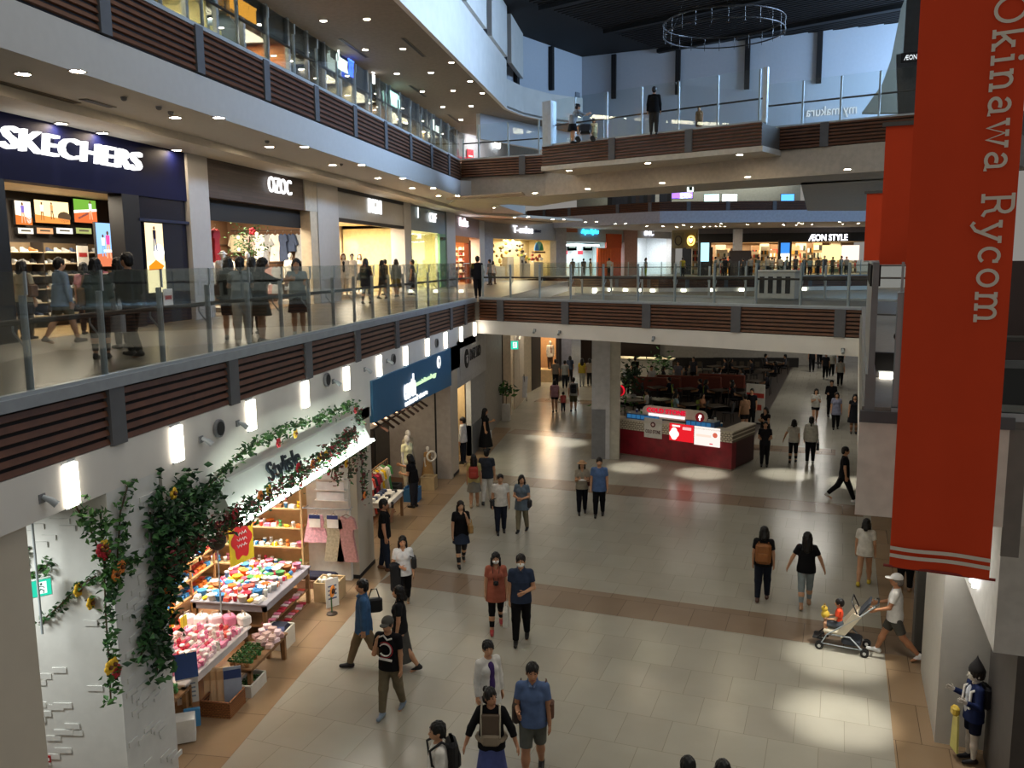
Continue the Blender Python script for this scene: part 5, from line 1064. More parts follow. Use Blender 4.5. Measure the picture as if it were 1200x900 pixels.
# --- far shops on a slanting line ------------------------------------------------
Q = [Vector(v[:2]) for v in (at(568, 256, 10.35), at(655, 262, 10.35), at(735, 265.5, 10.35), at(787, 267.5, 10.35))]
FS = P('a8a39c', .6, vary=.05)
S6 = shop(Q[0], Q[1], Z2, 3.2, 4.65, FS, 3, P('cdbb92', .7), P('b8a27c', .4), P('e0d2b0', .8), light=520, lcol=(1, .88, .62))
S7 = shop(Q[1], Q[2], Z2, 3.1, 4.65, P('a9b0b4', .6), 4, P('b9cdd0', .7), P('a8a49c', .4), P('d0dcdc', .8), light=480, lcol=(.85, .97, 1))
S8 = shop(Q[2], Q[3], Z2, 3.6, 4.65, P('b9bcc2', .6), 3, P('dce2e6', .7), P('b8b8b4', .4), P('e8ecee', .8), light=330, lcol=(.95, .98, 1))
m = MB(); 
for F in (S6, S7, S8): mb = MB(); mb.b2((-.75, -.25, 0), (.75 if F is not S8 else 1.4, .4, 4.65), P('a9a7aa', .6) if F is not S8 else P('b08a84', .6)); F.put(mb, 'wall_pillar')
mb = MB(); mb.b2((S8.L-.3, -.2, 0), (S8.L+.5, .4, 4.3), P('c8c6c4', .6)); S8.put(mb, 'wall_pillar')
def fsign(F, px0, px1, py0, py1, s, mat, label, bold=.005, shear=0., board=None):
    a, b = F.uz(px0, (py0+py1)/2, -.1), F.uz(px1, (py0+py1)/2, -.1); z0, z1 = F.uz((px0+px1)/2, py1, -.1)[1], F.uz((px0+px1)/2, py0, -.1)[1]
    return sign(label, s, F((a[0]+b[0])/2, -.14, (z0+z1)/2), -F.n, b[0]-a[0], z1-z0, mat, bold=bold, shear=shear, board=board)
fsign(S6, 601, 624, 265, 273, 'T-onlee', E('eef0ff', 3.5), 'violet-haloed white lettering on the far toy shop front'); fsign(S6, 625.5, 633.5, 269, 272.5, 'store', P('3a3a50', .5), 'small dark script after the violet-haloed lettering', .0, .3)
fsign(S7, 681, 701, 268, 275.5, 'Aqua Stylee', E('28b6f0', 6), 'cyan glowing script over the white-lit far shop', .01, .3); fsign(S8, 755.5, 765.5, 269.5, 276, 'INC', E('f0f2ff', 3.5), 'white block lettering over the white far shop with the pink pillar')
# toy shop goods
for k, (px, py, w, hh, c, lb) in enumerate(((595, 290, 1.0, 1.5, 'f0e8d8', 'tall white wire display of round ornaments in the far toy shop'), (609, 292, .9, 1.2, '5a4a38', 'brown ring ornament display in the far toy shop'), (583, 300, 1.4, 1.6, '9a7a40', 'heap of brown toys at the near end of the far toy shop'), (613, 303, 1.5, .8, '8aa030', 'green and yellow plants on the far toy shop counter'), (628, 301, 1.6, .9, 'a04838', 'red goods on the shelf below the coloured arch in the far toy shop'))):
    u, z = S6.uz(px, py, 1.2); rr_ = random.Random(k); t = thing('shop_display', lb, 'display', S6(u, 1.2, 0), S6.rz); mb = MB(); mb.b2((-w/2, -.25, 0), (w/2, .25, max(.4, z-hh*.5)), P('cbbfa4', .6)); mb.build('stand', t)
    mb = MB(); 
    for _ in range(16): mb.ball((rr_.uniform(-w/2, w/2), rr_.uniform(-.25, .1), z+rr_.uniform(-hh/2, hh/2)), rr_.uniform(.08, .16), P(rr_.choice([c, c, 'f0e8d8', '3a3028', 'd8b050']), .6), 8)
    mb.build('goods', t)
u, z = S6.uz(632, 289, 1.0); t = thing('wall_ornament', 'arched wall ornament in green, blue and yellow in the far toy shop', 'ornament', S6(u, 1.0, z), S6.rz)
for a0, a1, c in ((0, 60, '2f9a60'), (60, 120, '8ad0c0'), (120, 180, '4a90c8')):
    mb = MB(); pts = arc(0, -.35, .75, .8, a0, a1, 8); mb.slab([(x, 0, zz) for x, zz in [(0, -.35)]+pts], .1, P(c, .5)); mb.build('arch_segment', t)
mb = MB(); mb.b2((-.9, -.1, -.55), (.9, .25, -.4), P('5a3a24', .6)); mb.build('shelf_board', t)
# white-lit shop: menu screens, red cards, counter, orange panels
for px in (670.5, 689): u, z = S7.uz(px, 290, 3.6); picture(S7, u, z, 1.5, .6, 3.6, 'dark menu screen on the white far shop wall, %s' % ('left one' if px < 680 else 'right one'), 'menu_screen', lambda mb, w, h, s: poly(mb, [(-w*.35, -.03), (w*.35, -.03), (w*.35, .05), (-w*.35, .05)], 'c8e0d0', 1.), s=.05, bg='203028', cat='screen')
for px in (662, 680): u, z = S7.uz(px, 296, 3.4); mb = MB(); mb.box((0, 0, 0), (.8, .04, .35), P('b02838', .6)); tag(mb.build('price_card', None, S7(u, 3.4, z), S7.rz), 'red card below the dark menu screen, %s' % ('beside the pillar' if px < 670 else 'between the two screens'), 'card')
mb = MB(); a, b = S7.uz(657, 281, .2)[0], S7.uz(701, 281, .2)[0]; mb.b2((a, .1, 2.75), (b, .3, 2.9), E('eefcff', 9)); S7.put(mb, 'trim_97')
a, b = S7.uz(700, 290, 0)[0], S7.uz(727, 290, 0)[0]; mb = MB(); mb.b2((a, -.1, 0), (b, .1, 2.6), P('d2521e', .4)); mb.b2((a+1.3, -.15, 2.6), (b, .05, 3.9), P('c2441a', .4)); 
for k in range(5): mb.b2((a+.1+.42*k, -.16, .1), (a+.38+.42*k, -.1, 2.5), P('e2672c', .35))
o = S7.put(mb, 'wall_front')
for k in range(3): u, z = S7.uz(660+0, 262.5+3*k, -.1); mb = MB(); mb.b2((0, 0, -.1), (1.7, .05, .1), P('b06038', .5)); tag(mb.build('rust_sign', None, S7(.8, -.16, z-.15), S7.rz), 'rust coloured slat beside the grey pillar, one of a stack of three', 'sign', 'rust slats beside the pillar')
# gold heart shop + black store band
g0, g1 = deep(787, 300, 83), deep(822, 300, 80); S9 = Frame(g0, g1, Z2); L9 = S9.L
mb = MB(); mb.b2((0, 0, 2.6), (L9, .2, 4.5), P('a08d5a', .5)); mb.b2((0, 1.5, 0), (L9, 1.6, 2.6), P('140e0a', .7)); S9.put(mb, 'wall_front')
for px, lb in ((795, 'dull gold square panel with a dark round mark, left of the heart panel'), (810, 'gold square panel with a glowing heart inside a ring')):
    u, z = S9.uz(px, 282, -.05); t = thing('square_sign', lb, 'sign', S9(u, -.05, z), S9.rz); mb = MB(); mb.b2((-.62, 0, -.75), (.62, .05, .75), P('8a7c50' if px < 800 else 'a89048', .5)); mb.build('board', t)
    mb = MB(); mm = E('f0c860', 4) if px > 800 else P('4a3a20', .5); mb.tube([(.42*math.cos(a*PI/12), -.03, .42*math.sin(a*PI/12)) for a in range(25)], .06, mm, 6); mb.build('ring', t)
    if px > 800: mb = MB(); hp = [(0, -.24), (-.25, .02), (-.24, .16), (-.12, .22), (0, .12), (.12, .22), (.24, .16), (.25, .02)]; mb.slab([(x, -.05, zz) for x, zz in hp], .03, E('ffe6a0', 5)); mb.build('heart', t)
S10 = Frame(deep(818, 300, 79), deep(1035, 300, 79), Z2); L10 = S10.L
mb = MB(); za = S10.uz(930, 283.5)[1]; zb_ = S10.uz(930, 273)[1]; mb.b2((0, -.1, za), (L10, .2, zb_), P('08070a', .5)); mb.b2((0, -.05, zb_), (L10, .2, zb_+1.2), P('6d6a70', .7)); mb.b2((0, 7, 0), (L10, 7.2, 4.5), P('94785a', .7)); mb.b2((0, .2, za+.02), (L10, 7.2, za+.2), P('b5a68c', .8)); S10.put(mb, 'wall_front')
fsign(S10, 947.5, 993, 274.5, 282, 'ÆON STYLE', E('f4f4ff', 5), 'white lit store name on the long black band across the void', .01)
lampq('AREA', S10(L10*.5, 3.5, za-.05), 1300, (1, .85, .62), L10*.8, 5, None)
for px, wv in ((855, .8), (834, .5)):
    u, _ = S10.uz(px, 300); mb = MB(); mb.b2((u-.35, -3, 0), (u+.35, -2.4, 4.1), P('a9abb2', .6)); S10.put(mb, 'wall_pillar') if px == 855 else None
for px, w, h_, lb, c, s in ((826, .95, 1.6, 'tall dark kiosk with a glowing pale blue screen before the far store', 'a8e4f0', 1.8), (920, 1.0, 1.6, 'blue and white lit display stand before the far store', '3a80d8', 1.6)):
    u, z = S10.uz(px, 295, -1.5); t = thing('screen_kiosk', lb, 'screen', S10(u, -1.5, 0), S10.rz); mb = MB(); mb.b2((-w/2-.1, 0, 0), (w/2+.1, .25, 3.1), P('0c0c0e', .5)); mb.build('case', t); mb = MB(); mb.b2((-w/2+.1, -.02, z-h_*.55), (w/2-.1, -.0, z+h_*.5), E(c, s)); 
    if px == 920: mb.b2((-w/2+.1, -.03, z-h_*.55), (w/2-.1, -.021, z-h_*.1), E('f4e8c0', 3))
    mb.build('screen', t)
# far store: rows of shelving with goods
r = random.Random(12)
for k in range(34):
    u = .6+k*(L10-1.2)/34; v = r.uniform(.8, 6); t = thing('display_shelf', 'shelf of mixed goods inside the far store under the black band', 'shelf', S10(u, v, 0), S10.rz, 'shelving in the far store'); w = r.uniform(.7, 1.); hh = r.uniform(1.6, 3.3)
    mb = MB(); mb.b2((-w/2, 0, 0), (w/2, .4, hh), P(r.choice(['b59a74', '8a6a48', 'd8c8a8']), .6)); mb.build('cabinet', t); mb = MB()
    for i in range(4):
        for j in range(5): mb.box((-w*.4+w*.2*j, -.06, .3+hh*.22*i), (w*.16, .12, hh*.14), P(r.choice(['e8d8b8', 'c84a38', 'f0e4c8', '4a5a48', '2a2420', 'd89a40', 'f4f0e8']), .6))
    mb.build('goods', t)
for px, w, lb, c in ((968, 1.7, 'large glowing pale yellow panel in the far store', 'fff0a0'), (990, 1.6, 'glowing white and pink panel in the far store', 'ffe0d0')):
    u, z = S10.uz(px, 297, 2); mb = MB(); mb.b2((-w/2, 0, -.65), (w/2, .1, .75), E(c, 1.5)); tag(mb.build('lit_label', None, S10(u, .6, z), S10.rz), lb, 'sign')
u, _ = S10.uz(867, 310, -4); mb = MB(); mb.box((0, 0, 1.1), (1.9, .3, 2.2), P('2a1d16', .6), bev=.02); mb.box((0, -.17, 1.1), (1.7, .03, 2), P('1d1410', .5)); tag(mb.build('dark_board', None, S10(u, -4, 0), S10.rz), 'dark brown upright board standing before the far store', 'board')
# --- third-floor glass shop fronts -----------------------------------------------
X3S = -13.35
G3 = Frame((X3S, 10), (X3S, 58), Z3)
mb = MB(); mb.b2((0, 3, 0), (48, 3.1, 4.1), P('b09a78', .7)); mb.b2((0, -.1, -.02), (48, 3, 0), P('8f8778', .5)); mb.b2((0, .1, 3.4), (48, 3.0, 3.5), P('7d756a', .8)); mb.b2((0, .0, 3.15), (48, .08, 3.25), DARK); mb.b2((0, .05, 3.25), (48, .1, 4.1), P('6d6a64', .7)); G3.put(mb, 'wall_front')
us = [20.4, 22.0, 24.1, 26.0, 27.8, 29.4, 31.4, 33.6, 36.0, 38.6, 41.4, 44.4, 47.6, 51, 54.6]
n_w = 0
for i in range(-6, 24):
    u = 10.2+i*1.75
    if u > 47 or u < 0: continue
    n_w += 1; mb = MB(); mb.b2((u-.07, -.12, 0), (u+.07, .02, 4.1), P('8d9499', .4)); mb.b2((u+.07, -.03, .02), (u+1.68, -.015, 4.05), GL); G3.put(mb, 'window_%d' % n_w)
secs = [(0, 9, 'b58a50', 55), (9, 15.6, 'd9cf98', 120), (15.6, 17.6, '5a6f86', 10), (17.6, 21.5, 'b5703c', 90), (21.5, 25, '15161c', 6), (25, 29, 'a8a088', 40), (29, 34, '8a7560', 40), (34, 41, 'a89878', 55), (41, 47, '9a9078', 50)]
for a, b, c, e in secs:
    mb = MB(); mb.b2((a+.03, 2.9, 0), (b-.03, 2.99, 3.4), P(c, .7)); mb.b2((b-.08, .3, 0), (b, 2.9, 3.4), P(c, .7)); G3.put(mb, 'wall_back'); lampq('AREA', G3((a+b)/2, 1.5, 3.35), e*6, (1, .85, .6), (b-a)*.7, 1.5, None)
mb = MB(); [mb.b2((G3.uz(a, 30, .9)[0], .85, G3.uz(a, 52, .9)[1]-.4), (G3.uz(b, 30, .9)[0]-.05, .9, G3.uz(b, 30, .9)[1]-.2), E('fff0a0', 1.2)) for a, b in ((246, 260), (261, 277))]; G3.put(mb, 'trim_98')
def s3(px0, px1, pyc, h, s, mat, lb, bold=.0, board=None):
    a, b = G3.uz(px0, pyc, -.2), G3.uz(px1, pyc+(px1-px0)*.66, -.2); return sign(lb, s, G3((a[0]+b[0])/2, -.22, (a[1]+b[1])/2+.0), -G3.n, b[0]-a[0], h, mat, bold=bold, board=board)
s3(268, 275, -1, .5, 'TO', E('f0a840', 1.6), 'amber lettering of two letters above the third-floor glass'); s3(279.5, 299.5, 7, .5, 'IN HEART', E('f0a840', 1.6), 'amber lettering above the third-floor glass, after the two-letter part', .0)
s3(394, 406.5, 68, .75, 'thanx', E('f0fff8', 3), 'white glowing lettering on the dark third-floor shop front', board=None); s3(408, 414, 78, .7, 'XX', E('3a60f0', 6), 'blue glowing mark after the white third-floor lettering')
s3(436, 438.5, 90, .55, 'i', E('ffffff', 5), 'tiny white lit mark on the third-floor glass'); s3(457.5, 467.5, 114, .7, 'W0U', E('c8fff0', 4), 'pale green framed lettering far along the third-floor glass'); s3(507.5, 516.5, 148, .8, 'Lu.,', E('f0fff8', 3), 'white script lettering near the far end of the third-floor glass')
r = random.Random(9)
for i, (px, py, s) in enumerate(((262, 9, 0), (248, 22, 1), (281, 20, 0), (301, 31, 0), (336, 47, 0), (352, 57, 0), (368, 66, 0), (343, 69, 1), (353, 81, 1), (380, 84, 1), (382, 74, 0), (412, 92, 0), (433, 118, 1), (444, 125, 0), (467, 137, 1), (476, 143, 1), (496, 154, 0))):
    u, z = G3.uz(px, py, 1.2 if s else .4); down(G3(u, 1.2 if s else .4, min(z, 3.38)), 'small ceiling light seen through the third-floor shop glass', 'lights inside the third-floor shops')
# pink shop at the end of the third-floor gallery
e0, e1 = at(538, 175, 12.3), at(622, 186, 12.3); d_ = deep(538, 170, 58); d2_ = deep(622, 180, 66); S11 = Frame(d_, d2_, Z3)
mb = MB(); mb.b2((-1, .5, 0), (S11.L+2, .7, 2.4), P('d8b0a0', .6)); mb.b2((-1, .4, 2.4), (S11.L+2, .7, 4.2), P('9aa4b0', .6)); S11.put(mb, 'wall_back')
mb = MB(); mb.b2((-1, .3, 2.3), (S11.L+2, .42, 2.45), P('b02850', .5)); S11.put(mb, 'trim_99'); lampq('AREA', S11(2, -1.2, 2.9), 160, (1, .8, .75), 5, 1.5, S11(2.2, .5, 1))
u, z = S11.uz(582, 169, .2); sign('bright white lettering over the pink shop at the end of the gallery', 'AIO', S11(u, .15, z), -S11.n, .85, .62, E('fff4ee', 9), bold=.01)
u, z = S11.uz(551, 183, .3); mb = MB(); mb.box((0, 0, 0), (.75, .05, .9), P('c82a3c', .5)); mb.box((0, -.03, 0), (.5, .01, .1), P('f0e0e0', .5)); tag(mb.build('wall_sign', None, S11(u, .3, z), S11.rz), 'red square sign on the pink shop at the end of the gallery', 'sign')
# far third-floor shops strip
S12 = Frame(deep(700, 235, 71), deep(943, 235, 68), 11.5); L12 = S12.L
mb = MB(); mb.b2((-2, 2.5, 0), (L12, 2.6, 3.6), P('6d6a60', .7)); mb.b2((-2, -.1, 3.0), (L12, 2.5, 3.3), P('3a2a22', .8)); S12.put(mb, 'wall_back'); lampq('AREA', S12(L12*.5, 1.2, 2.9), 900, (.95, 1, .92), L12*.9, 2, None)
for k, (px, w, c, s, lb) in enumerate(((793, 1.2, '8a60e0', 3, 'violet lit sign panel far up behind the bridge, first of two'), (803, 1.2, '8a60e0', 3, 'violet lit sign panel far up behind the bridge, second of two'), (804, 1.0, 'd0f4e0', 3, 'pale green lit case below the violet panels'), (834, 1.2, 'b8e8e0', 3, 'pale lit glass case in the far third-floor shop'), (855, 1.2, 'e0f0e8', 4, 'bright white lit case in the far third-floor shop'), (923, 1.0, '4a90e8', 3, 'blue screen at the right end of the far third-floor strip'))):
    u, z = S12.uz(px, 228 if 'violet' in lb else 232, 1.0); mb = MB(); mb.b2((-w/2, 0, -.3), (w/2, .2, .3), E(c, s)); mb.b2((-w/2-.04, .02, -.34), (w/2+.04, .25, .34), DARK); tag(mb.build('glass_case', None, S12(u, 1., z), S12.rz), lb, 'sign')
r = random.Random(31)
for k in range(16):
    u, z = S12.uz(715+k*4.6, 236, .8); mb = MB(); hh = r.uniform(1.0, 1.6); mb.box((0, 0, hh/2), (.45, .3, hh), P(r.choice(['1a1614', '2a2a30', 'd8d0c0', '3a2a24']), .7), bev=.08); mb.ball((0, 0, hh+.1), .12, P('151210', .7), 8); tag(mb.build('display_bust', None, S12(u, .8, .0), S12.rz), 'dark display bust in the far third-floor clothes shop', 'bust', 'busts in the far third-floor shop')
# ---------------------------------------------------------------- flower-decked variety shop
XW = XF
t = thing('shop_sign', 'long white box sign edged with flower garland over the variety shop', 'sign', (XW, 11.75, 3.62), PI/2)
mb = MB(); pr = [(-.32, -.34), (.0, -.34), (.0, .24), (-.08, .24)]
vs = [(0, y, z) for y, z in pr]+[(6.3, y, z) for y, z in pr]; mb.add(vs, [(0, 1, 2, 3)[::-1], (4, 5, 6, 7), (0, 4, 5, 1)[::-1] if 0 else (0, 1, 5, 4)[::-1], (1, 2, 6, 5)[::-1], (2, 3, 7, 6)[::-1], (3, 0, 4, 7)[::-1]], P('cfd2ce', .6, vary=.03)); mb.build('box', t)
mb = MB(); mb.b2((0.02, -.42, -.37), (6.28, -.35, -.335), E('f0fff0', 55)); mb.b2((0, -.45, -.395), (6.3, -.3, -.375), P('cfd2ce', .6)); mb.build('light_strip', t)  # opaque plate added below the strip to keep its light off the floor
o = fit('Stylisle', 1.35, .42, .04, P('1c2833', .5), 'lettering', t, .012, .35); o.location = (2.0, -.235, .04); o.rotation_euler = (-.39, 0, 0)
mb = MB(); mb.M = Matrix.Translation((2.0, -.25, -.14)) @ Matrix.Rotation(-.39, 4, 'X'); [mb.box((x, -.01, z), (w, .01, .03), P('1c2833', .5)) for x, z, w in ((.1, -.02, .12), (.32, -.02, .17), (.54, -.02, .12), (-.55, -.02, .14))]; mb.build('small_dashes', t)

# vines: stems with leaves and flowers, each a thing
FLW = {'y': 'f0c030', 'o': 'f08a3a', 'r': 'c02436', 'p': 'f0a0b0'}
def vine(name, label, paths, n, spread, flowers=(), size=.1, seed=1, mats=GRN):
    c = paths[0][0]; o = Vector(c); t = thing(name, label, 'vine', o); mb = MB(); seg = []
    for p in paths:
        p = [Vector(q)-o for q in p]; mb.tube(p, .012, P('4a3a22', .7), 5); seg += [(a, b) for a, b in zip(p[:-1], p[1:])]
    mb.build('stem', t); ws = [(b-a).length for a, b in seg]
    def pick(r): a, b = r.choices(seg, ws)[0]; q = a.lerp(b, r.random()); return q+Vector((abs(r.gauss(0, spread*.7)), r.gauss(0, spread), r.gauss(0, spread)))
    leaves(n, pick, size, mats, seed, .62).build('leaves', t)
    for k, q in flowers:
        mb = MB(); q = Vector(q)-o+Vector((.07, 0, 0)); s = .075
        for i in range(6): a = i*PI/3; mb.ball((q.x, q.y+s*.7*math.cos(a), q.z+s*.7*math.sin(a)), s*.55, P(FLW[k], .6), 6, (.5, 1, 1))
        mb.ball((q.x+.025, q.y, q.z), s*.4, P('6a3a18', .7), 6); mb.build('flower', t)
    return t
X = lambda px, py, e=.03: onx(px, py, XW+e)
MG = [P('2c5230', .6), P('3b6a38', .6), P('1f3f24', .6), P('5a3a2a', .6), P('7a2a30', .6)]
vine('climbing_vine', 'leafy vine with orange and yellow flowers climbing the white brick pillar', [[X(88, 592), X(108, 625), X(122, 660), X(124, 720), X(128, 780), X(130, 822)], [X(150, 568), X(141, 600), X(137, 660), X(130, 690)], [X(118, 598), X(120, 640), X(128, 690)], [X(160, 655), X(140, 665), X(128, 690)]], 620, .075, [('r', X(112, 644)), ('y', X(116, 640)), ('r', X(118, 648)), ('o', X(136, 664)), ('o', X(130, 673)), ('y', X(127, 778)), ('r', X(131, 786)), ('y', X(122, 782))], .105, 2)
qn = lambda px, py: onp(px, py, q0+w_n*.03, w_n)
vine('climbing_vine', 'thin vine with two yellow flowers creeping along the near brick wall', [[qn(112, 675), qn(88, 690), qn(70, 710), qn(46, 730)], [qn(108, 700), qn(100, 704)]], 110, .04, [('y', qn(86, 691)), ('y', qn(101, 706))], .085, 4)
vine('climbing_vine', 'small fern-like vine hanging by the pole left of the exit sign', [[qn(30, 645), qn(22, 670), qn(18, 692)], [qn(58, 660), qn(40, 672), qn(22, 690)]], 130, .05, (), .09, 5)
vine('climbing_vine', 'thick dark ivy mass hanging left of the white flower-shop sign', [[X(185, 575), X(190, 620), X(188, 680), X(187, 730), X(184, 790)], [X(215, 560), X(205, 600), X(200, 650), X(190, 700)], [X(250, 570), X(225, 590), X(205, 620)], [X(235, 610), X(215, 640), X(200, 660)], [X(176, 600), X(178, 640)], [X(180, 690), X(172, 740), X(165, 770)]], 1700, .13, [('y', X(198, 578)), ('r', X(200, 640)), ('r', X(206, 655)), ('r', X(196, 665)), ('o', X(191, 690))], .13, 6, [P('1f4424', .6), P('2c5a2c', .6), P('18351d', .6), P('3c6a34', .6)])
SG = XW+.12
vine('flower_garland', 'green leaf garland trailing along the top edge of the white sign', [[onx(245, 570, SG), onx(265, 548, SG), onx(285, 528, SG), onx(310, 514, SG), onx(340, 500, SG), onx(372, 492, SG), onx(396, 480, SG), onx(415, 474, SG)]], 480, .07, [('r', onx(322, 519, SG)), ('y', onx(342, 508, SG))], .1, 7)
SB = XW+.44
vine('flower_garland', 'dark garland of leaves and flowers under the lower edge of the white sign', [[onx(200, 658, SB-.1), onx(240, 625, SB), onx(280, 602, SB), onx(320, 575, SB), onx(360, 548, SB), onx(392, 525, SB), onx(414, 506, SB)]], 1500, .1, [('r', onx(270, 602, SB)), ('o', onx(300, 581, SB)), ('y', onx(370, 536, SB)), ('y', onx(378, 533, SB)), ('r', onx(385, 528, SB)), ('o', onx(362, 544, SB)), ('r', onx(345, 548, SB)), ('y', onx(310, 574, SB))], .1, 8, MG)
vine('flower_garland', 'hanging bunch of ivy and flowers at the far end of the white sign', [[onx(416, 476, SG), onx(420, 500, SG), onx(424, 540, SG), onx(425, 585, SG)], [onx(405, 505, SG+.1), onx(398, 530, SG+.1), onx(392, 560, SG+.1)], [onx(395, 520, SG+.1), onx(388, 560, SG+.1)], [onx(412, 510, SG+.1), onx(408, 560, SG+.1)]], 620, .09, [('r', onx(413, 480, SG)), ('r', onx(381, 552, SB-.1)), ('o', onx(424, 580, SG)), ('y', onx(402, 543, SB-.1)), ('o', onx(418, 515, SG))], .1, 9, MG)
# ---- goods prototypes (one mesh each)
def mk(name, f): mb = MB(); f(mb); o = mb.build(name); tag(o, '', name.split('_')[-1]); return Proto(o)
C0 = P('d8d8d4', .7)
GS = .66
POUCH = mk('zip_pouch', lambda m: (m.box((0, 0, .05), (.2, .11, .09), C0, bev=.03), m.b2((-.08, -.006, .093), (.08, .006, .1), P('8a7a50', .4)), m.ball((.1, 0, .09), .015, P('8a7a50', .4), 6)))
CUP = mk('lidded_cup', lambda m: (m.lathe([(.0, 0), (.05, 0), (.062, .15), (.062, .16), (.0, .16)], C0, n=12, cap=False), m.lathe([(.066, .16), (.066, .19), (.03, .2), (0, .2)], P('f0f0ea', .5), n=12, cap=False)))
FOLD = mk('folded_towel', lambda m: [m.box((0, 0, .02+.038*k), (.24-.01*k, .17, .036), C0, bev=.014, rz=.03*k) for k in range(3)])
GIFT = mk('gift_box', lambda m: (m.box((0, 0, .06), (.17, .13, .12), C0, bev=.01), m.b2((-.015, -.068, -.0), (.015, .068, .124), P('f4ece4', .5)), m.ball((0, 0, .13), .025, P('f4ece4', .5), 8, (1.6, 1, .6))))
DOLL = mk('soft_toy', lambda m: (m.ball((0, 0, .07), .07, C0, 10, (1, .85, 1.1)), m.ball((0, 0, .18), .06, C0, 10), m.ball((.045, 0, .235), .02, C0, 6), m.ball((-.045, 0, .235), .02, C0, 6), m.ball((0, -.055, .17), .015, P('2a2020', .5), 6)))
HAT = mk('sun_hat', lambda m: m.lathe([(.0, .1), (.06, .1), (.085, .06), (.09, .01), (.17, 0), (.165, -.008), (.0, -.008)], C0, n=16, cap=False))
BOOK = mk('notebook', lambda m: (m.b2((-.075, -.1, 0), (.075, .1, .03), C0), m.b2((-.07, -.095, .004), (.078, .098, .026), P('f4f0e8', .8))))
PLANT = mk('potted_plant', lambda m: (m.lathe([(.0, 0), (.05, 0), (.07, .1), (.06, .1), (0, .09)], C0, n=10, cap=False), m.add([(.02*math.cos(a*1.3)+s*.1*math.cos(a), .02*math.sin(a*1.7)+s*.1*math.sin(a), .09+h) for a in [k*.7 for k in range(9)] for s, h in ((.1, 0), (.7, .1), (1.3, .06))], [(3*k, 3*k+1, 3*k+2) for k in range(9)], GRN[1]), [m.ball((.05*math.cos(k*2.4), .05*math.sin(k*2.4), .13+.02*k), .03, GRN[k % 4], 5, (1.4, .8, .6)) for k in range(6)]))
TUB = mk('storage_tub', lambda m: m.lathe([(.0, 0), (.1, 0), (.13, .16), (.14, .16), (.14, .18), (.12, .18), (.1, .03), (0, .03)], C0, n=14, cap=False))
def scatter(r, n, protos, place, where, group, cols):
    for k in range(n):
        pr = r.choice(protos); c = r.choice(cols); p, rz = place(r, k); nm = pr.r.name.split('.')[0].replace('_', ' '); o = pr.put(p, rz, '%s %s %s' % (CN[c], nm, where), None, group, P(c, .7)); o.scale = (GS, GS, GS)
PINK = ['e889a8', 'f4d9de', 'c9304a', 'e889a8', 'f4d9de', 'e05a4a', 'e889a8', 'd8b9b0', 'c9304a']; MIX = ['e05a4a', 'f0c419', 'e889a8', '3f8ac4', 'd8d8d4', 'e0792b', '9a6a3a', 'c9304a', 'f2efe8', '57a05a', 'e3ddd0']
r = random.Random(21)
WT = P('c9b7a4', .6); WD = P('8a6540', .6, vary=.3)
def table(label, x0, x1, y0, y1, h, edge, leg=WD, name='display_table', apron=.12):
    t = thing(name, label, 'table', ((x0+x1)/2, (y0+y1)/2, 0), 0); a, b = (x1-x0)/2, (y1-y0)/2; mb = MB(); mb.b2((-a, -b, h-.04), (a, b, h), edge, bev=.01); mb.build('table_top', t)
    mb = MB(); mb.b2((-a+.03, -b+.03, h-.04-apron), (a-.03, b-.03, h-.04), edge); mb.build('apron', t)
    for sx in (-1, 1):
        for sy in (-1, 1): mb = MB(); mb.b2((sx*(a-.1), sy*(b-.1), 0), (sx*(a-.03), sy*(b-.03), h-.04), leg); mb.build('leg', t)
    return t
table('low white sale table heaped with pink goods at the shop front', -8.35, -7.05, 11.35, 13.55, .78, P('d8cfcb', .6))
scatter(r, 126, [POUCH, GIFT, FOLD, CUP, POUCH, DOLL], lambda r, k: (Vector((-8.28+.142*(k % 9), 11.62+.13*(k//9), .782)), r.uniform(-.2, .2)+PI/2), 'heaped on the white sale table', 'goods on the white sale table', PINK+['e3ddd0', 'e889a8'])
for i in range(5): HB.put(Vector((-8.2+.25*i, 13.4+.04*i, .785)), r.uniform(0, 3), 'white and pink gift bag standing at the back of the white sale table', 'bag', 'gift bags on the sale table', P(['f4d9de', 'f2efe8', 'f4d9de', 'e889a8', 'f2efe8'][i], .7))
scatter(r, 8, [PLANT], lambda r, k: (Vector((-8.25+.14*(k % 4), 11.36+.12*(k//4), .785)), 0), 'with orange blooms at the near corner of the white sale table', 'orange plants on the sale table', ['e0792b'])
table('big grey-edged table full of bright goods in the middle of the variety shop', -8.7, -7.15, 14.35, 16.5, .82, P('8f8c94', .5))
scatter(r, 110, [POUCH, TUB, FOLD, GIFT, CUP, HAT, TUB], lambda r, k: (Vector((-8.6+.155*(k % 9), 14.45+.165*(k//9), .822)), r.uniform(-.2, .2)+PI/2), 'on the grey-edged table in the variety shop', 'goods on the grey-edged table', MIX)
scatter(r, 26, [BOOK], lambda r, k: (Vector((-7.3+.08*r.random(), 14.6+1.8*(k % 13)/13, .05+.3*(k//13))), r.uniform(-.3, .3)+PI/2), 'stacked under the grey-edged table', 'books under the grey-edged table', PINK)
mb = MB(); mb.b2((-8.5, 14.5, .3), (-7.2, 16.4, .34), WD); o = mb.build('low_shelf'); tag(o, 'brown board shelf under the grey-edged table', 'shelf')
mb = MB(); mb.b2((-8.5, 14.5, .0), (-7.25, 16.4, .045), WD); o = mb.build('low_shelf'); tag(o, 'brown base board under the grey-edged table', 'shelf')
table('wooden bench holding potted plants and pink cushions in front of the sale table', -6.98, -6.55, 12.5, 13.95, .5, WD, name='wooden_bench', apron=.05)
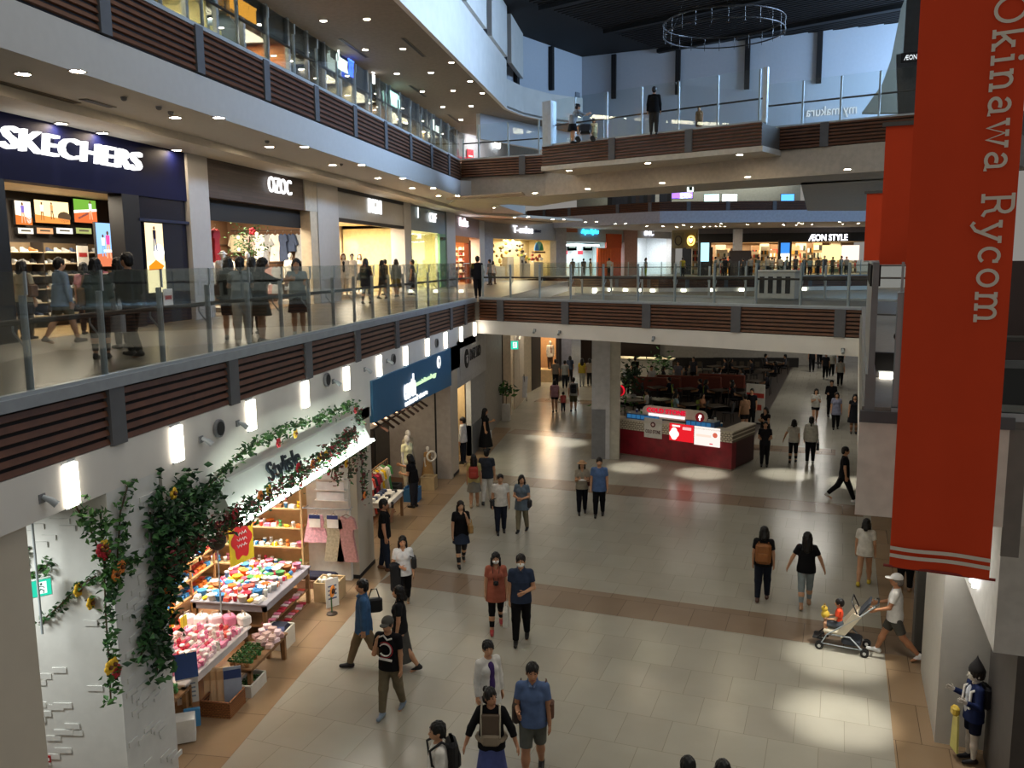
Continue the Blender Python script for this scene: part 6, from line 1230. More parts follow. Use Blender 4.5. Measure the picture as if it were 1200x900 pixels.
scatter(r, 14, [PLANT], lambda r, k: (Vector((-6.92+.13*(k % 3), 12.56+.15*(k//3), .505)), 0), 'on the wooden bench at the shop front', 'plants on the wooden bench', ['9a6a3a', 'e3ddd0', '57a05a'])
scatter(r, 16, [FOLD], lambda r, k: (Vector((-6.9+.15*(k % 3), 13.3+.11*(k//3), .505+.1*(k % 2))), r.uniform(0, 6)), 'piled on the wooden bench at the shop front', 'pink cloths on the wooden bench', ['f4d9de', 'd8b9b0', 'b78f8a'])
def crate(label, c, w, d, h, m, name='wicker_basket', rz=0.):
    t = thing(name, label, 'basket', c, rz); mb = MB(); mb.b2((-w/2, -d/2, 0), (w/2, d/2, .02), m)
    for s in (-1, 1): mb.box((s*w/2, 0, h/2), (.025, d+.02, h), m); mb.box((0, s*d/2, h/2), (w+.02, .025, h), m)
    mb.build('basket_body', t); mb = MB()
    for s in (-1, 1): mb.tube([(s*w/2, -d/2, h), (s*w/2, d/2, h)], .02, m, 6); mb.tube([(-w/2, s*d/2, h), (w/2, s*d/2, h)], .02, m, 6)
    mb.build('rim', t); return t
WK = planks('a06a3a', '8a5630', .06, .03, 0, .7, .004, '4a2c16', axis='y')
crate('wicker basket with white lining holding tall cards at the near shop front', (-6.85, 12.06, 0), .5, .5, .26, WK)
for i, c in enumerate(('d6b48a', 'd6b48a', 'd6b48a', '9aa4b4')):
    mb = MB(); mb.box((0, 0, .3), (.28, .02, .6), P(c, .7)); mb.box((0, -.012, .48), (.27, .004, .14), P('22386a' if i == 3 else 'c9a070', .6)); o = mb.build('tall_card', None, (-7.02+.1*i, 12.08+.03*i, .05), .5); o.rotation_euler.x = -.25; tag(o, 'tall %s standing in the wicker basket' % ('grey card with a navy top' if i == 3 else 'tan cardboard sheet'), 'card', None if i == 3 else 'tan sheets in the basket')
t = thing('price_stand', 'blue and white price sign on a thin stand near the brick pillar', 'sign', (-7.15, 11.55, 0), .6); mb = MB(); mb.tube([(0, 0, 0), (0, 0, 1.05)], .012, DARK, 6); mb.tube([(-.15, 0, .01), (.15, 0, .01)], .012, DARK, 6); mb.build('stand', t); mb = MB(); mb.box((0, -.03, 1.0), (.34, .015, .38), P('1f3f78', .5), rx=-.4); mb.build('blue_card', t); mb = MB(); mb.box((0, -.05, .6), (.32, .015, .42), P('d8d4ca', .6)); [mb.box((0, -.06, .5+.07*k), (.24, .004, .025), P('7a8490', .6)) for k in range(4)]; mb.build('white_card', t)
mb = MB(); mb.box((0, 0, .2), (.3, .28, .36), P('dfe2de', .6), bev=.01); mb.box((.1, .16, .26), (.24, .06, .3), P('3f86b8', .5), bev=.01); tag(mb.build('goods_box', None, (-6.98, 11.15, 0), .5), 'white and blue box on the floor at the foot of the price sign', 'box')
scatter(r, 10, [PLANT, DOLL], lambda r, k: (Vector((-7.35+.1*(k % 3), 10.95+.14*(k//3), .0+.35*(k % 3))), 0), 'on the small stand behind the brick pillar', 'small things behind the brick pillar', ['57a05a', 'c9304a', 'e3ddd0', 'e0792b'])
mb = MB(); 
for k in range(3): mb.b2((-7.45, 10.85, .33*k), (-7.05, 11.5, .33*k+.03) if k else (-7.05, 11.5, .02), WD)
for yy in (10.86, 11.48): mb.b2((-7.45, yy, 0), (-7.4, yy+.03, .7), WD); mb.b2((-7.1, yy, 0), (-7.05, yy+.03, .7), WD)
tag(mb.build('plant_stand'), 'small three-tier wooden stand behind the brick pillar', 'stand')
crate('white planter box with leafy plants under the wooden bench', (-6.72, 12.75, 0), .3, .55, .2, P('cfcbc0', .6), 'planter_box'); scatter(r, 6, [PLANT], lambda r, k: (Vector((-6.78+.1*(k % 2), 12.58+.16*(k//2), .05)), 0), 'in the white planter box under the bench', 'plants in the planter box', ['57a05a'])
crate('white slatted basket with a dark cloth at the corner of the grey-edged table', (-6.95, 14.42, 0), .42, .42, .36, P('d2cdbf', .6)); mb = MB(); mb.box((0, 0, 0), (.36, .36, .12), P('161a30', .8), bev=.05); tag(mb.build('folded_cloth', None, (-6.95, 14.42, .36)), 'dark navy cloth lying in the white slatted basket', 'cloth')
mb = MB(); mb.box((0, 0, .47), (.4, .34, .04), P('2a3a66', .6), bev=.01); [mb.tube([(a*.16, b*.13, 0), (a*.14, b*.11, .45)], .014, DARK, 6) for a in (-1, 1) for b in (-1, 1)]; tag(mb.build('stool', None, (-6.86, 13.98, 0), .3), 'small stool with a blue seat between the bench and the white basket', 'stool')
crate('tan basket with white goods at the far end of the grey-edged table', (-6.85, 16.75, 0), .5, .5, .42, P('c9ae84', .7)); scatter(r, 14, [POUCH, CUP], lambda r, k: (Vector((-7.02+.11*(k % 4), 16.6+.1*(k//4), .36)), r.uniform(0, 6)), 'in the tan basket at the far end', 'goods in the tan basket', ['f2efe8', 'd8d8d4', 'd9cfae'])
t = thing('price_stand', 'white price sign in front of the tan basket', 'sign', (-6.62, 16.3, 0), .9); mb = MB(); mb.box((0, 0, .32), (.3, .02, .62), P('e4e2dc', .6)); [mb.box((0, -.013, .2+.09*k), (.2, .004, .03), P('4a5a80', .6)) for k in range(4)]; mb.build('card', t)
t = thing('flower_pot', 'sunflower ornament on a thin stand in front of the tan basket', 'flower', (-6.5, 15.95, 0)); mb = MB(); mb.lathe([(0, 0), (.12, 0), (.11, .03), (0, .04)], P('3a2a1c', .6), n=12, cap=False); mb.build('base', t); mb = MB(); mb.tube([(0, 0, .03), (0, 0, .5)], .015, GRN[0], 6); mb.build('stem', t)
mb = MB(); [mb.ball((.03, .09*math.cos(k*PI/6), .5+.09*math.sin(k*PI/6)), .04, P('f0902a', .6), 6, (.4, 1, 1)) for k in range(12)]; mb.ball((.04, 0, .5), .055, P('3a2010', .7), 8); mb.build('flower_head', t)
# hanging clothes and white shelf by the column
mb = MB(); mb.b2((-7.75, 17.8, 0), (-6.75, 17.93, 3.3), P('e8e4da', .6)); struct(mb.build('wall_far')); 
t = thing('clothes_rail', 'short rail of displayed clothes beside the grey column', 'rail', (-7.75, 17.55, 1.75)); mb = MB(); mb.tube([(0, 0, 0), (1.15, 0, 0)], .015, STEEL, 6); mb.build('rail', t); [(lambda m: (m.tube([(x, 0, 0), (x, .22, .0)], .012, STEEL, 5), m.build('bracket', t)))(MB()) for x in (.05, 1.1)]
for x, pk, c, lb in ((-7.42, SKIRT, 'e8b0bc', 'pink pleated skirt hanging on the rail by the grey column'), (-7.0, DRESS, 'b9ad92', 'beige patterned dress hanging on the rail by the grey column'), (-6.7, DRESS, 'b98a88', 'dusty pink dress hanging nearest the grey column')): pk.put(Vector((x, 17.5, 1.62)), 0, lb, 'clothes', None, P(c, .85, vary=.3, scale=20))
for x, lb in ((-7.42, 'white tag with a navy band on the pink skirt'), (-7.0, 'white tag with a navy band on the beige dress')): mb = MB(); mb.box((0, 0, 0), (.26, .012, .3), P('e8e4dc', .6)); mb.box((0, -.008, .1), (.26, .004, .09), P('1f2f68', .5)); tag(mb.build('price_tag', None, (x, 17.43, 1.5)), lb, 'tag')
t = thing('wall_shelf', 'white stepped shelf with papers on the bright far wall of the variety shop', 'shelf', (-7.5, 17.77, 1.9)); [(lambda m: (m.b2((0, -.12, .24*k), (.75, .03, .24*k+.015), P('f4f2ec', .6)), m.b2((.05, -.1, .24*k+.015), (.7, -.09, .24*k+.2), P('e8eef0', .6)), m.build('shelf_board', t)))(MB()) for k in range(6)]
HB.put(Vector((-7.62, 17.6, 2.75)), 0, 'bright blue bag on the bright far wall of the variety shop', 'bag', None, P('2a3ad0', .6)); mb = MB(); mb.b2((-7.75, 17.5, 2.71), (-7.5, 17.8, 2.75), P('c9b79a', .6)); tag(mb.build('wall_board'), 'small shelf board under the bright blue bag', 'shelf')
crate('brown tray of dark goods under the hanging clothes', (-7.35, 17.35, 0), .9, .3, .18, P('6a4a34', .7)); mb = MB(); mb.box((0, 0, .22), (.85, .28, .12), P('1a1a30', .8), bev=.04); tag(mb.build('folded_cloth', None, (-7.35, 17.35, .05)), 'dark folded cloth in the brown tray under the clothes', 'cloth')
# back shelves
def shelves(label, x, y0, y1, zs, m, d=.35, back=True, ax='x', name='goods_shelf', posts=3):
    t = thing(name, label, 'shelf', (x, y0, 0), PI/2); L = y1-y0
    if back: mb = MB(); mb.b2((0, d, 0), (L, d+.03, zs[-1]+.35), m); mb.build('back_panel', t)
    for z in zs: mb = MB(); mb.b2((0, 0, z-.03), (L, d, z), m); mb.build('shelf_board', t)
    for k in range(posts): xx = L*k/(posts-1); mb = MB(); mb.b2((xx-.02, 0, 0), (xx+.02, .04, zs[-1]+.35), m); mb.build('post', t)
    return t
zs = [.4, .85, 1.3, 1.75, 2.2, 2.6]
o = shelves('tall shelf of bright goods at the back of the variety shop', -10.9, 14.6, 17.25, zs, P('c8a878', .6)); o.location = (-10.4, 17.45, 0); o.rotation_euler.z = 0
for z in zs: scatter(r, 30, [POUCH, TUB, GIFT, DOLL, FOLD, CUP], lambda r, k: (Vector((-10.3+.155*(k % 17), 17.53+.14*(k//17), z)), r.uniform(-.3, .3)), 'on the tall back shelf of the variety shop', 'goods on the tall back shelf', MIX)
shelves('long low shelf along the shop back wall, nearer the brick pillar', -10.2, 11.0, 14.5, [.5, 1.0, 1.5, 1.95], P('b98a58', .6))
for z in (.5, 1.0, 1.5, 1.95): scatter(r, 17, [FOLD, BOOK, POUCH, HAT], lambda r, k: (Vector((-10.35+.1*(k % 2), 11.1+.2*k, z)), r.uniform(0, 6)), 'on the long low back shelf of the variety shop', 'goods on the long low back shelf', ['e05a4a', '3f8ac4', 'd8d8d4', 'c9304a', '2a2a30', 'e05a4a', 'f2efe8'])
shelves('wooden shelf with red and blue cloths behind the sale table', -9.3, 14.5, 16.4, [.45, .8, 1.15, 1.5, 1.85], P('b98a58', .6), back=False)
for z in (.45, .8, 1.15, 1.5, 1.85): scatter(r, 20, [FOLD], lambda r, k: (Vector((-9.4-.15*(k//10), 14.62+.18*(k % 10), z)), PI/2), 'on the wooden shelf behind the sale table', 'cloths on the wooden shelf', ['e05a4a', '3f8ac4', 'f2efe8', 'e0792b'])
# sale posters
def flower_card(label, p, n, w, h, tilt=0.):
    t = thing('sale_poster', label, 'poster', p, math.atan2(n[1], n[0])+PI/2); mb = MB(); mb.b2((-w/2, 0, -h/2), (w/2, .015, h/2), P('f2d428', .6)); mb.build('card', t); mb = MB(); m = P('d81e26', .6)
    pts = []
    for k in range(48): a = 2*PI*k/48; rr = 1+.13*math.cos(6*a); pts.append((w*.4*rr*math.cos(a), -.004, h*.4*rr*math.sin(a)))
    mb.add([(0, -.004, 0)]+pts, [(0, 1+(k+1) % 48, 1+k) for k in range(48)], m); mb.build('red_flower', t); mb = MB()
    for j in range(3): mb.tube([(-w*.2+w*.4*i/10, -.008, h*(.14-.13*j)+h*.035*math.sin(i*2.3+j)) for i in range(11)], w*.017, P('f8e8ea', .6), 4)
    mb.build('white_scribble', t); return t
q = X(283, 632, -.7); flower_card('yellow poster with a big red flower hanging under the garland', q, (1, -.25), .62, .86); q = at(223, 718, 1.35); flower_card('small yellow card with a red flower standing in the heap of pink goods', Vector((-8.15, 12.7, 1.18)), (1, -.4), .26, .34)
mb = MB(); mb.tube([(0, 0, 0), (0, 0, .3)], .008, DARK, 5); mb.box((0, 0, .1), (.2, .012, .2), P('f0e030', .6)); tag(mb.build('price_card', None, (-8.0, 12.95, .95), PI/2), 'small plain yellow card next to the little red-flower card', 'card')
t = thing('hat_stand', 'dark round hat on a thin stand beside the yellow poster', 'hat', (-7.9, 14.05, 0)); mb = MB(); mb.tube([(0, 0, 0), (0, 0, 2.05)], .014, STEEL, 6); mb.lathe([(0, 0), (.15, 0), (.14, .02), (0, .03)], STEEL, n=12, cap=False); mb.build('stand', t); mb = MB(); mb.ball((0, 0, 2.15), .17, P('15110f', .8), 12, (1, 1, 1.1)); mb.build('hat', t)
mb = MB(); mb.box((0, 0, 0), (.3, .015, .2), P('5a86b8', .6)); tag(mb.build('hanging_card', None, (-7.9, 15.1, 1.75), PI/2), 'small plain blue card hanging over the grey-edged table', 'card')
lampq('AREA', (-6.78, 14.6, 3.58), 80, (1, .93, .82), .12, 5.6, (-8.6, 14.6, .9)); lampq('AREA', (-9.1, 12.9, 3.5), 150, (1, .9, .76), 1.8, 3.6, None); lampq('AREA', (-9.0, 16.3, 3.5), 230, (1, .92, .8), 1.8, 2.6, None)
# ---------------------------------------------------------------- blue-signed clothes shop
t = thing('shop_sign', 'large flat blue sign board with white lettering over the clothes shop', 'sign', (XW+.06, 23.05, 3.8), PI/2); mb = MB(); mb.slab([(-3.95, 0, -.38), (3.95, 0, -.62), (3.95, 0, .6), (-3.95, 0, .63)], .1, P('2f6488', .6, vary=.04)); mb.build('board', t)
for s, u, z, w, h, m, b in (('earth', -.95, .06, 1.05, .62, E('ffffff', 1.3), .0), ('music&ecology', .75, .02, 2.2, .17, E('d8ffc8', 1.1), 0), ('natural store', -.3, -.34, 2.2, .16, E('ffffff', 1.2), 0)): fit(s, w, h, .04, m, 'lettering', t, b).location = (u, -.03, z)
mb = MB(); mb.tube([(2.3, -.0, .34), (2.3, -.03, .34)], .19, E('ffffff', 1.3), 20); mb.build('round_mark', t); mb = MB(); mb.tube([(2.3, -.035, .38), (2.3, -.04, .38)], .07, P('2f6488', .6), 8); mb.b2((2.28, -.042, .18), (2.32, -.035, .36), P('2f6488', .6)); mb.build('tree_mark', t)
aw = thing('slat_awning', 'dark wooden slat awning lit from behind under the blue sign', 'awning', (XW-.5, 20.6, 3.05), PI/2)
mb = MB(); mb.b2((-.2, -.05, -.1), (4.3, .55, -.05), P('2a1a14', .6)); mb.build('frame', aw)
for k in range(9): mb = MB(); mb.box((.2+.48*k, .0, .08), (.1, .9, .04), P('3a241a', .5), rx=.6); mb.build('slat', aw)
for k in range(5): mb = MB(); mb.box((.44+.9*k, .12, .0), (.05, .3, .03), E('ffc890', 5), rx=.6); mb.build('lamp', aw)
shelves('dark wardrobe frame inside the blue-signed clothes shop', -8.6, 22.3, 24.0, [.05, 2.3], P('241a16', .5), .5, name='open_wardrobe', posts=3); mb = MB(); mb.b2((-8.55, 24.6, 0), (-8.45, 26.2, 2.6), P('1d1714', .5)); mb.b2((-8.44, 24.7, .1), (-8.43, 26.1, 2.5), P('0e0c0c', .2)); tag(mb.build('dark_partition'), 'dark upright panel behind the two mannequins', 'panel')
t = thing('clothes_rack', 'low wooden rack of bright clothes at the near end of the clothes shop', 'rack', (-8.0, 22.3, 0), PI/2); mb = MB(); mb.tube([(0, 0, 1.25), (2.2, 0, 1.25)], .02, WD, 6); mb.build('rail', t); [(lambda m: (m.tube([(x, 0, 0), (x, 0, 1.25)], .02, WD, 6), m.build('upright', t)))(MB()) for x in (.0, 2.2)]
for k, c in enumerate(('f2efe8', 'e05a4a', '2a2a30', 'c9304a', '8c2f35', 'd9cfae', 'f0c419', 'd9cfae', 'f2efe8', '57a05a')): DRESS.put(Vector((-8.0, 22.5+.2*k, 1.12)), 0, '%s dress on the low wooden rack of the clothes shop' % CN[c], 'clothes', 'clothes on the low wooden rack', P(c, .85))
table('white table with folded clothes at the near end of the clothes shop', -7.65, -7.0, 21.5, 22.9, .75, P('e6e2da', .6)); scatter(r, 12, [FOLD], lambda r, k: (Vector((-7.5+.3*(k % 2), 21.6+.2*(k//2), .755)), 0), 'on the white table of the clothes shop', 'folded clothes on the white table', ['3c4a66', 'e9e4da', 'f2efe8', '2a2a30'])
for p, lb, tp, bt, kw in (((-7.55, 25.1, .18), 'headless-white mannequin in a white and yellow top with beige trousers', ('tee', 'f0ecc0'), ('pants', 'd8c8a8'), {}), ((-7.75, 25.9, .18), 'mannequin in a long grey-beige dress behind the yellow-topped mannequin', ('longdress', 'b0a48c'), ('pants', 'b0a48c'), {}), ((-7.25, 26.4, .1), 'low tan dress mannequin with a round white ring at its chest', ('longdress', 'b08a58'), ('pants', 'b08a58'), {'h': 1.15})):
    h = kw.get('h', 1.7); mb = MB(); mb.lathe([(0, -.0), (.26, 0), (.26, .02), (.03, .05), (.02, p[2]), (0, p[2])], P('6a5a48', .5), n=16, cap=False); tag(mb.build('mannequin_stand', None, (p[0], p[1], 0)), 'round base plate under the %s' % ' '.join(lb.replace('headless-white', 'white').split()[:10]), 'base'); person(p, 135, lb.replace('headless-white', 'white'), h=h, fem=True, top=tp, bot=bt, hair=('bald', '000000'), shoes=None, skin='d9d4cc', step=.018, eyes=False, cat='mannequin', name='mannequin', arms=('down', 'bent' if h < 1.5 else 'low'))
mb = MB(); mb.M = Matrix.Translation((-7.08, 26.26, .95)) @ Matrix.Rotation(.8, 4, 'Z'); mb.tube([(.16*math.cos(a*PI/10), 0, .16*math.sin(a*PI/10)) for a in range(21)], .035, P('efe8d8', .8), 7); tag(mb.build('woven_ring'), 'round cream ring bag hung on the low tan mannequin', 'bag')
for p, c, lb in (((-7.2, 24.4, 0), '2f6a9a', 'blue crate beside the yellow-topped mannequin'), ((-7.05, 25.8, 0), 'b9a27a', 'tan basket at the feet of the mannequins'), ((-7.9, 24.7, 0), '3a3a3c', 'dark low box at the front of the clothes shop')): crate(lb, p, .42, .42, .4, P(c, .6), 'storage_crate')
t = thing('mirror', 'tall framed mirror leaning at the near end of the clothes shop', 'mirror', (-9.2, 24.0, 0), PI/2); mb = MB(); mb.b2((-.4, 0, 0), (.4, .05, 2.3), P('3a2418', .5)); mb.build('frame', t); mb = MB(); mb.b2((-.34, -.012, .06), (.34, -.002, 2.24), P('9aa0a4', .05, metal=1., vary=0)); mb.build('glass', t)
lampq('AREA', (-8.3, 23, 3.55), 110, (1, .82, .58), 1.5, 4, None); lampq('SPOT', (-7.3, 22.5, 3.5), 220, (1, .93, .8), .05, 60, (-7.5, 25.5, .9)); lampq('SPOT', (XW-.2, 20.5, 3.3), 60, (1, .9, .7), .05, 70, (-6.9, 21.2, 0))
# white sign with round logo
t = thing('shop_sign', 'white wall sign with a round black logo and dark lettering past the blue sign', 'sign', (XW+.01, 30.2, 3.72), PI/2); mb = MB(); mb.b2((-1.6, 0, -.62), (2.3, .02, .5), P('bfbfbf', .6)); mb.build('panel', t); mb = MB(); mb.tube([(-.65, -.02, .05), (-.65, .0, .05)], .34, DARK, 24); mb.build('round_logo', t); mb = MB(); mb.tube([(-.65, -.025, .0), (-.65, -.03, .0)], .12, P('d8d8d8', .6), 8); mb.b2((-.8, -.03, .12), (-.5, -.022, .17), P('d8d8d8', .6)); mb.build('logo_mark', t); fit('DAZ MO', 1.9, .42, .03, P('333338', .5), 'lettering', t, .01).location = (.85, -.015, .12)
shelves('shelf of warm-lit goods in the opening under the white logo sign', -7.6, 28.4, 30.3, [.3, .7, 1.1, 1.5, 1.9, 2.3], P('a8845a', .6))
for z in (.3, .7, 1.1, 1.5, 1.9, 2.3): scatter(r, 9, [POUCH, FOLD, TUB, CUP], lambda r, k: (Vector((-7.75, 28.5+.2*k, z)), r.uniform(0, 6)), 'on the warm-lit shelf under the white logo sign', 'goods under the logo sign', ['2a2a30', 'd8d8d4', '9a6a3a', 'e0792b', 'e3ddd0'])
lampq('AREA', (-7.6, 29.3, 2.95), 70, (1, .9, .65), 1.2, 1.8, None)
# plant in white pot, far corridor dressing
pp = at(580, 491); t = thing('potted_plant', 'leafy plant in a tall white pot beside the grey wall', 'plant', (-6.6, 37.7, 0)); t.scale = (.85, .85, .85); mb = MB(); mb.b2((-.2, -.2, 0), (.2, .2, .9), P('d6d4ce', .5), bev=.02); mb.build('pot', t); mb = MB(); mb.tube([(0, 0, .9), (.02, 0, 1.3), (-.05, 0, 1.75)], .02, P('4a3a24', .7), 5); mb.build('stem', t); leaves(70, lambda r: (r.gauss(0, .24), r.gauss(0, .24), 1.65+r.gauss(0, .22)), .3, GRN, 11, .5).build('leaves', t)
t = thing('shop_arch', 'cream arched doorway panels of the far left shop under the exit sign', 'door', (-6.68, 43.2, 0), PI/2); mb = MB(); [mb.slab([(x0, 0, 0), (x0+1.5, 0, 0), (x0+1.5, 0, z1), (x0+.9, 0, z1+.25), (x0+.3, 0, z1), (x0, 0, z0_)], .08, P('dccbb2', .6)) for x0, z0_, z1 in ((-2.6, 2.6, 3.3), (-1.05, 3.3, 3.3))]; mb.build('arch_panel', t)
t = thing('easel_sign', 'white easel sign standing before the arched shop', 'sign', at(612, 470), -.4); mb = MB(); mb.box((0, 0, .75), (.6, .05, 1.1), P('c9ccd4', .6), rx=-.15); mb.build('board', t); mb = MB(); [mb.tube([(s*.25, .05, 0), (s*.1, .02, 1.4)], .02, DARK, 5) for s in (-1, 1)]; mb.build('legs', t)
mb = MB(); mb.b2((-7.2, 50.1, 0), (-5.65, 51.2, .75), P('d8b888', .6)); tag(mb.build('display_plinth'), 'tan plinth under the far mannequin in the orange-lit window', 'plinth')
person((-6.15, 50.6, .76), 150, 'mannequin in pale lit clothes on the tan plinth far down the corridor', h=1.7, top=('cardigan', 'e8d8c0', '8a5a40'), bot=('pants', '6a5040'), hair=('bald', '000000'), skin='e8e0d0', step=.03, eyes=False, cat='mannequin', name='mannequin')
lampq('AREA', (-6.2, 50.3, 4.4), 160, (1, .75, .45), 1, 1, None); lampq('AREA', (-7.2, 43.5, 4.4), 60, (1, .9, .72), .8, 4, None); lampq('AREA', (-2.5, 55.5, 4.3), 25, (1, .55, .3), 3, 1, None)
for k, (x, z, c) in enumerate(((-2.4, 3.3, 'e08a60'), (-1.6, 3.0, 'd87050'), (-1.8, 2.2, 'e89a70'), (-3.2, 2.8, '60703a'))): mb = MB(); mb.box((0, 0, 0), (.5, .1, .45), P(c, .6), bev=.05); tag(mb.build('wall_picture', None, (x, 57.35, z)), 'dim %s on the dark wall at the corridor end' % ['orange picture, highest', 'red picture below the highest', 'pale orange picture, lowest', 'greenish picture beside the red ones'][k], 'picture')
# ---------------------------------------------------------------- right frontage: sign, child mannequin
t = thing('shop_sign', 'white glowing lettering strokes on the shop front under the red banner', 'sign', right(-.62, .23, 3.02), math.atan2(-EL.y, -EL.x)); mb = MB(); m = E('ffffff', 8)
for k in range(6): mb.b2((-.5+.2*k, -.05, -.13), (-.44+.2*k, .0, .13), m); mb.b2((-.5+.2*k, -.05, .1 if k % 2 else -.02), (-.36+.2*k, .0, .14 if k % 2 else .02), m)
mb.build('lettering', t)
km = at(1137, 893); kp = Vector((km.x, km.y, .02)); pm = person(kp, 245, 'child mannequin in a navy jacket and shorts with a dark pointed cap', h=1.42, kid=True, top=('jacket', '1c2850', 'c8ccd4'), bot=('shorts', '161c34', .8), hair=('short', '2a2320'), shoes='141420', skin='d8d0c4', arms=('bag', 'bag'), step=.009, eyes=False, cat='mannequin', name='mannequin')
mb = MB(); mb.lathe([(.0, .2), (.02, .15), (.09, .04), (.11, -.02), (.1, -.04), (0, -.03)], P('1d1a1c', .8), n=14, cap=False); tag(mb.build('pointed_cap', None, kp+Vector((0, 0, 1.41))), 'dark pointed cap on the child mannequin', 'hat')
def kb(t): mb = MB(); mb.box((0, 0, 0), (.14, .1, .14), P('e0c04a', .5), bev=.03); mb.build('bag_body', t); mb = MB(); mb.slab([(-.08, 0, -.05), (.06, 0, -.05), (.1, 0, -.6), (-.12, 0, -.6)], .03, P('d8d07a', .7)); mb.build('cloth', t)
carry(pm, kb, 'yellow_bag', 'yellow pouch with a long yellow cloth held by the child mannequin', 'bag', (.08, .22, .72))
mb = MB(); 
for s in (-1, 1): mb.tube([(s*.1, -.05, 1.16), (s*.1, .1, 1.1), (s*.11, .12, .85)], .02, P('e8e4dc', .7), 6)
mb.box((0, -.14, 1.0), (.26, .12, .34), P('15151c', .7), bev=.04); o = mb.build('school_bag', None, pm.location, pm.rotation_euler.z); tag(o, 'dark school bag with white straps on the child mannequin', 'bag')
lampq('AREA', right(-.6, -.6, 4.3), 60, (1, .96, .88), .8, 1.0, None)
b_ = deep(1040, 459, 11); b_n = Vector((-b_.x, -b_.y, 0)).normalized(); wo = dup(w0, b_, math.atan2(b_n.y, b_n.x)+PI/2, 'white box light glowing beside the left edge of the red banner', 'light by the banner')
wb = MB(); wb.b2((-.3, 0, -.8), (.6, .1, .5), P('1a1716', .6)); struct(wb.build('wall_right', None, b_-b_n*.02, math.atan2(b_n.y, b_n.x)+PI/2))
# ---------------------------------------------------------------- people
N_, M_, F_ = .0075, .0095, .016
g = lambda px, py: at(px, py, 0.)
def shorts(c, t=.8): return ('shorts', c, t)
# foreground group
p = person(g(625, 910), 185, 'man in a blue polo shirt and grey shorts walking with brown bags at his sides', 1.72, top=('polo', '566a90'), bot=shorts('5d5f58', .95), hair=('short', '0b0908'), arms=('bent', 'down'), stride=.22, step=N_, look=-.2, lean=.04, skin='a87858')
shoulder_bag(p, 'brown leather shoulder bag on the right side of the man in the blue polo', '33241c', 1, .98, .3, .3, strap_top=1.36, x=.23, y=-.04); shoulder_bag(p, 'small brown bag hanging at the far side of the man in the blue polo', '5a3522', -1, 1.02, .16, .26, x=.24, y=-.02)
p = person(g(577, 935), 185, 'woman in a black top with a beige baby carrier and a long blue skirt', 1.58, True, ('sweater', '101013'), ('skirt', '4a5488', .08), ('bun', '0f0c0b'), arms=('out', 'out'), stride=.1, step=N_, look=-.75, skin='b07f60')
def carrier(t):
    mb = MB(); m = P('5f4f40', .8, vary=.15); mb.box((0, .13, 1.12), (.24, .05, .34), m, bev=.02); mb.box((0, .15, .93), (.24, .08, .16), P('8a7c68', .8), bev=.03); mb.build('panel', t)
    for s in (-1, 1): mb = MB(); mb.tube([(s*.12, .12, .95), (s*.125, .13, 1.2), (s*.12, .06, 1.36), (s*.11, -.09, 1.3), (s*.1, -.12, 1.0)], .028, P('b3aa96', .8), 6, flat=.5); mb.build('shoulder_strap', t)
    mb = MB(); mb.tube([(.19*math.cos(a*PI/10), .0+.14*math.sin(a*PI/10), .9) for a in range(21)], .035, P('8a7c68', .8), 6); mb.build('waist_belt', t)
carry(p, carrier, 'baby_carrier', 'beige and brown baby carrier strapped on the woman with the long blue skirt', 'baby carrier', (0, 0, 0))
person(g(573, 868), 150, 'woman in a white cardigan over a purple top, behind the baby-carrier woman', 1.6, True, ('cardigan', 'd4d2cc', '3a2060'), ('pants', '1a1a1e'), ('short', '0e0b0a'), arms=('down', 'down'), stride=.15, step=N_, look=.35)
p = person(g(516, 985), 262, 'short-haired person in a white top with a black backpack at the bottom edge', 1.6, False, ('tee', 'd8d5cc'), ('pants', '22242c'), ('short', '0a0908'), stride=.2, step=N_); backpack(p, 'black backpack on the short-haired person at the bottom edge', '0d0d10', z=1.16)
for px, lb in ((803, 'person with short black hair, only the top of the head showing at the bottom edge'), (843, 'person with rounder black hair beside the other head at the bottom edge')): person(g(px, 1048), 180, lb, 1.68 if px < 810 else 1.64, px > 810, ('tee', '2a2c34'), ('pants', '1a1a20'), ('short' if px < 810 else 'bob', '0a0908'), step=M_)
# couple with masks
p = person(g(582, 738), 180, 'woman in an orange tunic, white face mask and red shoes', 1.6, True, ('tunic', 'a8604c'), ('leggings', '0e0e12'), ('long', '120e0d'), 'a02c30', arms=('down', 'down'), stride=.28, step=N_, mask=True)
carry(p, lambda t: ((lambda m: (m.box((0, .0, 0), (.1, .06, .08), DARK, bev=.015), m.tube([(0, .03, 0), (0, .07, 0)], .03, DARK, 8), m.build('camera_body', t)))(MB()), (lambda m: (m.tube([(-.04, -.02, .04), (-.07, -.06, .3), (-.06, -.14, .36)], .006, DARK, 5), m.tube([(.04, -.02, .04), (.07, -.06, .3), (.06, -.14, .36)], .006, DARK, 5), m.build('strap', t)))(MB())), 'camera', 'black camera on a neck strap over the orange tunic', 'camera', (0, .16, 1.02))
p = person(g(611, 752), 183, 'man in a navy polo shirt, white face mask and black trousers', 1.74, False, ('polo', '2c374c'), ('pants', '0c0c0f'), ('short', '1a1310'), arms=('low', 'clasp'), stride=.2, step=N_, mask=True); hand_bag(p, 'white plastic shopping bag carried by the man in the navy polo', 'c9c7be', 1, .36, .06, .3, .32, 'shopping_bag', x=.29)
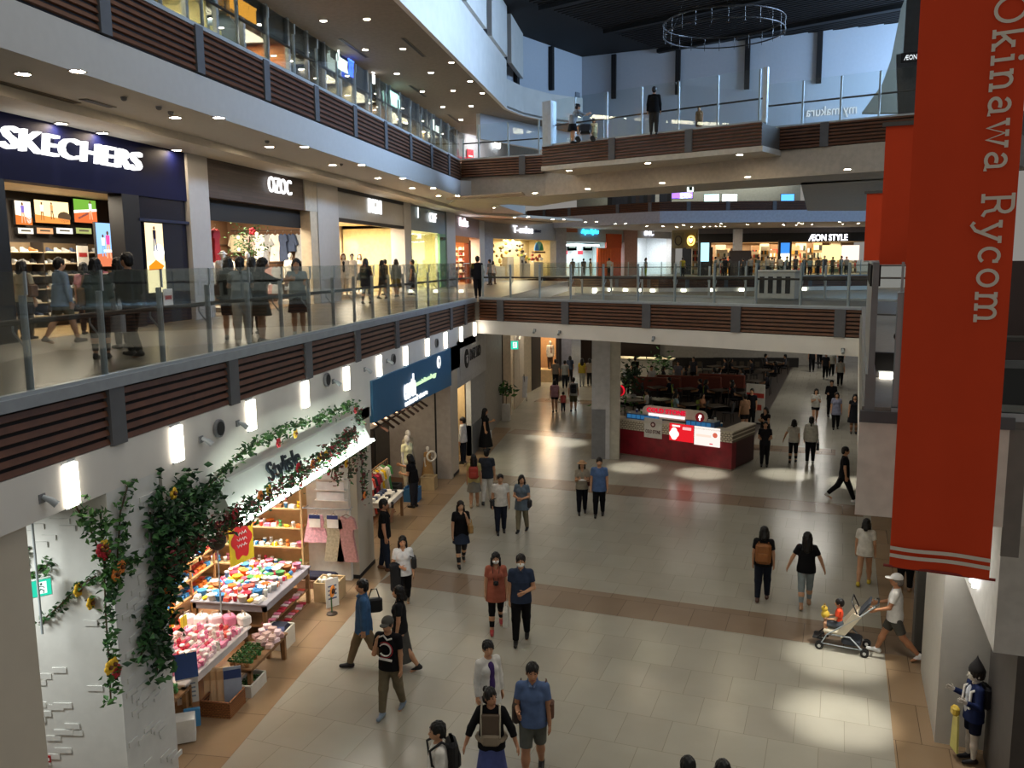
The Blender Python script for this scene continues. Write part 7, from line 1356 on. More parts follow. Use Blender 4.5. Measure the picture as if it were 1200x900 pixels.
# walking men on the left
p = person(g(428, 783), 268, 'man in a blue shirt and khaki trousers striding in black sandals', 1.7, False, ('shirt', '3c5f86', .44), ('pants', '7d6a50'), ('short', '0d0b0a'), '15110f', arms=('down', 'low'), stride=.38, step=N_); shoulder_bag(p, 'black shoulder bag behind the man in the blue shirt', '121214', 1, 1.12, .3, .26, x=.12, y=-.2, strap_top=1.4)
p = person(g(459, 836), 205, 'man in a grey cap and black top with a big white and red letter print', 1.66, False, ('tee', '0e0e12'), ('pants', '6e6450'), ('short', '2a2420', 'cap', '45423c'), '7a8a9a', arms=('face', 'low'), stride=.22, step=N_, lean=.06)
def cprint(t):
    m = P('dcdad4', .7); rm = P('b02430', .7); mb = MB(); mb.tube([(.1*math.cos(a*PI/10), 0, .1*math.sin(a*PI/10)) for a in range(2, 19)], .02, m, 6, flat=.5); mb.build('white_letter', t)
    mb = MB(); mb.tube([(.13*math.cos(a*PI/10), .004, .13*math.sin(a*PI/10)) for a in range(3, 18)], .01, rm, 6, flat=.5); mb.build('red_outline', t); mb = MB(); mb.tube([(-.12, 0, .2), (-.04, .0, .17), (.02, 0, .24), (.1, 0, .2)], .014, m, 6); mb.tube([(-.11, 0, -.17), (.11, 0, -.15)], .02, m, 6); mb.build('white_stripes', t)
ck = carry(p, cprint, 'shirt_print', '', '', (0, .175, 1.15)); ck.parent = p; ck.location = (0, .172, 1.16); ck.rotation_euler = (0, 0, 0); del ck['label']; del ck['category']
for c in list(ck.children): c.parent = p; c.location = ck.location
bpy.data.objects.remove(ck)
person(g(470, 785), 275, 'person in a long grey skirt half hidden behind the man in the cap', 1.58, True, ('tee', '1a1a1d'), ('skirt', '4a4844', .14), ('bob', '100d0c'), '0d0d0f', stride=.3, step=M_)
p = person(g(474, 712), 178, 'woman in a white striped tee and black trousers with a bag strap across her chest', 1.58, True, ('tee', 'd6d6d6'), ('pants', '0d0d11'), ('bob', '14100e'), '6a5a44', arms=('clasp', 'down'), stride=.3, step=M_); shoulder_bag(p, 'black crossbody bag of the woman in the striped tee', '131316', -1, .98, .26, .24, True, '1a1a1c')
carry(p, lambda t: ((lambda m: (m.box((0, 0, 0), (.22, .12, .6), P('0e0e12', .9), bev=.05), m.build('cloth', t)))(MB()), (lambda m: (m.box((.03, .0, .25), (.2, .16, .16), P('131318', .9), bev=.05), m.build('folded_top', t)))(MB())), 'folded_jacket', 'black jacket draped over the arm of the woman in the striped tee', 'jacket', (.17, .14, .72))
p = person(g(452, 668), 95, 'man in black leaning by the grey column and drinking', 1.72, False, ('tee', '0d0d10'), ('pants', '1c2433'), ('short', '0d0b0a'), '5a3a24', arms=('down', 'face'), stride=.1, step=M_, skin='a87a5c')
carry(p, lambda t: ((lambda m: (m.lathe([(0, 0), (.03, 0), (.032, .14), (.0, .15)], P('1a1a1c', .4), n=10, cap=False), m.build('cup', t)))(MB()), ), 'drink_can', 'dark can at the lips of the man leaning by the column', 'drink', (-.03, .2, 1.5))
p = person(g(541, 662), 172, 'woman in black with a denim skirt raising a hand to her face', 1.6, True, ('tee', '0d0d10'), ('skirt', '2a3344', .36, '111114'), ('long', '100d0c'), '101012', arms=('down', 'face'), stride=.28, step=M_, skin='c09878'); hand_bag(p, 'tan straw handbag hanging from the arm of the woman in the denim skirt', '9a7a48', -1, .86, .2, .26, .2, 'straw_bag', x=.2)
p = person(g(587, 625), 176, 'man in a white shirt with a dark bag slung across his chest', 1.62, False, ('tee', 'cfcbc2'), ('pants', '1c2230'), ('short', '0f0c0b'), arms=('down', 'down'), stride=.12, step=M_); shoulder_bag(p, 'dark crossbody bag hanging beside the man in the white shirt', '1b1e24', 1, .82, .22, .26, True, '15171c')
p = person(g(612, 623), 195, 'woman in a grey-blue tunic and beige trousers holding her hands together', 1.56, True, ('tunic', '5d6a76'), ('pants', '7d755f'), ('bob', '0f0c0b'), '0f0f11', arms=('clasp', 'clasp'), stride=.18, step=M_, look=-.5); shoulder_bag(p, 'small dark bag at the hip of the woman in the grey-blue tunic', '1a1a1e', -1, .78, .2, .2, x=.2)
p = person(g(556, 594), 4, 'woman in a yellow top and grey skirt seen from behind', 1.58, True, ('tee', 'b0a06a'), ('skirt', '77736a', .3), ('long', '100d0c'), 'a88a6a', stride=.12, step=M_); backpack(p, 'red bag on the back of the woman in the yellow top', 'a83a2c', z=1.08, w=.28, hh=.36)
person(g(571, 590), 6, 'man in a dark grey tee and white trousers walking away', 1.68, False, ('tee', '2c3038'), ('pants', 'c9c5bc'), ('short', '0f0c0b'), '141416', stride=.22, step=M_)
p = person(g(569, 528), 100, 'woman in a long black dress standing by the white plant pot', 1.64, True, ('longdress', '121214'), ('leggings', '101012'), ('long', '0d0b0a'), '101012', arms=('down', 'phone'), step=.011); hand_bag(p, 'white carrier bag held by the woman in the long black dress', 'cfcdc8', -1, .38, .05, .3, .36, 'shopping_bag', x=.26)
person(g(543, 543), 290, 'man in a white shirt standing at the opening under the white logo sign', 1.68, False, ('shirt', 'c9cacc'), ('pants', '181b26'), ('short', '100d0c'), step=.011)
p = person(g(682, 602), 178, 'woman in a straw hat and beige top reading a paper', 1.56, True, ('tee', '8f8676'), ('pants', '10131c'), ('bob', '15110f', 'hat', 'a8815c'), '101012', arms=('phone', 'phone'), stride=.15, step=M_); carry(p, lambda t: ((lambda m: (m.box((0, 0, 0), (.2, .14, .008), P('d8d6d0', .7)), m.build('sheet', t)))(MB()), ), 'paper', 'white paper in the hands of the woman in the straw hat', 'paper', (0, .33, 1.08)); shoulder_bag(p, 'dark red bag at the side of the woman in the straw hat', '4a1c1c', -1, .95, .2, .24, x=.2)
person(g(702, 605), 182, 'man in a blue shirt and black trousers beside the woman in the straw hat', 1.7, False, ('tee', '506890', .44), ('pants', '0c0d11'), ('short', '0f0c0b'), '101012', stride=.15, step=M_)
person((-6.95, 23.7, 0), 300, 'person in black bending over the white table of the clothes shop', 1.6, True, ('tee', '121216'), ('pants', '2a2c34'), ('bob', '0d0b0a'), arms=('reach', 'bent'), lean=.15, step=.012, eyes=False)
# right side
p = person(g(893, 703), 2, 'woman in black with a brown backpack and jeans walking away', 1.62, True, ('tee', '0e0e11'), ('pants', '151a26'), ('bob', '0e0b0a'), '4a2c20', stride=.16, step=M_); backpack(p, 'brown backpack worn by the woman in black', '8a5526', z=1.08, w=.32, hh=.44)
person(g(943, 711), 355, 'woman in a black tee and pale grey jeans walking away', 1.62, True, ('tee', '0c0c0f'), ('leggings', '7f8a8c'), ('long', '0d0b0a'), 'a07a5c', stride=.22, step=M_, arms=('out', 'out'))
person(g(1012, 685), 8, 'young woman in a white tee and very short shorts with yellow shoes', 1.52, True, ('tee', 'd6d2c8', .45), shorts('6a5a48', .3), ('bob', '0e0b0a'), 'c9b030', stride=.2, step=M_)
p = person(g(1046, 770), 272, 'man in a white tee, white cap and grey shorts pushing the stroller', 1.62, False, ('tee', 'd0cdc8'), shorts('4a4842', .8), ('short', '6a625c', 'cap', 'cfccc8'), 'd8d8d6', arms=('push', 'push'), stride=.42, step=N_, skin='a5714f')
st = thing('stroller', 'cream and black baby stroller with small double wheels', 'stroller', (*loc2w(p, (0, .82, 0))[:2], 0), p.rotation_euler.z); CR = P('c9bfa8', .7); 
mb = MB(); mb.box((0, -.08, .5), (.36, .05, .56), CR, rx=.5, bev=.02); mb.box((0, .2, .34), (.36, .34, .06), CR, bev=.02); mb.build('seat', st)
mb = MB(); mb.slab([(-.2, -.02, .35), (-.2, .12, .38), (-.2, -.14, .8), (-.2, -.28, .74)], .03, CR); mb.build('side_panel', st); mb = MB(); mb.slab([(.23, -.02, .35), (.23, .12, .38), (.23, -.14, .8), (.23, -.28, .74)], .03, CR); mb.build('side_panel', st)
for s in (-1, 1):
    mb = MB(); mb.tube([(s*.22, .42, .06), (s*.22, .3, .3), (s*.22, -.25, .74), (s*.21, -.5, .98)], .013, STEEL, 6); mb.tube([(s*.22, -.36, .07), (s*.22, -.1, .32), (s*.22, .2, .32)], .013, STEEL, 6); mb.tube([(s*.22, .38, .12), (s*.22, -.36, .12)], .011, STEEL, 6); mb.build('frame', st)
    for y in (.42, -.36):
        mb = MB(); [mb.tube([(s*.22+o-.012, y, .075), (s*.22+o+.012, y, .075)], .075, P('141416', .5), 14) for o in (-.03, .03)]; wv = mb.build('wheel', st); mb = MB(); mb.tube([(s*.22-.05, y, .075), (s*.22+.05, y, .075)], .03, P('c9c9c6', .4), 10); mb.build('hub', wv)
mb = MB(); mb.tube([(-.21, -.5, .98), (-.15, -.54, 1.01), (.15, -.54, 1.01), (.21, -.5, .98)], .016, DARK, 6); mb.build('handlebar', st); mb = MB(); mb.box((0, .48, .17), (.3, .16, .03), DARK, bev=.01); mb.tube([(-.14, .36, .3), (-.14, .48, .17)], .012, DARK, 5); mb.tube([(.14, .36, .3), (.14, .48, .17)], .012, DARK, 5); mb.build('footrest', st)
mb = MB(); mb.slab([(-.2, -.25, .75), (.2, -.25, .75), (.19, -.42, 1.0), (-.19, -.42, 1.0)], .03, P('2c3038', .8)); mb.tube([(-.2, -.2, .78), (-.18, -.1, 1.0), (.18, -.1, 1.0), (.2, -.2, .78)], .012, DARK, 6); mb.build('canopy', st); mb = MB(); mb.box((0, -.12, .2), (.34, .34, .12), P('3a3f4a', .8), bev=.03); mb.build('basket', st)
k = person(st.location+Matrix.Rotation(st.rotation_euler.z, 3, 'Z') @ Vector((0, .12, .185)), 272, 'child in an orange top sitting in the stroller', .98, False, ('tee', 'd8492a'), shorts('4a5058', .9), ('short', '0f0c0b'), '3a2a24', sit=True, kid=True, step=.0075, arms=('lap', 'lap'), eyes=True)
carry(k, lambda t: ((lambda m: (m.ball((0, 0, 0), .08, P('d8b840', .8), 10), m.ball((0, .02, .11), .06, P('d8b840', .8), 10), m.build('body', t)))(MB()), (lambda m: (m.ball((.05, .02, .17), .02, P('8a6a30', .8), 6), m.ball((-.05, .02, .17), .02, P('8a6a30', .8), 6), m.build('ears', t)))(MB())), 'soft_toy', 'yellow soft toy held by the child in the stroller', 'toy', (0, .24, .42))
person(g(1060, 692), 10, 'person in black trousers mostly hidden behind the red banner', 1.66, False, ('tee', '3a3a3c'), ('pants', '0c0c0e'), ('short', '0e0b0a'), '8a6a50', step=M_)
person(g(988, 587), 88, 'man in black striding with white shoes by the white wall edge', 1.7, False, ('tee', '0e0f14', .46), ('pants', '0d0d11'), ('short', '0d0b0a'), 'c9c9c6', arms=('down', 'down'), stride=.42, step=M_)
person(g(929, 542), 5, 'woman in a white tee and black trousers with her arm on a companion', 1.56, True, ('tee', 'c2beb4'), ('leggings', '0f0f12'), ('bob', '0e0b0a'), '121214', arms=('low', 'out'), stride=.16, step=.011)
p = person(g(949, 543), 2, 'person in a white long-sleeved shirt and black trousers with a dark plait', 1.68, True, ('shirt', 'b9b6ac'), ('pants', '0d0d10'), ('pony', '0d0b0a'), 'a8a8a4', stride=.08, step=.011); hand_bag(p, 'black handbag held by the person in the white long-sleeved shirt', '111113', 1, .5, .02, .24, .26); 
person(g(955, 496), 172, 'woman in a white tee and dark shorts looking down at her hands', 1.56, True, ('tee', 'b9b7ae'), shorts('111216', .5), ('long', '0e0b0a'), '8a6a50', arms=('phone', 'phone'), stride=.3, step=.012)
person(g(979, 503), 178, 'woman in a lilac-grey top and black trousers in the right corridor', 1.58, True, ('tunic', '7d7f92'), ('pants', '0e0e12'), ('bob', '0f0c0b'), stride=.14, step=.012)
person(g(973, 488), 176, 'person in black behind the woman in the lilac-grey top', 1.68, False, ('jacket', '111116'), ('pants', '0e0e12'), ('short', '0d0b0a'), step=.012, arms=('bent', 'bent'))
person(g(1000, 508), 178, 'person in a dark dress half hidden by the right wall edge', 1.64, True, ('dress', '14161c'), ('leggings', '8a6a54'), ('long', '0d0b0a'), step=.012)
for px, py, h, t_, lb in ((936, 426, 1.6, '15151a', 'far person in black at the left of the right corridor'), (951, 436, 1.7, '101014', 'far person in black walking in the middle of the right corridor'), (967, 444, 1.6, '2a2a30', 'far dark-clothed person pushing a cart in the right corridor'), (974, 441, 1.62, 'b9b7ae', 'far person in a white top at the right of the corridor'), (960, 428, 1.6, '4a4038', 'far small figure beside the trolley in the right corridor'), (984, 452, 1.6, '9a958a', 'far person in a pale shirt close to the right wall edge'), (985, 432, 1.6, '1a1a1e', 'farthest dark figure near the right wall edge')): person(g(px, py), random.choice((0, 180)), lb, h, False, ('tee', t_), ('pants', '101014'), ('short', '0d0b0a'), stride=.25, step=.022, eyes=False)
person(g(896, 525), 215, 'woman in a black dress standing right of the ice-cream counter', 1.58, True, ('dress', '0f0f12'), ('leggings', '15151a'), ('bob', '0e0b0a'), '101012', arms=('phone', 'phone'), step=.012)
# far corridor on the left
p = person(g(650, 483), 356, 'woman in a pink top and black shorts walking away beside a child', 1.58, True, ('tee', 'b98a94'), shorts('101012', .45), ('long', '1a1310'), '1a1412', stride=.25, step=.012); backpack(p, 'pink rucksack on the woman in black shorts', 'b88a96', z=1.16, w=.28, hh=.34)
person(g(660, 483), 4, 'small child in a coral tee between the two adults', .98, False, ('tee', 'd0605a'), ('pants', '1c2434'), ('short', '120e0c'), '8a6a54', kid=True, stride=.2, step=.012)
p = person(g(672, 482), 3, 'man in a white shirt and olive shorts with a dark rucksack', 1.66, False, ('tee', 'b4b4b0'), shorts('56523c', .95), ('short', '0e0b0a'), '141214', stride=.26, step=.012); backpack(p, 'navy rucksack on the man in olive shorts', '121824', z=1.12, w=.3, hh=.44)
for px, py, h, t_, b_c, hr, fm, lb in ((651, 454, 1.62, '6e655c', '101014', 'short', False, 'far person in a grey-brown top at the left of the walking group'), (662, 455, 1.6, '8f918e', '15181f', 'short', False, 'far person in a grey top in the walking group'), (682, 453, 1.64, 'b5a03c', 'a0a09a', 'long', True, 'far woman in a yellow top in the walking group'), (691, 452, 1.6, 'a59a8a', '1a1a1e', 'bob', True, 'far woman in a beige top next to the woman in yellow'), (697, 447, 1.6, 'a8a59c', '2a2a2e', 'short', False, 'far person in a white top by the pillar edge'), (668, 448, 1.6, '3c4456', '1a1c24', 'bob', True, 'far person in dark blue between the grey and yellow tops'), (664, 445, 1.68, '1a1a1e', '15151a', 'short', False, 'farthest dark figure before the dark shop')): person(g(px, py), 0, lb, h, fm, ('tee', t_), ('pants', b_c), (hr, '0e0b0a'), stride=.2, step=.02, eyes=False)
# ---- second-floor walkway
w2 = lambda px, py: at(px, py, Z2)
p = person(w2(77, 402), 62, 'stout man in a pale blue shirt and khaki shorts outside the shoe shop', 1.66, False, ('shirt', '8298b4', .44), shorts('6d6a54', .95), ('short', '0f0c0b'), '3a2a22', stride=.3, step=.011, plump=.03, eyes=False)
p = person(w2(120, 421), 12, 'woman in a checked green-grey shirt seen from behind', 1.6, True, ('shirt', '45524e', .46), ('leggings', '0c0c0f'), ('bob', '0d0b0a'), '101012', arms=('bent', 'down'), step=.011, eyes=False); shoulder_bag(p, 'tan shoulder bag on the woman in the checked shirt', '8a6844', -1, 1.0, .26, .3)
p = person(w2(157, 418), 318, 'tall person in black carrying white bags behind the glass', 1.7, False, ('jacket', '0d0e14'), ('pants', '0c0c10'), ('short', '0d0b0a'), arms=('bent', 'low'), stride=.22, step=.011, eyes=False); hand_bag(p, 'white plastic bag, upper of two, carried by the tall person in black', 'b9bcc0', -1, .78, .1, .28, .3, 'shopping_bag', x=.2); hand_bag(p, 'white plastic bag, lower of two, carried by the tall person in black', 'a9adb2', -1, .42, .02, .3, .32, 'shopping_bag', x=.26)
person(w2(145, 408), 320, 'dark-haired person beside the tall person in black', 1.62, True, ('jacket', '14161e'), ('pants', '0e0e12'), ('bob', '0d0b0a'), step=.012, eyes=False)
p = person(w2(33, 398), 40, 'person in a cream top at the shoe shop entrance', 1.6, True, ('tee', 'c9bfa4'), ('pants', '3a342c'), ('bob', '120e0c'), step=.012, eyes=False); shoulder_bag(p, 'brown bag on the person in the cream top', '6a4528', 1, 1.0, .24, .26)
person(w2(104, 392), 20, 'person in a pink top browsing inside the shoe shop entrance', 1.55, True, ('tee', 'b07a86'), ('pants', '2a2426'), ('bob', '0f0c0b'), step=.013, eyes=False)
person(w2(286, 404), 358, 'person in a grey top and pale trousers leaning at the glass railing', 1.62, True, ('tee', '7a848a', .5), ('pants', 'b0aca2'), ('pony', '0d0b0a'), 'c0b8a8', arms=('rail', 'rail'), stride=.16, step=.01, eyes=False)
p = person(w2(272, 398), 5, 'person in black standing left of the pale trousers', 1.62, True, ('jacket', '101014'), shorts('101014', .9), ('bob', '0d0b0a'), '1a1412', step=.011, eyes=False); shoulder_bag(p, 'brown bag hanging by the person in black at the railing', '5a4030', -1, .98, .22, .26)
p = person(w2(308, 402), 80, 'woman with long black hair in a black top reaching right at the railing', 1.6, True, ('sweater', '101013'), ('skirt', '3a3a30', .32), ('long', '0b0908'), '3a3a38', arms=('reach', 'reach'), step=.01, lean=.1, eyes=False)
person(w2(351, 393), 185, 'woman in a pale grey-blue top and dark skirt resting on the railing', 1.58, True, ('tunic', '7c888c', .46), ('skirt', '221a1c', .3), ('bob', '0d0b0a'), '8a9496', arms=('rail', 'rail'), step=.01)
person(w2(299, 392), 340, 'person half hidden between the shoppers near the green skirt mannequin', 1.62, True, ('tee', '18181c'), ('pants', '14141a'), ('bob', '0d0b0a'), step=.013, eyes=False)
for px, py, f, h, tp, bt, hr, lb in ((430, 356, 20, 1.64, ('jacket', '15151a', .38), ('leggings', '4a443c'), 'long', 'woman in a long black jacket outside the white-front shop'), (449, 350, 60, 1.58, ('jacket', '26262c'), ('skirt', '3a342c', .3), 'bob', 'woman in a dark jacket right of the long black jacket'), (452, 346, 300, 1.62, ('tee', '1e1e24'), ('pants', '2a2a30'), 'short', 'dark figure behind the woman in the dark jacket'), (465, 348, 340, 1.62, ('shirt', '8a928e'), ('skirt', '7a6a30', .25), 'bob', 'woman in a pale blouse and mustard skirt'), (484, 346, 280, 1.6, ('dress', '2a2a30'), ('leggings', '1c1c22'), 'short', 'person in a dark dress before the blue-grey shop front'), (560, 350, 350, 1.7, ('jacket', '14161c'), ('pants', '12141a'), 'short', 'man in dark clothes at the walkway corner railing'), (574, 334, 300, 1.6, ('tee', '6a665c'), ('pants', '2a241e'), 'short', 'person in a grey top before the far toy shop'), (578, 333, 30, 1.5, ('tee', 'c9c2b4'), ('pants', '4a3a30'), 'bob', 'person in a white top right beside the grey-topped person')): person(w2(px, py), f, lb, h, hr != 'short', tp, bt, (hr, '0d0b0a'), stride=.15, step=.014, eyes=False)
r = random.Random(5)
for i, (px, d, lb) in enumerate(((684, 74, 'dark-haired customer at the white-lit far shop, left one'), (692, 74, 'dark-haired customer at the white-lit far shop, beside the orange panels'), (671, 76, 'small dark head by the red cards of the white-lit far shop'), (757, 72, 'woman in grey walking past the white far shop'), (714, 73, 'pale figure before the orange panels'), (800, 70, 'person in yellow before the gold square panels'))): q = deep(px, 305, d); person((q.x, q.y, Z2), r.choice((0, 90, 20)), lb, 1.64, i == 3, ('tee', ['1c1c22', '22262c', '2a2a2e', '6a706e', 'b5b0a4', '9a8a2a'][i]), ('pants', '26262c' if i != 3 else '8aa030'), ('bob' if i == 3 else 'short', '0d0b0a'), step=.03, eyes=False)
fp0 = person((*deep(850, 305, 69)[:2], Z2), 10, 'distant shopper by the far railing, dark head against the bright store', 1.64, False, ('tee', '2a2a2c'), ('pants', '18181c'), ('short', '0d0b0a'), step=.035, eyes=False, group='distant shoppers by the far railing')
for i in range(19):
    q = deep(838+i*8.6+r.uniform(-2, 2), 305, r.uniform(68, 76)); c = dup(fp0, (q.x, q.y, Z2), r.uniform(0, 6)); c.scale = (1, 1, r.uniform(.92, 1.04)); tp = [x for x in c.children if x.name.startswith('t_shirt')][0]; tp.material_slots[0].link = 'OBJECT'; tp.material_slots[0].material = P(r.choice(['2a2a2c', '5a6a6a', '8a8478', '3a3a30', 'b0aca0', '4a3028']), .8)
# third-floor bridge
w3 = lambda px, py: at(px, py, 11.95)
person(w3(766, 158), 2, 'person all in black standing at the third-floor bridge railing', 1.78, False, ('jacket', '0c0d10', .46), ('pants', '34322e'), ('short', '0b0908'), step=.013, eyes=False)
p = person(w3(671, 168), 75, 'woman in a grey top bending to a pushchair on the third-floor bridge', 1.6, True, ('sweater', '8a949c'), ('skirt', '12141a', .3), ('bun', '0d0b0a'), arms=('reach', 'reach'), lean=.35, step=.013, eyes=False)
q = w3(686, 166); t = thing('pushchair', 'dark pushchair before the bending woman on the third-floor bridge', 'stroller', q, 0); mb = MB(); mb.box((0, 0, .5), (.5, .4, .35), P('20242c', .8), bev=.06); mb.build('seat', t); mb = MB(); [mb.tube([(x, y, .1), (x*.6, y, .4)], .015, STEEL, 5) for x in (-.3, .3) for y in (-.2, .2)]; mb.build('frame', t); mb = MB(); [mb.tube([(x, y-.02, .1), (x, y+.02, .1)], .1, DARK, 10) for x in (-.3, .3) for y in (-.2, .2)]; mb.build('wheels', t)
person(w3(696, 172), 180, 'child with dark hair in a cream top at the bridge railing', 1.15, True, ('tee', 'c9b88a'), ('skirt', '8a7a5a', .3), ('bob', '14100e'), kid=True, step=.014, eyes=False); person(w3(819, 158), 185, 'child with long dark hair peeking over the third-floor bridge railing', 1.05, True, ('tee', '8a6a4a'), ('skirt', '5a4a3a', .3), ('long', '0e0b0a'), kid=True, step=.014, eyes=False)
for u, v, c, lb in ((26.0, .9, '6a86b0', 'shopper in a pale blue top behind the third-floor glass'), (33.5, .9, '5a6a80', 'shopper in grey-blue behind the third-floor glass further along'), (43.6, .8, '1a1c24', 'dark figure behind the third-floor glass near the white script')): person(G3(u, v, 0), 30, lb, 1.7, False, ('tee', c), ('pants', '161a26'), ('short', '0d0b0a'), step=.016, eyes=False)
# ---------------------------------------------------------------- ice-cream counter
K0 = at(712, 530); K1 = at(857, 552); kd = (K1-K0); kL = kd.length; kd.normalize(); kn = Vector((-kd.y, kd.x, 0)); krz = math.atan2(kd.y, kd.x)
kt = thing('ice_cream_counter', 'dark red ice-cream counter with a cream tiled top band', 'counter', (K0.x, K0.y, 0), krz); KD = 1.9
KR = P('8c1626', .45, vary=.35, scale=3); KB = planks('d8d0be', 'cfc6b2', .12, .07, 0, .5, .012, '6a5f50', axis='y')
mb = MB(); mb.b2((0, 0, .05), (kL, .35, .98), KR); mb.b2((kL-.35, .35, .05), (kL, KD, .98), P('3a0c14', .5)); mb.b2((0, .35, .05), (.35, KD, .98), KR); mb.build('front_panel', kt)
mb = MB(); mb.b2((-.01, -.01, 0), (kL+.01, .3, .05), P('8a7a6a', .5)); mb.build('plinth', kt)
mb = MB(); mb.b2((-.03, -.03, .98), (kL+.03, .4, 1.33), KB); mb.b2((kL-.4, .4, .98), (kL+.03, KD, 1.33), KB); mb.b2((-.03, .4, .98), (.4, KD, 1.2), KB); mb.b2((-.06, -.06, 1.33), (kL+.06, .45, 1.38), P('cdc5b4', .5)); mb.b2((kL-.45, .45, 1.33), (kL+.06, KD, 1.38), P('cdc5b4', .5)); mb.build('counter_top', kt)
def kw(u, v, z): return Vector((K0.x, K0.y, 0))+kd*u+kn*v+Vector((0, 0, z))
for x0, x1, lb in ((.75, 2.1, 'blue chilled display case left of the round-ended sign'), (3.15, 4.25, 'blue chilled display case right of the round-ended sign')):
    t = thing('display_case', lb, 'display case', kw((x0+x1)/2, .3, 1.38), krz); w = x1-x0; mb = MB(); mb.b2((-w/2, -.2, 0), (w/2, .25, .2), P('1c4a7a', .4)); mb.build('case', t); mb = MB(); [mb.b2((-w/2+.04+i*.19, -.215, .03), (-w/2+.2+i*.19, -.2, .17), E('3f86c0', .5)) for i in range(int(w/.19))]; mb.build('front_pane', t); mb = MB(); mb.b2((-w/2, -.2, .2), (w/2, .25, .22), STEEL); mb.build('lid', t)
t = thing('counter_sign', 'round-ended lit white sign with red lettering on the ice-cream counter', 'sign', kw(2.62, .12, 1.72), krz); mb = MB(); pts = [(1.12+.22*math.cos(a*PI/8-PI/2), 0, .22*math.sin(a*PI/8-PI/2)) for a in range(9)]+[(-1.0+.22*math.cos(a*PI/8+PI/2), 0, .22*math.sin(a*PI/8+PI/2)) for a in range(9)]; mb.slab(pts, .08, P('e6dcd2', .5)); mb.build('board', t)
fit('COLD STONE', 1.55, .17, .03, E('e0183a', 1.), 'lettering', t, .03).location = (-.25, -.015, .07); mb = MB(); mb.b2((-.95, -.02, -.15), (.5, -.01, -.05), E('fff0f2', 1.2)); mb.build('lit_strip', t)
def logo(t, x, z, rr_, y=-.015): mb = MB(); mb.tube([(x, y, z), (x, y-.012, z)], rr_, P('c01830', .5), 16); mb.slab([(x+dx*rr_, y-.014, z+dz*rr_) for dx, dz in ((-.35, -.1), (-.1, .55), (.35, .5), (.4, .0), (.12, -.1), (.15, -.6), (-.12, -.6), (-.08, -.1))], .004, E('fff6f4', 2.5)); mb.build('round_mark', t)
logo(t, 1.08, 0, .17); mb = MB(); [mb.tube([(x, .05, -.42), (x, .05, -.2)], .02, STEEL, 6) for x in (-.6, .8)]; mb.build('feet', t)
t = thing('counter_card', 'square white card with a red mark and dark lettering hung on the counter front', 'sign', kw(1.95, -.05, 1.16), krz); mb = MB(); mb.b2((-.36, -.01, -.36), (.36, .01, .36), P('d8d6d2', .6)); mb.build('card', t); fit('COLD STONE', .6, .13, .01, P('4a1a22', .5), 'lettering', t, .02).location = (0, -.015, -.13); mb = MB(); mb.tube([(0, -.011, .13), (0, -.02, .13)], .1, P('5a1a24', .5), 14); mb.tube([(0, -.02, .13), (0, -.024, .13)], .05, P('e8d8d8', .5), 10); mb.build('round_mark', t)
t = thing('counter_poster', 'bright red poster with a white cup picture on the counter front', 'poster', kw(3.08, -.05, 1.12), krz); mb = MB(); mb.b2((-.47, -.01, -.31), (.47, .01, .31), E('e0202a', 1.1)); mb.build('sheet', t); mb = MB(); [mb.ball((-.28+x, -.015, z), .12, E('fff2ec', 1.4), 10, (1, .08, 1)) for x, z in ((0, .05), (.07, -.06), (-.07, -.06), (.0, -.16))]; mb.b2((-.36, -.02, .2), (-.05, -.012, .26), E('fff2ec', 1.2)); mb.b2((.05, -.02, .12), (.38, -.012, .22), E('f8b0b0', 1.2)); mb.build('printed_picture', t)
t = thing('counter_poster', 'bright white poster with faint print beside the red poster', 'poster', kw(4.06, -.05, 1.1), krz); mb = MB(); mb.b2((-.48, -.01, -.33), (.48, .01, .33), E('fff4ec', 1.05)); mb.build('sheet', t); mb = MB(); mb.b2((-.4, -.014, -.02), (.15, -.011, .06), E('f0c8b8', 1.4)); mb.ball((.3, -.014, .08), .09, E('c8604a', 1.2), 10, (1, .06, 1)); mb.b2((.1, -.014, -.26), (.22, -.011, -.22), E('d84050', 1.2)); mb.build('printed_picture', t)
t = thing('lamp_sign', 'round red lit sign on a thin pole at the left end of the counter', 'sign', kw(.2, .5, 1.2), krz); mb = MB(); mb.tube([(0, 0, 0), (0, 0, .95)], .02, STEEL, 6); mb.build('pole', t); mb = MB(); mb.tube([(0, -.05, 1.12), (0, .05, 1.12)], .21, E('c81828', 1.2), 20); mb.build('disc', t); logo(t, 0, 1.12, .2, -.055)
r = random.Random(17)
for k in range(11): u = .5+.42*k; (CUP if k % 2 else TUB).put(kw(u, .62, 1.38 if u > 4 else 1.2), 0, '%s tub or cup behind the display cases on the ice-cream counter' % ('blue' if k < 5 else 'mixed'), 'cup', 'cups on the ice-cream counter', P(r.choice(['3f8ac4', '2a4aa0', '57a05a', 'd8d8d4', '7b5ea7']), .5)) if k < 10 else None
mb = MB(); mb.b2((.2, .45, .95), (kL-.4, 1.0, 1.2), P('3a3430', .6)); struct(mb.build('trim_95', None, (K0.x, K0.y, 0), krz))
for i in range(16): u = .8+.26*i; CUP.put(kw(u, .2+.12*(i % 2), 1.6), 0, 'cup standing on top of the chilled display cases', 'cup', 'cups on the display cases', P(r.choice(['3f8ac4', '2a3a90', '7b5ea7', '57a05a', '2a2a30', 'd8d8d4']), .5)) if .8 < u < 2.05 or 3.2 < u < 4.2 else None
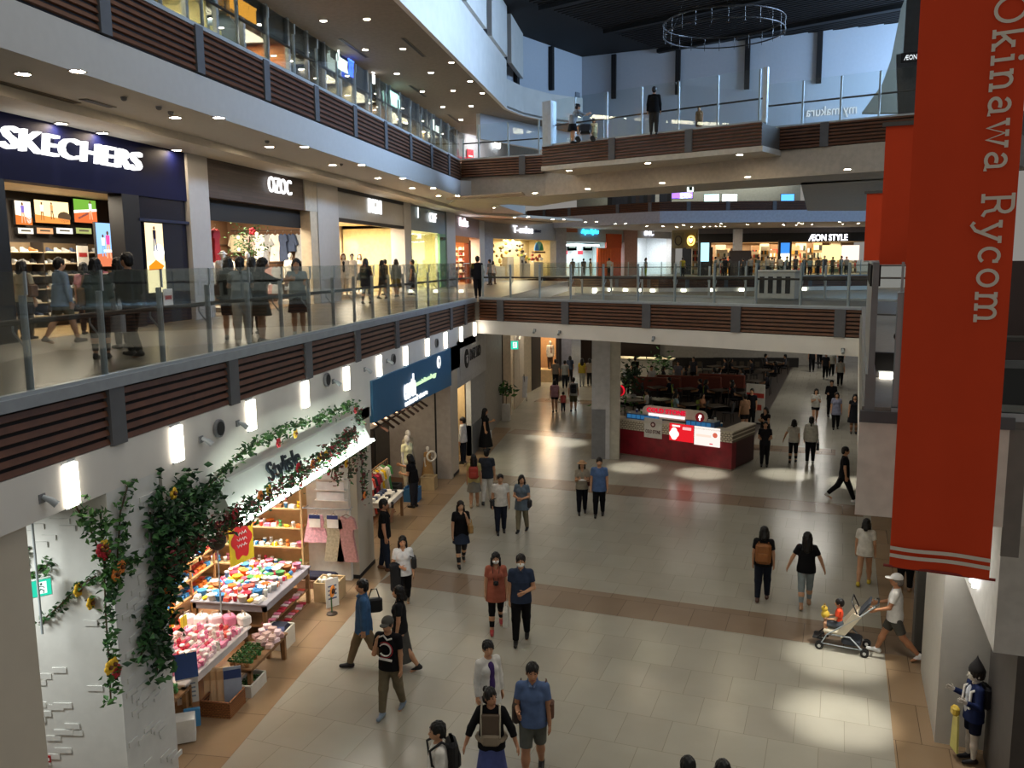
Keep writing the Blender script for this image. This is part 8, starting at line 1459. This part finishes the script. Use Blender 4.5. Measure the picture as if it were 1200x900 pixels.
for u, v, c, lb in ((3.7, 1.2, '15151a', 'counter worker in black behind the right display case'), (2.9, 1.2, '1a1a20', 'counter worker in black behind the round-ended sign'), (5.6, 1.3, '15151c', 'dark-clothed person at the right end of the counter')): q = kw(u, v, 0); person((q.x, q.y, 0), 180, lb, 1.6, u < 3.5, ('tee', c), ('pants', '101014'), ('short', '0d0b0a', 'cap', '1a1a20') if u < 4 else ('short', '0d0b0a'), arms=('bent', 'bent'), step=.016, eyes=False)
lampq('AREA', kw(2.5, 2, 4.4), 14, (1, .9, .75), 2, 1, None)
# ---------------------------------------------------------------- food court behind it
DW = P('2a1d16', .5, vary=.3)
def ctable(): 
    t = thing('cafe_table', '', 'table'); mb = MB(); mb.b2((-.4, -.4, .7), (.4, .4, .74), P('4c4236', .4), bev=.01); mb.build('table_top', t); mb = MB(); mb.tube([(0, 0, .02), (0, 0, .7)], .035, DARK, 8); mb.lathe([(0, 0), (.25, 0), (.24, .02), (0, .03)], DARK, n=12, cap=False); mb.build('pedestal', t); return Proto(t)
def cchair():
    t = thing('cafe_chair', '', 'chair'); m = P('2a2a2c', .6); mb = MB(); mb.box((0, .02, .45), (.42, .42, .04), m, bev=.015); mb.build('seat', t); mb = MB(); mb.box((0, -.2, .7), (.4, .035, .42), m, rx=.12, bev=.015); mb.build('backrest', t)
    for sx in (-1, 1):
        for sy in (-1, 1): mb = MB(); mb.tube([(sx*.18, sy*.17+.02, .44), (sx*.2, sy*.2+.02, 0)], .014, DARK, 6); mb.build('leg', t)
    return Proto(t)
CT, CC = ctable(), cchair(); cr_ = random.Random(8)
sits = []
for i, (px, py) in enumerate(((742, 487), (775, 486), (808, 492), (838, 494), (770, 470), (806, 472), (842, 474), (873, 478), (885, 462), (856, 458), (824, 456), (790, 455), (895, 448), (868, 444), (838, 443), (908, 438))):
    q = at(px, py); CT.put(q, .5, 'small square cafe table in the dim food court', 'table', 'food court tables')
    for j, (dx, dy) in enumerate(((-.65, 0), (.65, 0))):
        qq = q+ET*dx*.9+EL*cr_.uniform(-.15, .15); a = math.atan2(-(q-qq).x, (q-qq).y); lime = (i < 4 and j == 0) or i == 5
        CC.put(qq, a, '%s cafe chair in the food court' % ('lime green' if lime else 'dark'), 'chair', 'lime food court chairs' if lime else 'dark food court chairs', P('8fae3a' if lime else '2a2a2c', .6)); sits.append((qq, a, i, j))
cols = ['14141a', '1c1c24', '2a2a30', 'b9b7b0', '22282e', '30262a', '101014', '4a4a50', '8a8c90', '1a2030']
named = {(0, 1): ('c2c0ba', 'seated diner in a white top left of the counter sign'), (1, 1): ('c9c7c2', 'seated diner in white on a lime chair above the counter sign'), (2, 0): ('8fa8b4', 'seated diner in a pale blue shirt behind the counter'), (3, 0): ('b07a58', 'seated diner in a peach shirt behind the right end of the counter'), (6, 1): ('c0443a', 'seated diner in dull red in the food court')}
pz = None
for k, (q, a, i, j) in enumerate(sits):
    if (i, j) in named or k in (4, 9, 12, 18, 22, 27):
        c, lb = named.get((i, j), (cols[k % 10], 'dark-clothed diner seated at a table in the dim food court')); v = math.atan2(q.x, q.y); face = math.degrees(-a-v)
        o = person(Vector((q.x, q.y, .0))+Vector((-math.sin(a), math.cos(a), 0))*-.02, face, lb, 1.64, k % 2 == 0, ('tee', c), ('pants', '15151a'), (('bob', 'short')[k % 2], '0d0b0a'), sit=True, arms=('lap', 'lap'), step=.024, eyes=False, group=None if (i, j) in named else 'diners in dark clothes'); pz = o if (i, j) not in named else pz
    elif pz and cr_.random() < .8: dup(pz, (q.x, q.y, 0), a)
for px, py, c, f, lb in ((744, 452, '15120f', 0, 'person in black walking to the lit bar at the back of the food court'), (734, 462, 'a8b0ae', 20, 'person in a pale top by the tall plant in the food court'), (794, 458, '6a6a72', 190, 'standing person in a grey shirt in the food court'), (763, 465, 'c2c0bc', 170, 'person in a white shirt at the red sofa'), (812, 452, '3a3a40', 200, 'standing dark figure beside the person in the grey shirt'), (880, 500, '101016', 200, 'standing person in black at the right edge of the food court'), (872, 508, '8a6a50', 330, 'person with bare legs at the right side of the counter')): person(g(px, py), f, lb, 1.66, False, ('tee', c), ('pants', '121216') if px != 872 else shorts('16161a', .6), ('short', '0d0b0a'), arms=('bent', 'down'), step=.02, eyes=False)
sg = thing('cafe_chair_group', '', 'x'); bpy.data.objects.remove(sg)
for (px, py), w, lb in (((768, 468), 2.6, 'reddish brown sofa with a dark base in the food court, nearer the plant'), ((806, 466), 3.4, 'long reddish brown sofa in the middle of the food court'), ((845, 464), 2.4, 'pale topped partition counter right of the long sofa')):
    q = at(px, py); t = thing('sofa' if 'sofa' in lb else 'partition', lb, 'sofa' if 'sofa' in lb else 'partition', q, math.atan2(ET.y, ET.x)); mb = MB(); c = P('6a2c1a' if 'sofa' in lb else '8a8478', .6); mb.b2((-w/2, 0, .12), (w/2, .7, .45), DW, bev=.02); mb.build('base', t); mb = MB(); mb.b2((-w/2, .0, .42), (w/2, .2, 1.15), c, bev=.05); mb.build('backrest', t); mb = MB(); mb.b2((-w/2, .2, .42), (w/2, .75, .55), c, bev=.04); mb.build('seat', t)
pl = at(740, 472); t = thing('potted_palm', 'tall dark leafy palm in a pale pot in the food court', 'plant', pl); t.scale = (.72, .72, .85); mb = MB(); mb.lathe([(0, 0), (.25, 0), (.32, .5), (0, .5)], P('8a8a84', .5), n=14, cap=False); mb.build('pot', t); mb = MB(); mb.tube([(0, 0, .5), (.05, 0, 1.3)], .05, P('3a2a1c', .7), 6); mb.build('trunk', t); leaves(170, lambda r: (r.gauss(0, .5), r.gauss(0, .4), 1.5+r.gauss(0, .45)), .5, [P('1f3a22', .6), P('28482a', .6)], 21, .25).build('fronds', t)
for (px, py), lb in (((719, 492), 'leafy green plant at the left edge of the food court'), ((775, 447), 'dark bushy plant before the bar in the food court')): q = at(px, py); t = thing('potted_plant', lb, 'plant', q); mb = MB(); mb.lathe([(0, 0), (.2, 0), (.24, .4), (0, .4)], P('5a5a54', .5), n=12, cap=False); mb.build('pot', t); leaves(120, lambda r: (r.gauss(0, .35), r.gauss(0, .35), 1.1+r.gauss(0, .35)), .32, GRN, px, .35).build('leaves', t)
q = at(755, 443); t = thing('bar_counter', 'white round-fronted bar counter with a lit top at the back of the food court', 'counter', q, math.atan2(ET.y, ET.x)); mb = MB(); mb.b2((-2.2, 0, 0), (1.6, .7, 1.15), P('b9b5ac', .6), bev=.1); mb.build('front', t); mb = MB(); mb.b2((-2.3, -.1, 1.15), (1.75, .8, 1.22), P('e6d8bc', .4)); mb.build('counter_top', t); mb = MB(); mb.b2((-2.2, .9, 2.1), (.5, 1.2, 2.18), P('d8ccb4', .5)); mb.b2((-2.2, .9, 2.5), (.5, 1.2, 2.58), P('d8ccb4', .5)); mb.build('lit_shelf', t)
lampq('AREA', q+Vector((-.6, -.2, 3.2)), 130, (1, .88, .62), 3, .8, None)
for px, w, lb in ((785, 2.2, 'dark menu board over the bar, left end'), (817, 2.4, 'dark menu board high on the back wall above the sofa'), (872, 4., 'long dark menu board high on the back wall'), (912, 2.6, 'dark framed board high on the back wall near the corridor')): q = deep(px, 428, 56.9); t = thing('menu_board', lb, 'board', q, math.atan2(-q.x, q.y)*0); mb = MB(); mb.b2((-w/2, 0, -.5), (w/2, .1, .5), P('120e0c', .5)); mb.build('board', t); mb = MB(); [mb.b2((-w/2+.2+i*.5, -.01, -.1), (-w/2+.5+i*.5, .0, .25), P('4a4034', .5)) for i in range(int(w/.5)-1)]; mb.build('panel_text', t)
q = at(881, 502); t = thing('standing_sign', 'white standing sign with a red band right of the food court', 'sign', q+EL*1.2, krz); mb = MB(); mb.b2((-.42, 0, .05), (.42, .06, 1.75), P('b9b5aa', .6)); mb.build('board', t); mb = MB(); mb.b2((-.4, -.01, 1.15), (.4, .0, 1.35), P('a82a20', .6)); mb.b2((-.25, -.01, .6), (.3, .0, .85), P('a83a28', .6)); mb.build('red_band', t); mb = MB(); mb.b2((-.45, -.15, 0), (.45, .2, .05), DARK); mb.build('base', t)
q = at(966, 431); t = thing('push_cart', 'dark flat trolley far down the right corridor', 'cart', q, .3); mb = MB(); mb.b2((-.6, -.3, .3), (.6, .3, .36), DARK); mb.build('deck', t); mb = MB(); [mb.tube([(x, y, 0), (x, y, .9)], .02, DARK, 5) for x in (-.55, .55) for y in (-.28, .28)]; mb.build('frame', t)
# ---------------------------------------------------------------- light
W = bpy.data.worlds.new('world'); SC.world = W; W.use_nodes = True
W.node_tree.nodes['Background'].inputs[0].default_value = (1, .95, .88, 1); W.node_tree.nodes['Background'].inputs[1].default_value = .25
def lamp(kind, name, loc, energy, col=(1, 1, 1), size=.2, target=None, size_y=None, spot=60, blend=.6):
    l = bpy.data.lights.new(name, kind); l.energy = energy; l.color = col
    if kind == 'AREA':
        l.size = size
        if size_y: l.shape = 'RECTANGLE'; l.size_y = size_y
    elif kind == 'SPOT': l.spot_size = math.radians(spot); l.spot_blend = blend; l.shadow_soft_size = size
    else: l.shadow_soft_size = size
    o = bpy.data.objects.new(name, l); COL.objects.link(o); o.location = loc
    d = (Vector(target)-Vector(loc)) if target is not None else Vector((0, 0, -1))
    o.rotation_euler = d.to_track_quat('-Z', 'Y').to_euler(); return o
SC.view_settings.view_transform = 'Standard'; SC.view_settings.look = 'None'; SC.view_settings.exposure = 0; SC.view_settings.gamma = 1; SC.view_settings.use_curve_mapping = False
for k, loc, e, c, a, b, tg in LAMPS:
    if k == 'AREA':
        if abs(Vector(loc).x+12.4) < 9 and loc[2] > 5: a, b = b, a      # shop boxes on the left run along y
        o = lamp('AREA', 'shop_light', loc, e, c, max(a, .12), tg, max(b, .12))
        if loc[2] < 4 and loc[0] < -8.7: o.data.spread = 1.7
    else: lamp('SPOT', 'shop_spot', loc, e, c, a, tg, spot=b)
# unseen area lamps: added warm overhead fill, then blue daylight from the upper right
lamp('AREA', 'overhead_fill', (0, 23, 24), 2600, (1, .95, .85), 14, size_y=40)
lamp('AREA', 'side_daylight_lamp', (20, 50, 17.5), 4300, (.42, .66, 1), 12, (-6, 58, 16), 6)
o = lamp('AREA', 'side_daylight_lamp', (22, 36, 20), 2600, (.45, .66, 1), 14, (-9, 33, 17), 4); o.data.spread = 1.0  # added blue lamp aimed at the gallery band, spread narrowed off the floor
lamp('AREA', 'side_daylight_lamp', (19, 16, 20), 900, (.6, .76, 1), 24, (-8, 18, 14.5), 5)  # added nearer blue lamp to tint the left bands
# unseen area lamps added to brighten the right-hand and far left ground corridors
for px, py, e in ((960, 520, 60), (955, 470, 90), (960, 440, 110), (930, 505, 40), (640, 470, 30), (655, 450, 40)):
    q = at(px, py); lamp('AREA', 'corridor_fill', (q.x, q.y, 4.4), e, (1, .95, .86), 1.2, None, 1.2)
# spotlights recessed in the soffits make the bright pools on the floor
sp = thing('recessed_spotlight', '', 'light'); mb = MB(); mb.lathe([(.07, 0), (.085, -.01), (.085, -.02), (.06, -.02), (.06, 0)], GREY, n=12, cap=False); mb.build('trim_ring', sp); mb = MB(); mb.lathe([(0, -.012), (.06, -.012), (.06, -.006), (0, -.006)], E('fff2dc', 30), n=12, cap=False); mb.build('lamp', sp); SPT = Proto(sp)
for px, py, e, nm in ((640, 512, 420, 'over the corridor, left one'), (663, 519, 420, 'over the corridor, right one'), (742, 548, 420, 'before the ice-cream counter, left one'), (822, 555, 420, 'before the ice-cream counter, right one'), (920, 556, 420, 'over the right corridor, left one'), (1000, 566, 420, 'over the right corridor, right one'), (985, 772, 420, 'over the right bottom floor, farther one'), (985, 842, 420, 'over the right bottom floor, nearer one')):
    q = at(px, py); s_ = q+(ET*.8 if py > 700 else Vector((0, 0, 0))); SPT.put(Vector((s_.x, s_.y, 4.5)), 0, 'small recessed spotlight under the soffit %s' % nm, 'light', 'soffit spotlights'); lamp('SPOT', 'spot_lamp', (s_.x, s_.y, 4.45), e*2.6, (1, .97, .88), .05, (q.x, q.y, 0), spot=27, blend=.9)
lamp('AREA', 'recess_lamp', (-8.1, 7.7, 4.2), 90, (.96, 1, .97), .8, None, .8)
